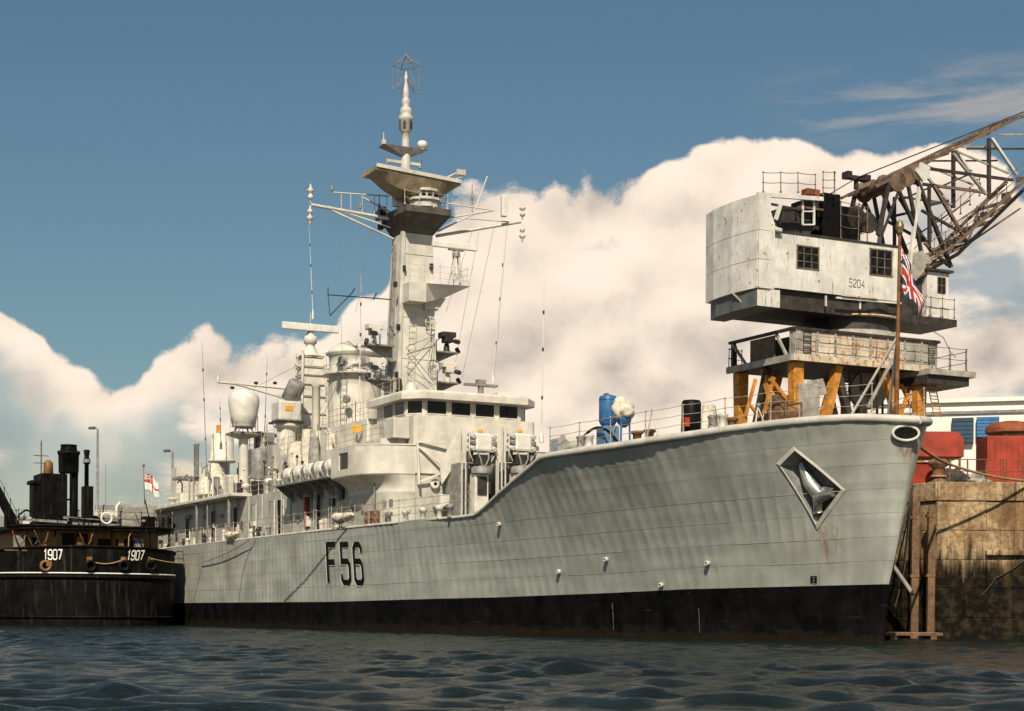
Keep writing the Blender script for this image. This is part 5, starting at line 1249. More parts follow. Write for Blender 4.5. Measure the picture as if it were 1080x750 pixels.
# red shelter, containers, drums on the quay edge
M_RED = paint('red_oxide_paint', (.32, .036, .016), .6, vary=.25, vscale=1.5, rust=.18, rcol=(.14, .05, .02))
def quay_thing(name, label, cat, px, Y): p = at_y(px, 500, Y); return thing(name, label, cat, (p.x, Y, QZ)), p.x, Y
e, x0, y0 = quay_thing('shelter', 'red half-round canopy shelter on the quay behind the bow', 'shelter', 985, 74)
zt_ = at_y(985, 457, 74).z-QZ; hw = (at_y(1011, 457, 74).x-at_y(958, 457, 74).x)/2
m = MB(); prof = [(-hw, zt_-1.1), (-hw, zt_-.35), (-hw*.85, zt_-.08), (-hw*.5, zt_), (hw*.5, zt_), (hw*.85, zt_-.08), (hw, zt_-.35), (hw, zt_-1.1)]
m.extrude([(x, -.8, z) for x, z in prof], (0, 1.8, 0)); m.build('canopy', M_RED, e, .03)
for sx in (-1, 1):
    for y in (-.7, .9): m = MB(); m.tube((sx*hw*.85, y, 0), (sx*hw*.85, y, zt_-1.0), .05, 6); m.build('post', M_RUSTY, e)
e, x0, y0 = quay_thing('container', 'square red steel container with a rail post in front, on the quay edge', 'container', 1056, 73)
w2 = (at_y(1077, 480, 73).x-at_y(1035, 480, 73).x)/2; zt_ = at_y(1056, 462, 73).z-QZ
m = MB(); m.box(-w2, w2, -.9, .9, .1, zt_); m.build('body', M_RED, e, .03)
for k in range(7): x = -w2+.12+k*(2*w2-.24)/6; m = MB(); m.box(x-.04, x+.04, -.935, -.89, .2, zt_-.1); m.build('rib', M_RED, e)
for sx in (-1, 1): m = MB(); m.box(sx*w2*.9-.1, sx*w2*.9+.1, -.8, .8, 0, .12); m.build('runner', M_RUSTY, e)
e, x0, y0 = quay_thing('storage_drum', 'rusty orange domed tank standing behind the red container', 'tank', 1066, 77)
zt_ = at_y(1066, 445, 77).z-QZ; m = MB(); m.lathe([(1.0, 0), (1.0, zt_-.55), (1.12, zt_-.5), (1.12, zt_-.3), (.9, zt_-.1), (.4, zt_), (.02, zt_+.02)], n=24); m.build('shell', M_RUSTY, e)
m = MB(); m.lathe([(1.13, zt_-.52), (1.14, zt_-.3), (.92, zt_-.09), (.42, zt_+.01), (.03, zt_+.03)], n=24); m.build('lid', paint('orange_red_lid', (.24, .065, .022), .7, vary=.3, vscale=3, rust=.3), e)
e, x0, y0 = quay_thing('red_bin', 'low dark red bin half hidden behind the stem', 'bin', 972, 71.5)
m = MB(); zt_ = at_y(972, 489, 71.5).z-QZ; m.hexa([(-.55, -.4, 0), (.55, -.4, 0), (.55, .4, 0), (-.55, .4, 0), (-.7, -.5, zt_), (.7, -.5, zt_), (.7, .5, zt_), (-.7, .5, zt_)]); m.build('body', M_RED, e, .03)
m = MB(); m.path([(-.7, -.5, zt_), (.7, -.5, zt_), (.7, .5, zt_), (-.7, .5, zt_)], .05, 6, closed=True); m.build('lip', M_RUSTY, e)
e, x0, y0 = quay_thing('mooring_bollard', 'rusty brown mooring bollard at the quay corner', 'bollard', 990, 70.3)
m = MB(); m.lathe([(.42, 0), (.42, .08), (.27, .14), (.25, .65), (.42, .78), (.44, .92), (.3, 1.02), (.02, 1.05)], n=18); m.build('post', M_RUSTY, e)
m = MB(); m.torus((0, 0, .3), (0, 0, 1), .30, .05, 16, 6); m.build('turn_of_rope', M_ROPE, e)
e, x0, y0 = quay_thing('wire_cage', 'dark rounded heap of netting on the quay beside the red shelter', 'net heap', 1005, 71.6)
crumple(MB(), 0, 0, .32, .62, .5, .42, 8.0, .4).build('netting', paint('dark_net', (.06, .055, .05), .9, vary=.4, vscale=9, bump=.8, bscale=25), e)
e, x0, y0 = quay_thing('debris_heap', 'pale grey heap of rubble bags on the quay left of the red container', 'rubble heap', 1022, 71.8)
crumple(MB(), 0, 0, .25, .8, .5, .35, 2.0, .5).build('sacks', M_GCANV, e)
e, x0, y0 = quay_thing('railing', 'short rusty hand railing along the quay edge in front of the red container', 'railing', 1035, 69.9)
for k in range(5): m = MB(); x = -1.3+k*.75; m.tube((x, 0, 0), (x+random.uniform(-.04, .04), 0, 1.0), .03, 6); m.build('post', M_RUSTY, e)
for z in (.5, .98): m = MB(); m.tube((-1.3, 0, z), (1.7, 0, z), .02, 5); m.build('bar', M_RUSTY, e)
# white shed
M_SHED = paint('white_cladding', (.72, .70, .64), .6, vary=.08, vscale=.3, rust=.03)
pa = Vector((25, 121, QZ)); pb = Vector((66, 109, QZ)); d = (pb-pa); Ls = d.length; an = math.atan2(d.y, d.x)
e = thing('shed', 'long white dockyard shed with blue shutters behind the red containers', 'building', pa, an)
SH = Frame(pa.x, pa.y, QZ, an); zt_ = SH.hit(1040, 424, y=0).z
m = MB(); m.box(0, Ls, 0, 14, 0, zt_); m.build('wall', M_SHED, e)
m = MB(); m.box(-.2, Ls+.2, -.3, 14.3, zt_+.004, zt_+.28); m.build('roof', M_SHED, e)
m = MB(); zg = SH.hit(1040, 434, y=0).z; m.box(.0, Ls, -.16, -.004, zg-.14, zg+.06); m.build('gutter', M_STEEL, e)
for x0_, x1_, y0_, y1_, mt_ in ((1004, 1027, 441, 468, paint('dark_blue_shutter', (.02, .055, .10), .5, vary=.2)), (1030, 1054, 440, 462, paint('blue_shutter', (.04, .15, .34), .5, vary=.2))):
    a = SH.hit(x0_, y1_, y=0); b_ = SH.hit(x1_, y0_, y=0)
    m = MB(); m.box(a.x, b_.x, -.45, -.0, a.z, b_.z); s_ = m.build('shutter', mt_, e, .03)
    nsl = 6
    for k in range(nsl): z0 = a.z+(b_.z-a.z)*k/nsl; m = MB(); m.box(a.x+.03, b_.x-.03, -.49, -.45, z0+.02, z0+(b_.z-a.z)/nsl-.02); m.build('slat', mt_, s_)
a = SH.hit(1030, 478, y=0); b_ = SH.hit(1040, 462, y=0); m = MB(); m.box(a.x, b_.x, -.2, 0, a.z, b_.z); m.build('door', paint('dark_blue_shutter', (.02, .055, .10)), e)
# floodlight posts far along the quay
def post(px, py, Y, label):
    t_ = at_y(px, py, Y); o = thing('lamp_post', label, 'lamp post', (t_.x, Y, QZ), 0, 'floodlight posts along the quay'); h = t_.z-QZ
    m = MB(); m.lathe([(.26, 0), (.26, .5), (.2, .55), (.13, h)], n=10); m.build('pole', M_STEEL, o)
    m = MB(); m.path([(0, 0, h-.1), (-.1, 0, h+.15), (-.7, 0, h+.2)], .09, 6); m.build('arm', M_STEEL, o)
    m = MB(); m.hexa([(-1.1, -.3, h+.0), (-.3, -.3, h+.05), (-.3, .3, h+.05), (-1.1, .3, h+.0), (-1.1, -.25, h+.3), (-.3, -.25, h+.35), (-.3, .25, h+.35), (-1.1, .25, h+.3)]); m.build('lamp_head', M_DARK, o, .04)
post(103, 453, 212, 'tall thin floodlight post behind the black tug funnels')
post(182, 477, 212, 'thin floodlight post between the ensign and the frigate upper works')
p = at_y(181, 509, 212); m = MB()
# low sheds far along the quay, mostly hidden by the ships
for px, Y, w_, h, lab in ((160, 250, 16, 8, 'low pale quayside store seen between tug and frigate stern'), (60, 300, 34, 9, 'long low grey warehouse far behind the tug')):
    p = at_y(px, 600, Y); e = thing('store_building', lab, 'building', (p.x, Y, QZ), .2); mt_ = M_GCANV if Y > 280 else M_SHIP
    m = MB(); m.box(-w_/2, w_/2, 0, 10, 0, h); m.build('wall', paint('grey_store_wall', (.30, .29, .27), .8, vary=.2, vscale=.3), e)
    m = MB(); m.extrude([(-w_/2-.3, -.3, h), (w_/2+.3, -.3, h), (w_/2+.3, 5, h+2), (-w_/2-.3, 5, h+2)], (0, 0, .2)); m.extrude([(-w_/2-.3, 5, h+2), (w_/2+.3, 5, h+2), (w_/2+.3, 10.3, h), (-w_/2-.3, 10.3, h)], (0, 0, .2)); m.build('roof', M_STEEL, e)
    for k in range(5): x = -w_/2+w_*(k+.5)/5; m = MB(); m.box(x-.8, x+.8, -.05, .0, h*.45, h*.75); m.build('window', M_GLASS, e)
# far shore
m = MB(); rings = []
for i in range(60):
    x = -1500+i*50; h = 14+10*mnoise.noise((i*.17, 0, 0))+5*mnoise.noise((i*.5, 3, 0)); rings.append([Vector((x, 1150, -2)), Vector((x, 1180, h*.7)), Vector((x, 1260, h)), Vector((x, 1500, -2))])
m.loft(rings, closed_u=False); tag(m.build('far_shore', paint('far_land', (.05, .07, .045), .95, vary=.3, vscale=.02)), kind='structure')
# ================================================================== the quay crane
crane = thing('quay_crane', 'white and rusty portal crane on orange legs with lattice jib, behind the bow', 'crane', CRANE.M @ Vector((0, 0, QZ)), CRANE.a)
M_CW = paint('crane_white_paint', (.62, .61, .57), .5, vary=.15, vscale=.9, rust=.39, rscale=.8, rcol=(.17, .07, .025), streak=5)
M_CWR = paint('crane_rusty_white', (.56, .50, .40), .6, vary=.2, vscale=1.1, rust=.52, rscale=.9, rcol=(.25, .10, .03), streak=4)
M_CO = paint('crane_orange_paint', (.52, .22, .03), .55, vary=.3, vscale=2, rust=.46, rscale=.9, rcol=(.10, .04, .015))
M_CD = paint('crane_dark_steel', (.045, .038, .032), .6, vary=.4, vscale=2, rust=.3, rcol=(.10, .045, .02))
M_CB = paint('crane_brown_steel', (.16, .11, .075), .65, vary=.35, vscale=2.5, rust=.35)
M_CG = paint('crane_grey_steel', (.34, .32, .28), .6, vary=.25, vscale=2, rust=.3)
def C(px, py, y): q = CRANE.hit(px, py, y=y); return Vector((q.x, y, q.z-QZ))
def CX(px, py, x): q = CRANE.hit(px, py, x=x); return Vector((x, q.y, q.z-QZ))
PZ0 = C(838, 380, 0).z; PZ1 = C(838, 373, 0).z; PZ2 = C(836, 346.5, 0).z
PW = C(985, 375, 0).x; PD = CX(768, 380, 0).y
def cpart(name, m, mat, bev=0, parent=None): return m.build(name, mat, parent or crane, bev)
# legs, sill beams, wheels
LG = [(.5, .45), (.5, PD-.45), (PW-.6, .45), (PW-.6, PD-.45)]
for i, (x, y) in enumerate(LG):
    m = MB(); m.hexa([(x-.2, y-.2, .75), (x+.2, y-.2, .75), (x+.2, y+.2, .75), (x-.2, y+.2, .75), (x-.32, y-.28, PZ0), (x+.32, y-.28, PZ0), (x+.32, y+.28, PZ0), (x-.32, y+.28, PZ0)]); cpart('leg', m, M_CO, .03)
for x in (LG[0][0], LG[2][0]):
    m = MB(); m.box(x-.3, x+.3, -.6, PD+.6, .45, .95); s_ = cpart('sill_beam', m, M_CO, .03)
    for y in (-.3, .3, PD-.3, PD+.3): m = MB(); m.lathe([(.3, -.12), (.34, -.12), (.34, -.1), (.3, -.1), (.3, .1), (.02, .1)], (x, y, .30), 16, (1, 0, 0)); m.build('wheel', M_CD, s_)
def beam(name, a, b_, w_, mat, h=None, parent=None): m = MB(); m.beam(a, b_, w_, h); return cpart(name, m, mat, 0, parent)
mid = PW/2
beam('brace', (LG[0][0]+2.6, .45, PZ0), (LG[0][0]+.9, .45, 1.0), .42, M_CO); beam('brace', (LG[0][0]+2.6, .45, PZ0-.4), (LG[0][0]+4.6, .45, .9), .35, M_CD)
beam('brace', (LG[2][0]-2.4, .45, PZ0), (LG[2][0]-.2, .45, 2.0), .40, M_CO); beam('brace', (LG[2][0]-1.2, .45, 3.5), (LG[2][0]+.2, .45, 5.8), .2, M_CG)
beam('brace', (.5, .7, 1.0), (.5, PD*.55, PZ0), .34, M_CO); beam('brace', (.5, PD-.7, 1.0), (.5, PD*.5, PZ0), .34, M_CD)
beam('brace', (PW-.6, .7, 1.0), (PW-.6, PD*.5, PZ0), .3, M_CO); beam('brace', (LG[1][0]+2.4, PD-.45, PZ0), (LG[1][0]+.6, PD-.45, 1.0), .36, M_CO)
beam('brace', (LG[3][0]-2.4, PD-.45, PZ0), (LG[3][0]-.4, PD-.45, 1.0), .36, M_CO)
for (a, b_, w_) in (((786, 440), (797, 400), .14), ((806, 436), (816, 398), .16), ((812, 400), (838, 432), .2), ((866, 440), (874, 412), .22), ((800, 440), (790, 425), .12), ((950, 438), (962, 400), .16), ((962, 430), (950, 405), .14), ((925, 440), (925, 392), .1), ((908, 440), (908, 395), .1), ((812, 436), (868, 436), .1), ((880, 438), (880, 395), .08)):
    beam('knee_strut', C(*a, .9), C(*b_, .9), w_, M_CO if w_ > .11 else M_CD)
m = MB(); m.extrude([C(852, 402, .5), C(868, 399, .5), C(873, 416, .5), C(856, 419, .5)], (0, .05, 0)); cpart('inspection_panel', m, M_CG)
# white diagonal spar and cable drum under the deck
beam('spar', C(915, 430, -.4), C(942, 378, -.4), .12, M_CG)
q = C(915, 412, 2.2); m = MB(); m.lathe([(1.0, -.25), (1.0, -.2), (.55, -.18), (.55, .18), (1.0, .2), (1.0, .25)], q, 24, (.3, 1, 0)); cpart('cable_reel', m, M_CG)
m = MB(); m.lathe([(.3, -.3), (.56, -.17), (.56, .17), (.3, .3)], q, 20, (.3, 1, 0)); cpart('cable_coil', m, M_CB)
for px in (888, 896, 904, 931, 938): q = C(px, 400, 3.0); m = MB(); m.tube((q.x, 3, 0), (q.x, 3, PZ0), .07, 6); cpart('conduit', m, M_CD)
ladder(crane, C(892, 440, 1.5), C(892, 382, 1.5), .5, (1, 0, 0), 16, .03, M_CD)
ladder(crane, C(989, 440, .1), C(980, 392, .1), .5, (1, 0, 0), 14, .03, M_CO)
q = C(852, 412, .2); m = MB(); m.box(q.x-.6, q.x+.6, .1, .9, 0, q.z+.35); cpart('switch_cabinet', m, M_CG, .03)
m = MB(); m.box(q.x-.95, q.x-.2, 1.5, 2.4, 0, q.z-.1); cpart('winch_house', m, M_CB, .03)
crumple(MB(), q.x+.4, -.1, 2.4, .75, .6, .8, 3, .5).build('hanging_net', M_GCANV, crane)
# portal deck: edge beams, wall panels with ribs, soffit
m = MB(); m.box(.0, PW, .02, PD, PZ0+.05, PZ1-.02); cpart('deck_plate', m, M_CD)
beam('edge_beam', (-.05, -.06, (PZ0+PZ1)/2), (PW, -.06, (PZ0+PZ1)/2), .14, M_CWR, PZ1-PZ0); beam('edge_beam', (-.06, 0, (PZ0+PZ1)/2), (-.06, PD, (PZ0+PZ1)/2), .14, M_CG, PZ1-PZ0)
n = 8; xw = C(983, 360, .6).x
for k in range(n):
    x0_ = .45+(xw-.45)*k/n; x1_ = .45+(xw-.45)*(k+1)/n
    m = MB(); m.box(x0_+.02, x1_-.02, .15, .22, PZ1+.02, PZ2-.02); cpart('wall_panel', m, M_CWR if k < 6 else M_CG)
    m = MB(); m.box(x0_-.05, x0_+.05, .08, .16, PZ1, PZ2+.02); cpart('rib', m, M_CG)
m = MB(); m.box(.3, xw+.1, .05, .5, PZ2, PZ2+.14); cpart('top_flange', m, M_CD)
for x in (.45, xw-.9):
    ladder(crane, (x+.45, .05, PZ1), (x+.45, .05, PZ2+.1), .45, (1, 0, 0), 5, .03, M_CD)
rail(crane, [(.05, -.1, PZ1), (PW, -.1, PZ1)], 1.0, 2, .03, .018, M_CG, 1.25, postname='rail_post', wirename='rail_bar')
# open left end: timber-clad box and struts
y0_ = PD*.25; y1_ = PD*.62
m = MB(); m.box(.2, .28, PD*.33, PD*.70, PZ1+.02, PZ2-.05); cpart('end_panel', m, M_CB)
m = MB(); m.box(.1, 1.2, PD*.02, PD*.08, PZ1, PZ2+.05); cpart('end_post', m, M_CG)
m = MB(); m.box(.1, .3, PD-.3, PD-.1, PZ1, PZ2+.05); cpart('end_post', m, M_CD)
beam('end_strut', (.1, PD*.12, PZ1), (.1, PD*.28, PZ2), .12, M_CG); beam('end_strut', (.1, PD*.96, PZ2), (.1, PD*.74, PZ1), .12, M_CG)
beam('top_flange', (.1, 0, PZ2+.05), (.1, PD, PZ2+.05), .2, M_CD, .14)
m = MB(); m.box(1.3, xw, 1.2, PD-.3, PZ1, PZ2); cpart('machinery_block', m, M_CD)
rail(crane, [(-.05, PD*.85, PZ1), (-.05, PD, PZ1), (1.0, PD+.2, PZ1)], 1.0, 2, .03, .018, M_CD, 1.0, postname='rail_post', wirename='rail_bar')
# lower landing on the right
a = C(975, 388, -.5); b_ = C(1024, 392, -.5); m = MB(); m.box(a.x, b_.x, -.9, 2.2, a.z-.35, a.z-.05); cpart('landing', m, M_CG); m = MB(); m.box(a.x, b_.x-.3, -.7, 2.0, a.z-.8, a.z-.36); cpart('landing_frame', m, M_CD)
rail(crane, [(a.x+.2, -.85, a.z-.05), (b_.x-.1, -.85, a.z-.05), (b_.x-.1, 2.1, a.z-.05)], 1.15, 2, .03, .02, M_CB, 1.2, postname='rail_post', wirename='rail_bar')
m = MB(); m.path([C(985, 350, -.3), C(995, 356, -.3), C(1003, 372, -.3), C(1008, 377, -.3)], .03, 6); cpart('cable', m, M_CG)
# slewing ring
cx = C(893, 340, 3).x; cy = 2.7
rz0, rz1 = PZ2+.05, C(880, 331, 1.0).z
m = MB(); m.lathe([(2.75, rz0), (2.75, rz0+.2), (2.55, rz0+.25), (2.55, rz0+.4)], (cx, cy+.15, 0), 40); cpart('slewing_ring', m, M_CG)
m = MB(); m.lathe([(2.4, rz0+.3), (2.4, rz1+.7)], (cx, cy+.15, 0), 40); cpart('king_drum', m, M_CD)
m = MB(); m.lathe([(2.6, rz1-.05), (2.75, rz1-.05), (2.75, rz1+.03), (2.6, rz1+.03)], (cx, cy+.15, 0), 40); cpart('ring_flange', m, M_CWR)
# machinery house
HY = .35
hl = C(813, 270, HY).x; hr = C(947, 270, HY).x; hz0 = C(880, 310.5, HY).z; hz1 = C(880, 252.5, HY).z; HD = 4.7
m = MB(); m.box(hl, hr, HY+.06, HD, hz0+.02, hz1-.02); hs = cpart('machinery_house', m, M_CW)
m = MB(); m.box(hl-.2, hr+.1, HY+.25, HD-.2, hz0-.95, hz0); cpart('under_frame', m, M_CD)
np_ = 5
wins = [(C(840, 283, HY), C(864, 261, HY)), (C(917, 290, HY), C(941, 264.5, HY))]
cuts = [hl]+[w_[k].x for w_ in wins for k in (0, 1)]+[hr]
edges = [hl, wins[0][0].x, wins[0][1].x, (wins[0][1].x+wins[1][0].x)/2, wins[1][0].x, wins[1][1].x, hr]
for a, b_ in zip(edges, edges[1:]):
    w_ = [q for q in wins if abs(q[0].x-a) < .01]
    if w_:
        z0, z1 = w_[0][0].z, w_[0][1].z
        for u, v in ((hz0, z0), (z1, hz1)): m = MB(); m.box(a+.008, b_-.008, HY, HY+.06, u, v); m.build('panel', M_CW, hs)
        wo = MB()
        for (u0, u1, v0, v1) in ((a, a+.07, z0, z1), (b_-.07, b_, z0, z1), (a, b_, z0, z0+.07), (a, b_, z1-.07, z1)): wo.box(u0, u1, HY-.03, HY+.05, v0, v1)
        for k in (1, 2):
            wo.box(a+(b_-a)*k/3-.02, a+(b_-a)*k/3+.02, HY-.015, HY+.04, z0+.05, z1-.05); wo.box(a+.05, b_-.05, HY-.012, HY+.038, z0+(z1-z0)*k/3-.02, z0+(z1-z0)*k/3+.02)
        wd = wo.build('window', M_CB, crane)
        for i in range(3):
            for j in range(3):
                x0_, x1_ = a+(b_-a)*i/3+.03, a+(b_-a)*(i+1)/3-.03; zz0, zz1 = z0+(z1-z0)*j/3+.03, z0+(z1-z0)*(j+1)/3-.03; t1, t2 = random.uniform(-.01, .01), random.uniform(-.01, .01)
                m = MB(); m.add([(x0_, HY+.02+t1, zz0), (x1_, HY+.02-t1, zz0), (x1_, HY+.02-t2, zz1), (x0_, HY+.02+t2, zz1)], [(0, 1, 2, 3)]); m.build('pane', M_GLASS, wd)
    else: m = MB(); m.box(a+.008, b_-.008, HY, HY+.06, hz0, hz1); m.build('panel', M_CW, hs)
m = MB(); m.box(hl-.05, hr+.05, HY-.05, HD, hz1, hz1+.1); cpart('roof_edge', m, M_CD)
g = MB(); gw = C(912.5, 300, HY).x-C(895, 300, HY).x; gx = C(895.5, 300, HY).x; gz = C(903, 303, HY).z; ghh = C(903, 295, HY).z-gz
for k, ch in enumerate('5204'): glyph(g, ch, lambda u, v, l, k=k: Vector((gx+gw*(k*.25+u*.3), HY-.012-l, gz+ghh*v)), .13)
cpart('fleet_number', g, paint('faded_grey_lettering', (.20, .19, .17), .7, vary=.3))
# counterweight box at the left end
nx = C(800, 260, .0).x; cb0 = C(800, 322, 0).z; cb1 = C(800, 303.5, 0).z; ct = C(800, 204.5, 0).z
def pxsolve(px, y, py=260): return C(px, py, y).x
P1 = (pxsolve(773, 1.9), 1.9); P2 = (pxsolve(754, 3.7), 3.7)
plan = [(nx, .02), P1, P2, (P2[0]+.3, 4.9), (hl+.1, 4.9), (hl+.1, .3)]
m = MB(); m.prism([(nx+.05, .08), (P1[0]+.06, P1[1]), (P2[0]+.06, P2[1]), (P2[0]+.35, 4.85), (hl, 4.85), (hl, .4)], cb1, ct-.05); cw = cpart('counterweight', m, M_CW)
vz = [cb1, cb1+(ct-cb1)*.31, cb1+(ct-cb1)*.62, ct]
for a, b_ in (((hl-.28, .02), (nx, .02)), ((nx, .02), P1), (P1, P2), (P2, (P2[0]+.3, 4.9))):
    a = Vector(a); b_ = Vector(b_); d = (b_-a).normalized(); nn = Vector((d.y, -d.x))*.05
    if nn.dot(Vector((cx, cy))-a) > 0: nn = -nn
    for z0, z1 in zip(vz, vz[1:]):
        p, q = a+d*.01, b_-d*.01; m = MB(); m.hexa([(p.x, p.y, z0+.012), (q.x, q.y, z0+.012), (q.x+nn.x, q.y+nn.y, z0+.012), (p.x+nn.x, p.y+nn.y, z0+.012), (p.x, p.y, z1-.012), (q.x, q.y, z1-.012), (q.x+nn.x, q.y+nn.y, z1-.012), (p.x+nn.x, p.y+nn.y, z1-.012)]); m.build('panel', M_CW, cw)
m = MB(); m.box(hl-.30, hl+.02, .03, 1.2, cb1+.02, hz1+.35); m.build('corner_column', M_CW, cw, .02)
m = MB(); m.prism([(nx, .1), (P1[0]+.1, P1[1]), (P2[0]+.1, P2[1]), (P2[0]+.5, 4.8), (hl+.3, 4.8), (hl+.3, .2)], cb0, cb1, ); m.build('ballast_box', paint('ballast_green_grey', (.10, .115, .11), .6, vary=.25, vscale=1.5, rust=.25), cw)
m = MB(); m.box(nx-.0, hl+.35, .05, .2, cb0, cb1); m.build('skirt', M_CW, cw)
beam('gusset', (P1[0]-.05, P1[1]-.1, cb1), (P1[0]+.3, P1[1]-.8, cb0+.1), .08, M_CG)
# open roof gear: gable frame, ladder frame, drums, hand rails
rz = ct
ta = C(802, 205, .1); tb_ = C(868, 210, .1)
beam('roof_beam', (nx, .12, ct), (tb_.x, .12, tb_.z), .16, M_CW, .2); beam('roof_beam', (nx, .3, ct-.28), (C(846, 210, .3).x, .3, ct-.42), .1, M_CD)
for a, b_ in (((808, 215), (815, 238)), ((823, 216), (818, 232)), ((803, 237), (824, 243))): beam('frame_strut', C(*a, .15), C(*b_, .15), .16, M_CW)
m = MB(); a = C(804, 239, .1); m.extrude([C(803, 241, .1), C(825, 245, .1), C(818, 238, .1), C(806, 236, .1)], (0, .5, 0)); cpart('gusset_plate', m, M_CWR)
a = C(815, 222, 2.0); b_ = C(905, 246, 2.0)
m = MB(); m.box(a.x, C(845, 230, 2.0).x, 1.2, 4.4, hz1+.1, C(830, 224, 2).z); cpart('winch_bed', m, M_CD)
m = MB(); m.box(C(866, 230, 1.2).x, C(884, 230, 1.2).x, 1.0, 3.8, hz1+.1, C(870, 204, 1.2).z); cpart('motor_house', m, M_BLACK, .05)
m = MB(); m.box(C(884, 230, 1.4).x, C(908, 230, 1.4).x, 1.4, 3.6, hz1+.1, C(895, 218, 1.4).z); cpart('motor_house', m, M_BLACK, .05)
for px, py, r_ in ((840, 234, .75), (858, 232, .8), (906, 238, .55), (893, 232, .6)):
    q = C(px, py, 2.2); m = MB(); m.lathe([(r_, -1.0), (r_, -.9), (r_*.75, -.88), (r_*.75, .88), (r_, .9), (r_, 1.0)], (q.x, 2.4, q.z), 22, (0, 1, 0)); cpart('winch_drum', m, M_CD)
for px in (846.5, 858.5): beam('gate_post', C(px, 237, .3), C(px, 208, .3), .09, M_CW)
for py in (237, 223, 209): beam('gate_bar', C(846, py, .3), C(859, py, .3), .07, M_CW)
ztop = C(806, 203, .3).z
rail(crane, [C(805, 203, .2), C(840, 203, .2), C(860, 205, .2)], 1.0, 2, .03, .02, M_CB, 1.0, postname='rail_post', wirename='rail_bar')
rail(crane, [C(868, 206, .6), C(880, 206, .6), C(880, 206, 3.4)], 1.2, 3, .03, .02, M_CB, .7, postname='rail_post', wirename='rail_bar')
rail(crane, [Vector((C(888, 248, HY).x, HY+.1, hz1+.1)), Vector((C(920, 248, HY).x, HY+.1, hz1+.1)), Vector((C(920, 248, HY).x, 3, hz1+.1))], 1.9, 3, .035, .02, M_CB, 1.0, postname='rail_post', wirename='rail_bar')
m = MB(); m.box(C(842, 207, 1).x, C(866, 207, 1).x, .8, 3.6, ct-.15, ct-.05); cpart('cat_walk', m, M_CB)
m = MB(); q = C(855, 204, .8); m.cbox(q, (.8, .5, .35)); cpart('gear_case', m, paint('orange_red_lid', (.40, .10, .03)))
# pulley block on the hoist ropes
q = C(903, 188, 2.0); m = MB(); m.cbox(q, (1.1, .4, .18)); m.cbox(q+Vector((0, 0, -.3)), (.18, .18, .55)); m.cbox(q+Vector((-.6, 0, .08)), (.3, .5, .35)); m.cbox(q+Vector((.6, 0, .05)), (.35, .5, .3)); cpart('rope_guide', m, M_CD)
for dy in (-.25, .25):
    m = MB(); m.tube(C(866, 210, 2.0+dy), C(905, 187, 2.0+dy), .03, 5); m.tube(C(905, 187, 2.0+dy), C(1095, 112, 2.0+dy), .035, 5); cpart('hoist_rope', m, M_CD)
# jib: two lattice sides with cross members
def jib_line(px): return 0
chords = [((923, 197), (1100, 112), .20, M_CB), ((960, 296), (1010, 268), .24, M_CB), ((1010, 268), (1100, 180), .22, M_CB)]
webs = [((972, 180), (957, 296), .24, M_CW), ((938, 192), (926, 248), .26, M_CD), ((944, 192), (965, 240), .22, M_CD), ((965, 184), (1003, 282), .26, M_CD), ((930, 248), (950, 196), .16, M_CD), ((958, 196), (972, 268), .22, M_CD),
        ((980, 178), (1068, 190), .20, M_CD), ((988, 196), (1042, 204), .16, M_CB), ((1005, 162), (1040, 205), .18, M_CG), ((1043, 146), (1043, 208), .24, M_CD), ((1046, 146), (1072, 184), .20, M_CW), ((985, 196), (1020, 256), .22, M_CB),
        ((980, 196), (980, 262), .20, M_CD), ((972, 222), (1012, 244), .18, M_CD), ((1010, 160), (1064, 183), .12, M_CG), ((982, 216), (1000, 212), .2, M_CD), ((985, 200), (1022, 184), .12, M_CD), ((975, 256), (1000, 280), .2, M_CB), ((968, 270), (1005, 262), .14, M_CB), ((1020, 258), (1076, 220), .12, M_CB), ((1000, 240), (1060, 200), .10, M_CB), ((1020, 157), (1090, 157), .12, M_CD), ((1052, 142), (1092, 142), .12, M_CG)]
for yy in (1.1, 3.9):
    for a, b_, w_, mt_ in chords: beam('chord', C(*a, 1.1)+Vector((0, yy-1.1, 0)), C(*b_, 1.1)+Vector((0, yy-1.1, 0)), w_*.72, mt_)
    for a, b_, w_, mt_ in webs: beam('lattice_strut', C(*a, 1.1)+Vector((0, yy-1.1, 0)), C(*b_, 1.1)+Vector((0, yy-1.1, 0)), w_*.72, mt_)
for px, py in ((930, 194), (958, 182), (972, 176), (1000, 161), (1043, 140), (1080, 122), (966, 292), (1000, 274), (1020, 258), (1045, 234), (1070, 210)):
    p = C(px, py, 1.1); beam('cross_tie', p, p+Vector((0, 2.8, 0)), .16, M_CB)
for (a, b_) in (((930, 194), (972, 176)), ((972, 176), (1043, 140)), ((1043, 140), (1080, 122)), ((966, 292), (1020, 258)), ((1020, 258), (1070, 210))):
    p, q = C(*a, 1.1), C(*b_, 1.1); beam('plan_brace', p, q+Vector((0, 2.8, 0)), .11, M_CB); beam('plan_brace', p+Vector((0, 2.8, 0)), q, .11, M_CB)
m = MB(); m.extrude([C(966, 180, .9), C(972, 171, .9), (C(981, 176, .9)), C(981, 187, .9), C(974, 191, .9)], (0, .12, 0)); cpart('head_gusset', m, M_CW)
m = MB(); m.extrude([C(972, 264, 1.0), C(985, 274, 1.0), C(966, 296, 1.0), C(958, 288, 1.0)], (0, 1.2, 0)); cpart('foot_casting', m, M_CG)
for px, py, r_ in ((947, 191, .55), (957, 187, .5), (968, 181, .45)):
    q = C(px, py, 1.0); m = MB(); m.lathe([(r_, 0), (r_, .12), (r_*.8, .2), (r_*.8, 2.6), (r_, 2.7), (r_, 2.85)], q, 18, (0, 1, 0)); cpart('sheave', m, M_CB)
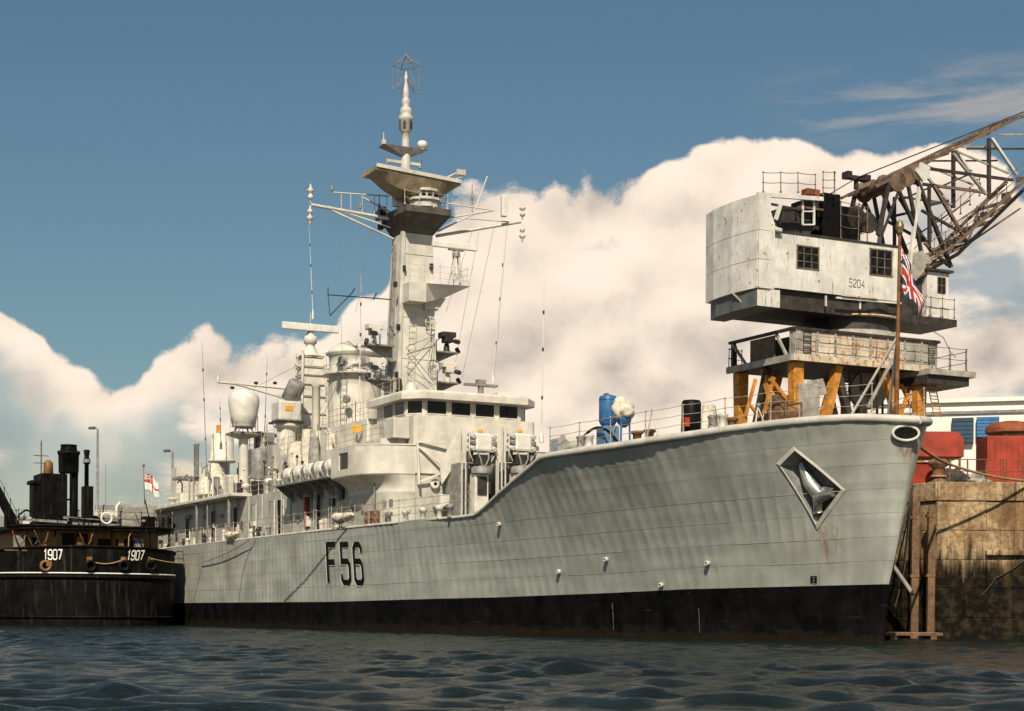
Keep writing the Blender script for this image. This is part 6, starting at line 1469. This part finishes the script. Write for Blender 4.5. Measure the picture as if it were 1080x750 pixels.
# walkway with hand rail along the lower chord
wp = [C(985, 272, .5), C(1010, 256, .5), C(1045, 224, .5), C(1082, 188, .5)]
for a, b_ in zip(wp, wp[1:]): m = MB(); m.beam(a, b_, .4, .05); cpart('jib_walkway', m, M_CB)
rail(crane, wp, 1.0, 2, .03, .02, M_CB, .9, postname='rail_post', wirename='rail_bar')
rail(crane, [p+Vector((0, 3.6, -.2)) for p in wp], 1.0, 2, .03, .02, M_CB, .9, postname='rail_post', wirename='rail_bar')
random.seed(3)
for k in range(16):
    f = random.random(); p = C(968+112*f, 288-98*f+random.uniform(-8, 8), random.uniform(1, 4)); m = MB(); m.cbox(p, (random.uniform(.15, .5), random.uniform(.2, .6), random.uniform(.15, .45)), random.random()); cpart('jib_fitting', m, random.choice((M_CB, M_CD, M_CG)))
# driver's cab
x0_ = C(978, 320, 1.0).x; x1_ = C(1001, 320, 1.0).x; cz0 = C(990, 338, 1.0).z; cz1 = C(990, 287, 1.0).z
m = MB(); m.box(x0_, x1_, 1.0, 3.0, cz0, cz1); cab = cpart('driver_cab', m, M_CW, .04)
m = MB(); m.box(x0_-.2, x1_+.15, .8, 3.2, cz1, cz1+.12); m.build('roof', M_CD, cab)
a, b_ = C(988.5, 309, 1.0), C(997, 293, 1.0); m = MB(); m.box(a.x, b_.x, .96, 1.02, a.z, b_.z); w_ = m.build('window', M_CB, crane)
for i in range(2):
    for j in range(2): m = MB(); dx = (b_.x-a.x)/2; dz = (b_.z-a.z)/2; m.box(a.x+dx*i+.03, a.x+dx*(i+1)-.03, .945, .958, a.z+dz*j+.03, a.z+dz*(j+1)-.03); m.build('pane', M_GLASS, w_)
rail(crane, [Vector((x0_-.9, .6, cz0+.1)), Vector((x1_, .6, cz0+.1))], 1.0, 2, .03, .02, M_CB, .8, postname='rail_post', wirename='rail_bar')
m = MB(); m.box(x0_-3.5, x1_+.1, .5, 3.4, cz0-.35, cz0+.02); cpart('cab_platform', m, M_CD)
m = MB(); m.box(C(948, 320, 1.5).x, x0_-.1, 1.3, 3.0, cz0, C(960, 300, 1.5).z); cpart('slewing_gear', m, M_CD)
beam('pipe_run', C(882, 314, .1), C(950, 320, .1), .09, M_CW); beam('pipe_run', C(888, 311.5, .0), C(925, 315, .0), .07, M_CWR)
for px, y0_ in ((871, 312), (907, 315)): beam('hanger', C(px, y0_, .2), C(px, y0_+11, .2), .08, M_CW)
# ================================================================== the black tug alongside
to = SHIP.M @ Vector((61.6, 12.6, 0))
TUG = Frame(to.x, to.y, 0, SHIP.a)
tug = thing('tug', 'broad black harbour tug numbered 1907 with white waist line, alongside the frigate', 'tug', to, SHIP.a)
M_TB = paint('tug_black_paint', (.006, .0055, .005), .55, vary=.42, vscale=1.2, rust=.28, rcol=(.02, .012, .008), spec=.06, dirt=(.03, .026, .021))
M_TBR = paint('tug_buff_paint', (.24, .115, .032), .6, vary=.3, vscale=1.5, rust=.2, rcol=(.10, .045, .015))
HW = 5.75
def tw(x): return HW*(1-(1-min(1, max(0, x)/5.0))**2.4)**.5 if x < 5 else HW*float(itp(x, [5, 22, 34], [1, .96, .5]))
def tsheer(x): return float(itp(x, [0, 3, 8, 20, 34], [4.95, 4.75, 4.5, 4.3, 4.6]))
XS = [0, .03, .1, .22, .4, .65, 1, 1.5, 2.1, 2.9, 3.9, 5, 7, 10, 15, 22, 28, 34]
def outline(z, scale=1.0, grow=0.0):
    k = 1-.035*max(0, 2-z)
    L = [(x, (tw(x)*k+grow)*scale) for x in XS]; return L
def thull(x, sd, z, out=0.0):
    k = 1-.03*max(0, 2.0-z)/2; w_ = tw(x)*k
    e = .05; dx = (tw(x+e)-tw(max(0, x-e)))/(e+min(e, x)); nv = Vector((-dx, 1)).normalized()
    return Vector((x+nv.x*out, sd*(w_+nv.y*out), z))
m = MB()
for sd in (1, -1):
    nz = 8; g = [[thull(x, sd, -1.2+(tsheer(x)+1.2)*k/nz) for k in range(nz+1)] for x in XS]
    for i in range(len(XS)-1):
        for k in range(nz): m.add([g[i][k], g[i+1][k], g[i+1][k+1], g[i][k+1]], [(0, 1, 2, 3)], 0, True)
m.build('hull', M_TB, tug)
m = MB(); zdk = 3.9
m.add([thull(x, 1, zdk, -.05) for x in XS]+[thull(x, -1, zdk, -.05) for x in reversed(XS)], [tuple(range(2*len(XS)))]); m.build('deck', M_STEEL, tug)
for nm, z, r_, mt_ in (('white_waist_line', 3.28, .05, M_MARK), ('rubbing_strake', 3.05, .13, M_TB), ('bulwark_cap', None, .08, M_TB), ('lower_strake', .55, .09, M_TB)):
    m = MB(); m.path([thull(x, 1, z or tsheer(x), .03) for x in reversed(XS)]+[thull(x, -1, z or tsheer(x), .03) for x in XS[1:]], r_, 6); m.build(nm, mt_, tug)
def tug_hit(px, py):
    best = None
    for sd in (1, -1):
        for x in 8*np.linspace(0, 1, 420)**3:
            z0 = 4.0; qx, _ = TUG.proj(thull(x, sd, z0)); d = abs(qx-px)
            if best is None or d < best[0]: best = (d, x, sd)
    _, x, sd = best; q = TUG.M @ thull(x, sd, 4.0); dd = ray(px, py); return thull(x, sd, CAMH+dd.z*q.y, .045)
tn = bpy.data.objects.new('registration_number', None); col.objects.link(tn); tn.parent = tug
for x0_, x1_, yt, yb, sl in ((45.5, 66, 580, 590, 0), (132.5, 151, 581, 590.5, 1.0)):
    ws = (x1_-x0_)/4
    for k, ch in enumerate('1907'):
        cache = {}
        def fm2(u, v, l, k=k):
            px_ = round(x0_+ws*(k+.12+u*1.25)+sl*v*1.5, 2)
            if px_ not in cache: cache[px_] = (tug_hit(px_, yt), tug_hit(px_, yb))
            a, b_ = cache[px_]; return b_.lerp(a, v)+Vector((-.002-l, 0, 0))
        g = MB(); glyph(g, ch, fm2, .15); g.build('digit', M_MARK, tn)
# deckhouse in buff paint with doors and windows, flat awning deck above
dh = [(1.6, 3.2), (2.6, 4.2), (4.2, 4.6), (24, 4.6)]
def tsym(p): return p+[(t, -b_) for t, b_ in reversed(p)]
m = MB(); m.prism(tsym(dh), zdk, 6.0); hs_ = m.build('deckhouse', M_TBR, tug)
ad = [(.5, 3.4), (1.5, 4.7), (3.0, 5.3), (25, 5.3)]
m = MB(); m.prism(tsym(ad), 6.0, 6.22); m.build('awning_deck', M_TB, tug)
m = MB(); m.path([(x, y, 6.22) for x, y in reversed(ad[:3])]+[(x, -y, 6.22) for x, y in ad[:3]]+[(25, -5.2, 6.22)], .09, 6); m.build('deck_lip', M_TB, tug)
def th(px, py, x): return TUG.hit(px, py, x=x)
for px, w_, z0, z1, nm in ((72, .75, 4.0, 5.8, 'door'), (86, .75, 4.0, 5.8, 'door'), (12, .7, 4.7, 5.5, 'window'), (30, .7, 4.7, 5.5, 'window'), (110, .8, 4.8, 5.5, 'window'), (128, .7, 4.8, 5.5, 'window'), (146, .6, 4.0, 5.7, 'door')):
    q = th(px, 570, 1.58)
    if abs(q.y) < 3.15: m = MB(); m.box(1.52, 1.6, q.y-w_/2, q.y+w_/2, z0, z1); d = m.build(nm, M_BLACK, tug, .02)
    else:
        sd = 1 if q.y > 0 else -1; q2 = th(px, 570, 2.1); m = MB(); m.cbox((2.08, sd*3.72, (z0+z1)/2), (.06, w_, z1-z0), sd*math.radians(45)); d = m.build(nm, M_BLACK, tug)
    if nm == 'window': m = MB(); m.box(1.49, 1.53, q.y-w_/2-.06, q.y+w_/2+.06, z0-.07, z0); m.build('sill', M_TBR, d)
for px in (5, 22, 40, 58, 97, 118, 138, 158): 
    q = th(px, 570, 1.0); 
    if abs(q.y) < 3.4: m = MB(); m.tube((1.0, q.y, 4.2), (1.0, q.y, 6.0), .06, 6); m.build('awning_post', M_TB, tug)
rail(tug, [(x, y, 6.3) for x, y in reversed(ad[:3])]+[(x, -y, 6.3) for x, y in ad[:3]]+[(12, -5.1, 6.3)], .9, 2, .03, .015, M_TB, 1.3, postname='rail_post', wirename='rail_bar')
for k in range(26):
    y = random.uniform(-4.4, 5.0); x = .75 if abs(y) < 3.3 else 1.9; m = MB()
    if k % 3 == 0: m.tube((x, y, 6.3), (x+random.uniform(-.3, .3), y+random.uniform(-.5, .5), 6.3+random.uniform(.6, 1.9)), .04, 6)
    elif k % 3 == 1: m.path([(x, y, 6.0), (x-.15, y+.2, 5.3), (x-.1, y+.5, 4.9), (x, y+.9, 5.9)], .035, 6)
    else: m.cbox((x+.6, y, random.choice((4.4, 5.2))), (.3, random.uniform(.3, .7), random.uniform(.4, .9)))
    m.build(('stanchion_pipe', 'hanging_line', 'deck_gear')[k % 3], random.choice((M_TB, M_TB, M_WOOD, M_TBR, M_STEEL)), tug)
m = MB(); q = th(112, 553, .5); m.torus((.42, q.y, 6.75), (1, 0, 0), .33, .08, 18, 8); m.build('lifebuoy', M_WHITE, tug)
# timber and gear stowed on the awning deck
random.seed(11)
for k in range(7): a = random.uniform(-3.2, 3.8); m = MB(); m.beam((1.3+.2*k, a-1.4, 6.35+.07*k), (1.6+.2*k, a+1.6, 6.42+.1*k), .16); m.build('spar', M_TB if k % 2 else M_STEEL, tug)
for k in range(14):
    y = random.uniform(-4.2, 4.8); h = random.uniform(.3, 1.0); m = MB(); x = random.uniform(2.4, 6); m.cbox((x, y, 6.22+h/2), (random.uniform(.4, 1), random.uniform(.4, 1.1), h), random.random()*.4); m.build('deck_box', M_TB if k % 3 else M_STEEL, tug, .03)
# engine casing and twin uptakes
FX = 6.0
def TY(px, py): q = th(px, py, FX); return q.y, q.z
ya, _ = TY(40, 530); yb_, zt_ = TY(68, 501)
m = MB(); m.box(FX-.9, FX+1.5, yb_, ya, 6.2, zt_); m.build('boiler_casing', M_TB, tug, .05)
ya2, _ = TY(33.5, 530); m = MB(); m.box(FX-.4, FX+.8, ya-.02, ya2, 6.2, TY(37, 511)[1]); m.build('vent_trunk', M_TB, tug, .04); m = MB(); m.box(FX-.5, FX+.9, ya-.1, ya2+.15, TY(37, 511)[1], TY(37, 507)[1]); m.build('vent_cowl', M_TB, tug, .03)
yc, zc = TY(72.5, 476); m = MB(); z1 = TY(72, 499)[1]
m.lathe([(.62, z1), (.64, z1+.1), (.66, zc-.25), (.72, zc-.2), (.72, zc), (.55, zc+.02), (.5, zc+.35), (.55, zc+.4), (.52, zc+.42), (.40, zc+.1)], (FX, yc, 0), 18); fn = m.build('funnel', M_TB, tug)
for px in (79.5, 66): y, _ = TY(px, 520); m = MB(); m.lathe([(.17, 6.2), (.17, z1+.1)], (FX, y, 0), 10); m.build('uptake', M_TB, fn)
y, _ = TY(77, 520); m = MB(); m.box(FX-.3, FX+.3, y-.16, y+.16, 6.2, z1+.9); m.build('uptake', M_TB, fn)
for py in (527,): a = TY(68, py); b_ = TY(80, py); m = MB(); m.tube((FX, a[0], a[1]), (FX, b_[0], b_[1]), .06, 6); m.build('stay', M_TB, fn)
y, zt2 = TY(91.5, 475); m = MB(); m.box(FX-.4, FX+.4, TY(97, 530)[0], TY(87, 530)[0], 6.2, TY(91, 513)[1]); m.build('galley_casing', M_TB, tug, .04)
m = MB(); m.lathe([(.16, 6.2), (.14, TY(91, 490)[1]), (.22, TY(91, 489)[1]), (.24, TY(91, 484)[1]), (.15, TY(91, 483)[1]), (.18, TY(91, 479)[1]), (.22, zt2), (.05, zt2+.05)], (FX, y, 0), 12); m.build('signal_pipe', M_TB, tug)
m = MB(); m.lathe([(.245, TY(91, 488)[1]), (.25, TY(91, 484.5)[1])], (FX, y, 0), 12); m.build('lantern', M_GCANV, tug)
y, zt2 = TY(50.5, 462); m = MB(); m.tube((FX+2, y, 6.2), (FX+2, y, zt2), .05, 6); 
for py in (478, 486): q = TY(50, py); m.tube((FX+2, y-.5, q[1]), (FX+2, y+.5, q[1]), .03, 5)
m.build('pole_mast', M_WOOD, tug)
q = TY(54.5, 492); m = MB(); m.lathe([(.2, 6.2), (.2, q[1]-.5), (.32, q[1]-.4), (.3, q[1]+.3), (.1, q[1]+.5)], (FX+1.0, q[0], 0), 10); m.build('buff_ventilator', M_TBR, tug)
# folded boom on the far left, pale lockers on the right
a = th(-8, 508, 3.0); b_ = th(17, 556, 3.0); m = MB(); m.beam(a, b_, .55, .5); bo = m.build('cargo_boom', M_TB, tug)
rail(bo, [a+Vector((0, 0, .25)), b_+Vector((0, 0, .25))], .8, 2, .03, .015, M_TB, .9, postname='rail_post', wirename='rail_bar')
m = MB(); m.path([th(17, 556, 3), th(20, 543, 3), th(27, 538, 3), th(36, 540, 3)], .07, 6); m.build('davit', M_TB, tug)
m = MB(); q = th(28, 551, 3.5); m.cbox(q, (.5, .55, .75)); m.build('pale_locker', M_WHITE, tug, .04)
a = th(128, 548, 5.0); b_ = th(163, 533, 5.0); m = MB(); m.box(4.6, 7, b_.y, a.y, 6.22, b_.z); m.build('white_skylight', M_GCANV, tug, .18)
a = th(99, 549, 5.5); b_ = th(124, 539, 5.5); m = MB(); m.box(5.3, 5.5, b_.y, a.y, 6.22, b_.z); m.build('wind_screen', M_CANV, tug, .02)
m = MB(); m.path([th(123, 545, 4.5), th(123, 534, 4.5), th(127, 530, 4.5)], .09, 8); m.build('swan_neck_vent', M_WHITE, tug)
for px, y0_, y1_ in ((111.5, 545, 490), (91, 545, 500)): m = MB(); a, b_ = th(px, y0_, 6), th(px, y1_, 6); m.tube((6, a.y, 6.2), b_, .03, 5, .015); m.build('whip_aerial', M_STEEL, tug)
for k, px in enumerate((48, 95, 130, 158)):
    p = tug_hit(px, 596); m = MB(); m.torus(p+Vector((-.12, 0, -.05)), (1, 0, 0), .28, .10, 16, 8); m.build('tyre_fender', M_BLACK if k else M_TBR, tug)
for px, py in ((94, 590), (52, 595), (130, 590), (158, 592)): p = tug_hit(px, py); m = MB(); m.cbox(p, (.2, .34, .3)); m.build('mooring_port', M_TBR, tug, .04)
TW = lambda v: TUG.M @ v
rope('tan mooring rope slung along the tug bulwark below its numbers', [TW(tug_hit(95, 592)+Vector((-.1, 0, 0))), TW(tug_hit(130, 590)+Vector((-.1, 0, 0)))], .045, M_ROPE, .22)
rope('tan rope from the tug bulwark to the frigate side', [TW(tug_hit(155, 588)+Vector((-.1, 0, 0))), hp(214, 593, .15), hp(268, 569, .25)], .03, M_ROPE, .18)
rope('pale hanging fall from the tug awning deck down to its bulwark', [TW(th(141, 556, .8)), TW(th(136, 566, .6)), TW(tug_hit(135, 578))], .035, M_ROPE, .02)

# ================================================================== water
def water():
    m = bpy.data.materials.new('harbour_water'); m.use_nodes = True; w = NT(m.node_tree); w.n.clear()
    b = w.new('ShaderNodeBsdfPrincipled'); o = w.new('ShaderNodeOutputMaterial'); w.l.new(b.outputs[0], o.inputs[0])
    geo = w.new('ShaderNodeNewGeometry').outputs['Position']
    c = w.mix(w.noise(geo, .08, 3), (.005, .010, .0095, 1), (.008, .015, .0135, 1)); w.l.new(c, b.inputs['Base Color'])
    b.inputs['Roughness'].default_value = .12; b.inputs['IOR'].default_value = 1.333; b.inputs['Specular IOR Level'].default_value = .28
    mp = w.new('ShaderNodeMapping'); w.l.new(geo, mp.inputs[0]); mp.inputs['Rotation'].default_value = (0, 0, .35); mp.inputs['Scale'].default_value = (.55, 1.3, 1)
    h = w.math('ADD', w.noise(mp.outputs[0], 5.5, 6, .66, .4), w.math('MULTIPLY', w.noise(mp.outputs[0], 14, 4, .6, .3), .35))
    bn = w.new('ShaderNodeBump'); bn.inputs['Strength'].default_value = .9; bn.inputs['Distance'].default_value = .2; w.l.new(h, bn.inputs['Height']); w.l.new(bn.outputs[0], b.inputs['Normal'])
    return m
def water_mesh():
    rng = np.random.default_rng(4)
    xs = np.concatenate([[-6000, -2500, -900, -300], np.arange(-70, -24, .4), np.arange(-24, 24.01, .13), np.arange(24.4, 70.1, .4), [300, 900, 2500, 6000]])
    ya = [3.0]
    while ya[-1] < 150: ya.append(ya[-1]+max(.08, .0032*ya[-1]))
    ys = np.concatenate([[-4000, -1000, -300, -80, -30, -10, -3, 0, 1.5], ya, [220, 400, 900, 2500, 9000]])
    Xg, Yg = np.meshgrid(xs, ys); Zg = np.zeros_like(Xg)
    dx = np.zeros_like(Xg); dy = np.zeros_like(Xg)
    for k in range(60):
        lam = .38*(2.1/.38)**rng.random(); th_ = R(-78)+rng.normal(0, .5); kk = 2*np.pi/lam; a = .0068*lam**.75*rng.uniform(.5, 1.2); ph = rng.random()*6.28
        arg = kk*(Xg*np.cos(th_)+Yg*np.sin(th_))+ph; Zg += a*np.sin(arg); dx -= .7*a*np.cos(th_)*np.cos(arg)*-1; dy -= .7*a*np.sin(th_)*np.cos(arg)*-1
    gust = .75+.35*np.sin(Xg*.11+1.3)*np.sin(Yg*.07+.5)+.2*np.sin(Xg*.31+Yg*.23)
    fade = np.clip((72-np.abs(Xg))/8, 0, 1)*np.clip((160-Yg)/60, 0, 1)*np.clip((Yg+4)/4, 0, 1)
    Zg *= fade*gust; Xo = Xg+dx*fade; Yo = Yg+dy*fade
    n, k = Xg.shape; co = np.stack([Xo, Yo, Zg], -1).reshape(-1, 3)
    ii = (np.arange(n-1)[:, None]*k+np.arange(k-1)[None, :]).ravel(); f = np.stack([ii, ii+1, ii+k+1, ii+k], -1)
    me = bpy.data.meshes.new('water'); me.vertices.add(len(co)); me.vertices.foreach_set('co', co.ravel()); me.loops.add(f.size); me.loops.foreach_set('vertex_index', f.ravel().astype(np.int32))
    me.polygons.add(len(f)); me.polygons.foreach_set('loop_start', np.arange(0, f.size, 4, dtype=np.int32)); me.polygons.foreach_set('use_smooth', np.ones(len(f), bool)); me.update(calc_edges=True); me.validate()
    me.materials.append(water()); return me
wo_ = bpy.data.objects.new('water', water_mesh()); col.objects.link(wo_); tag(wo_, kind='structure')
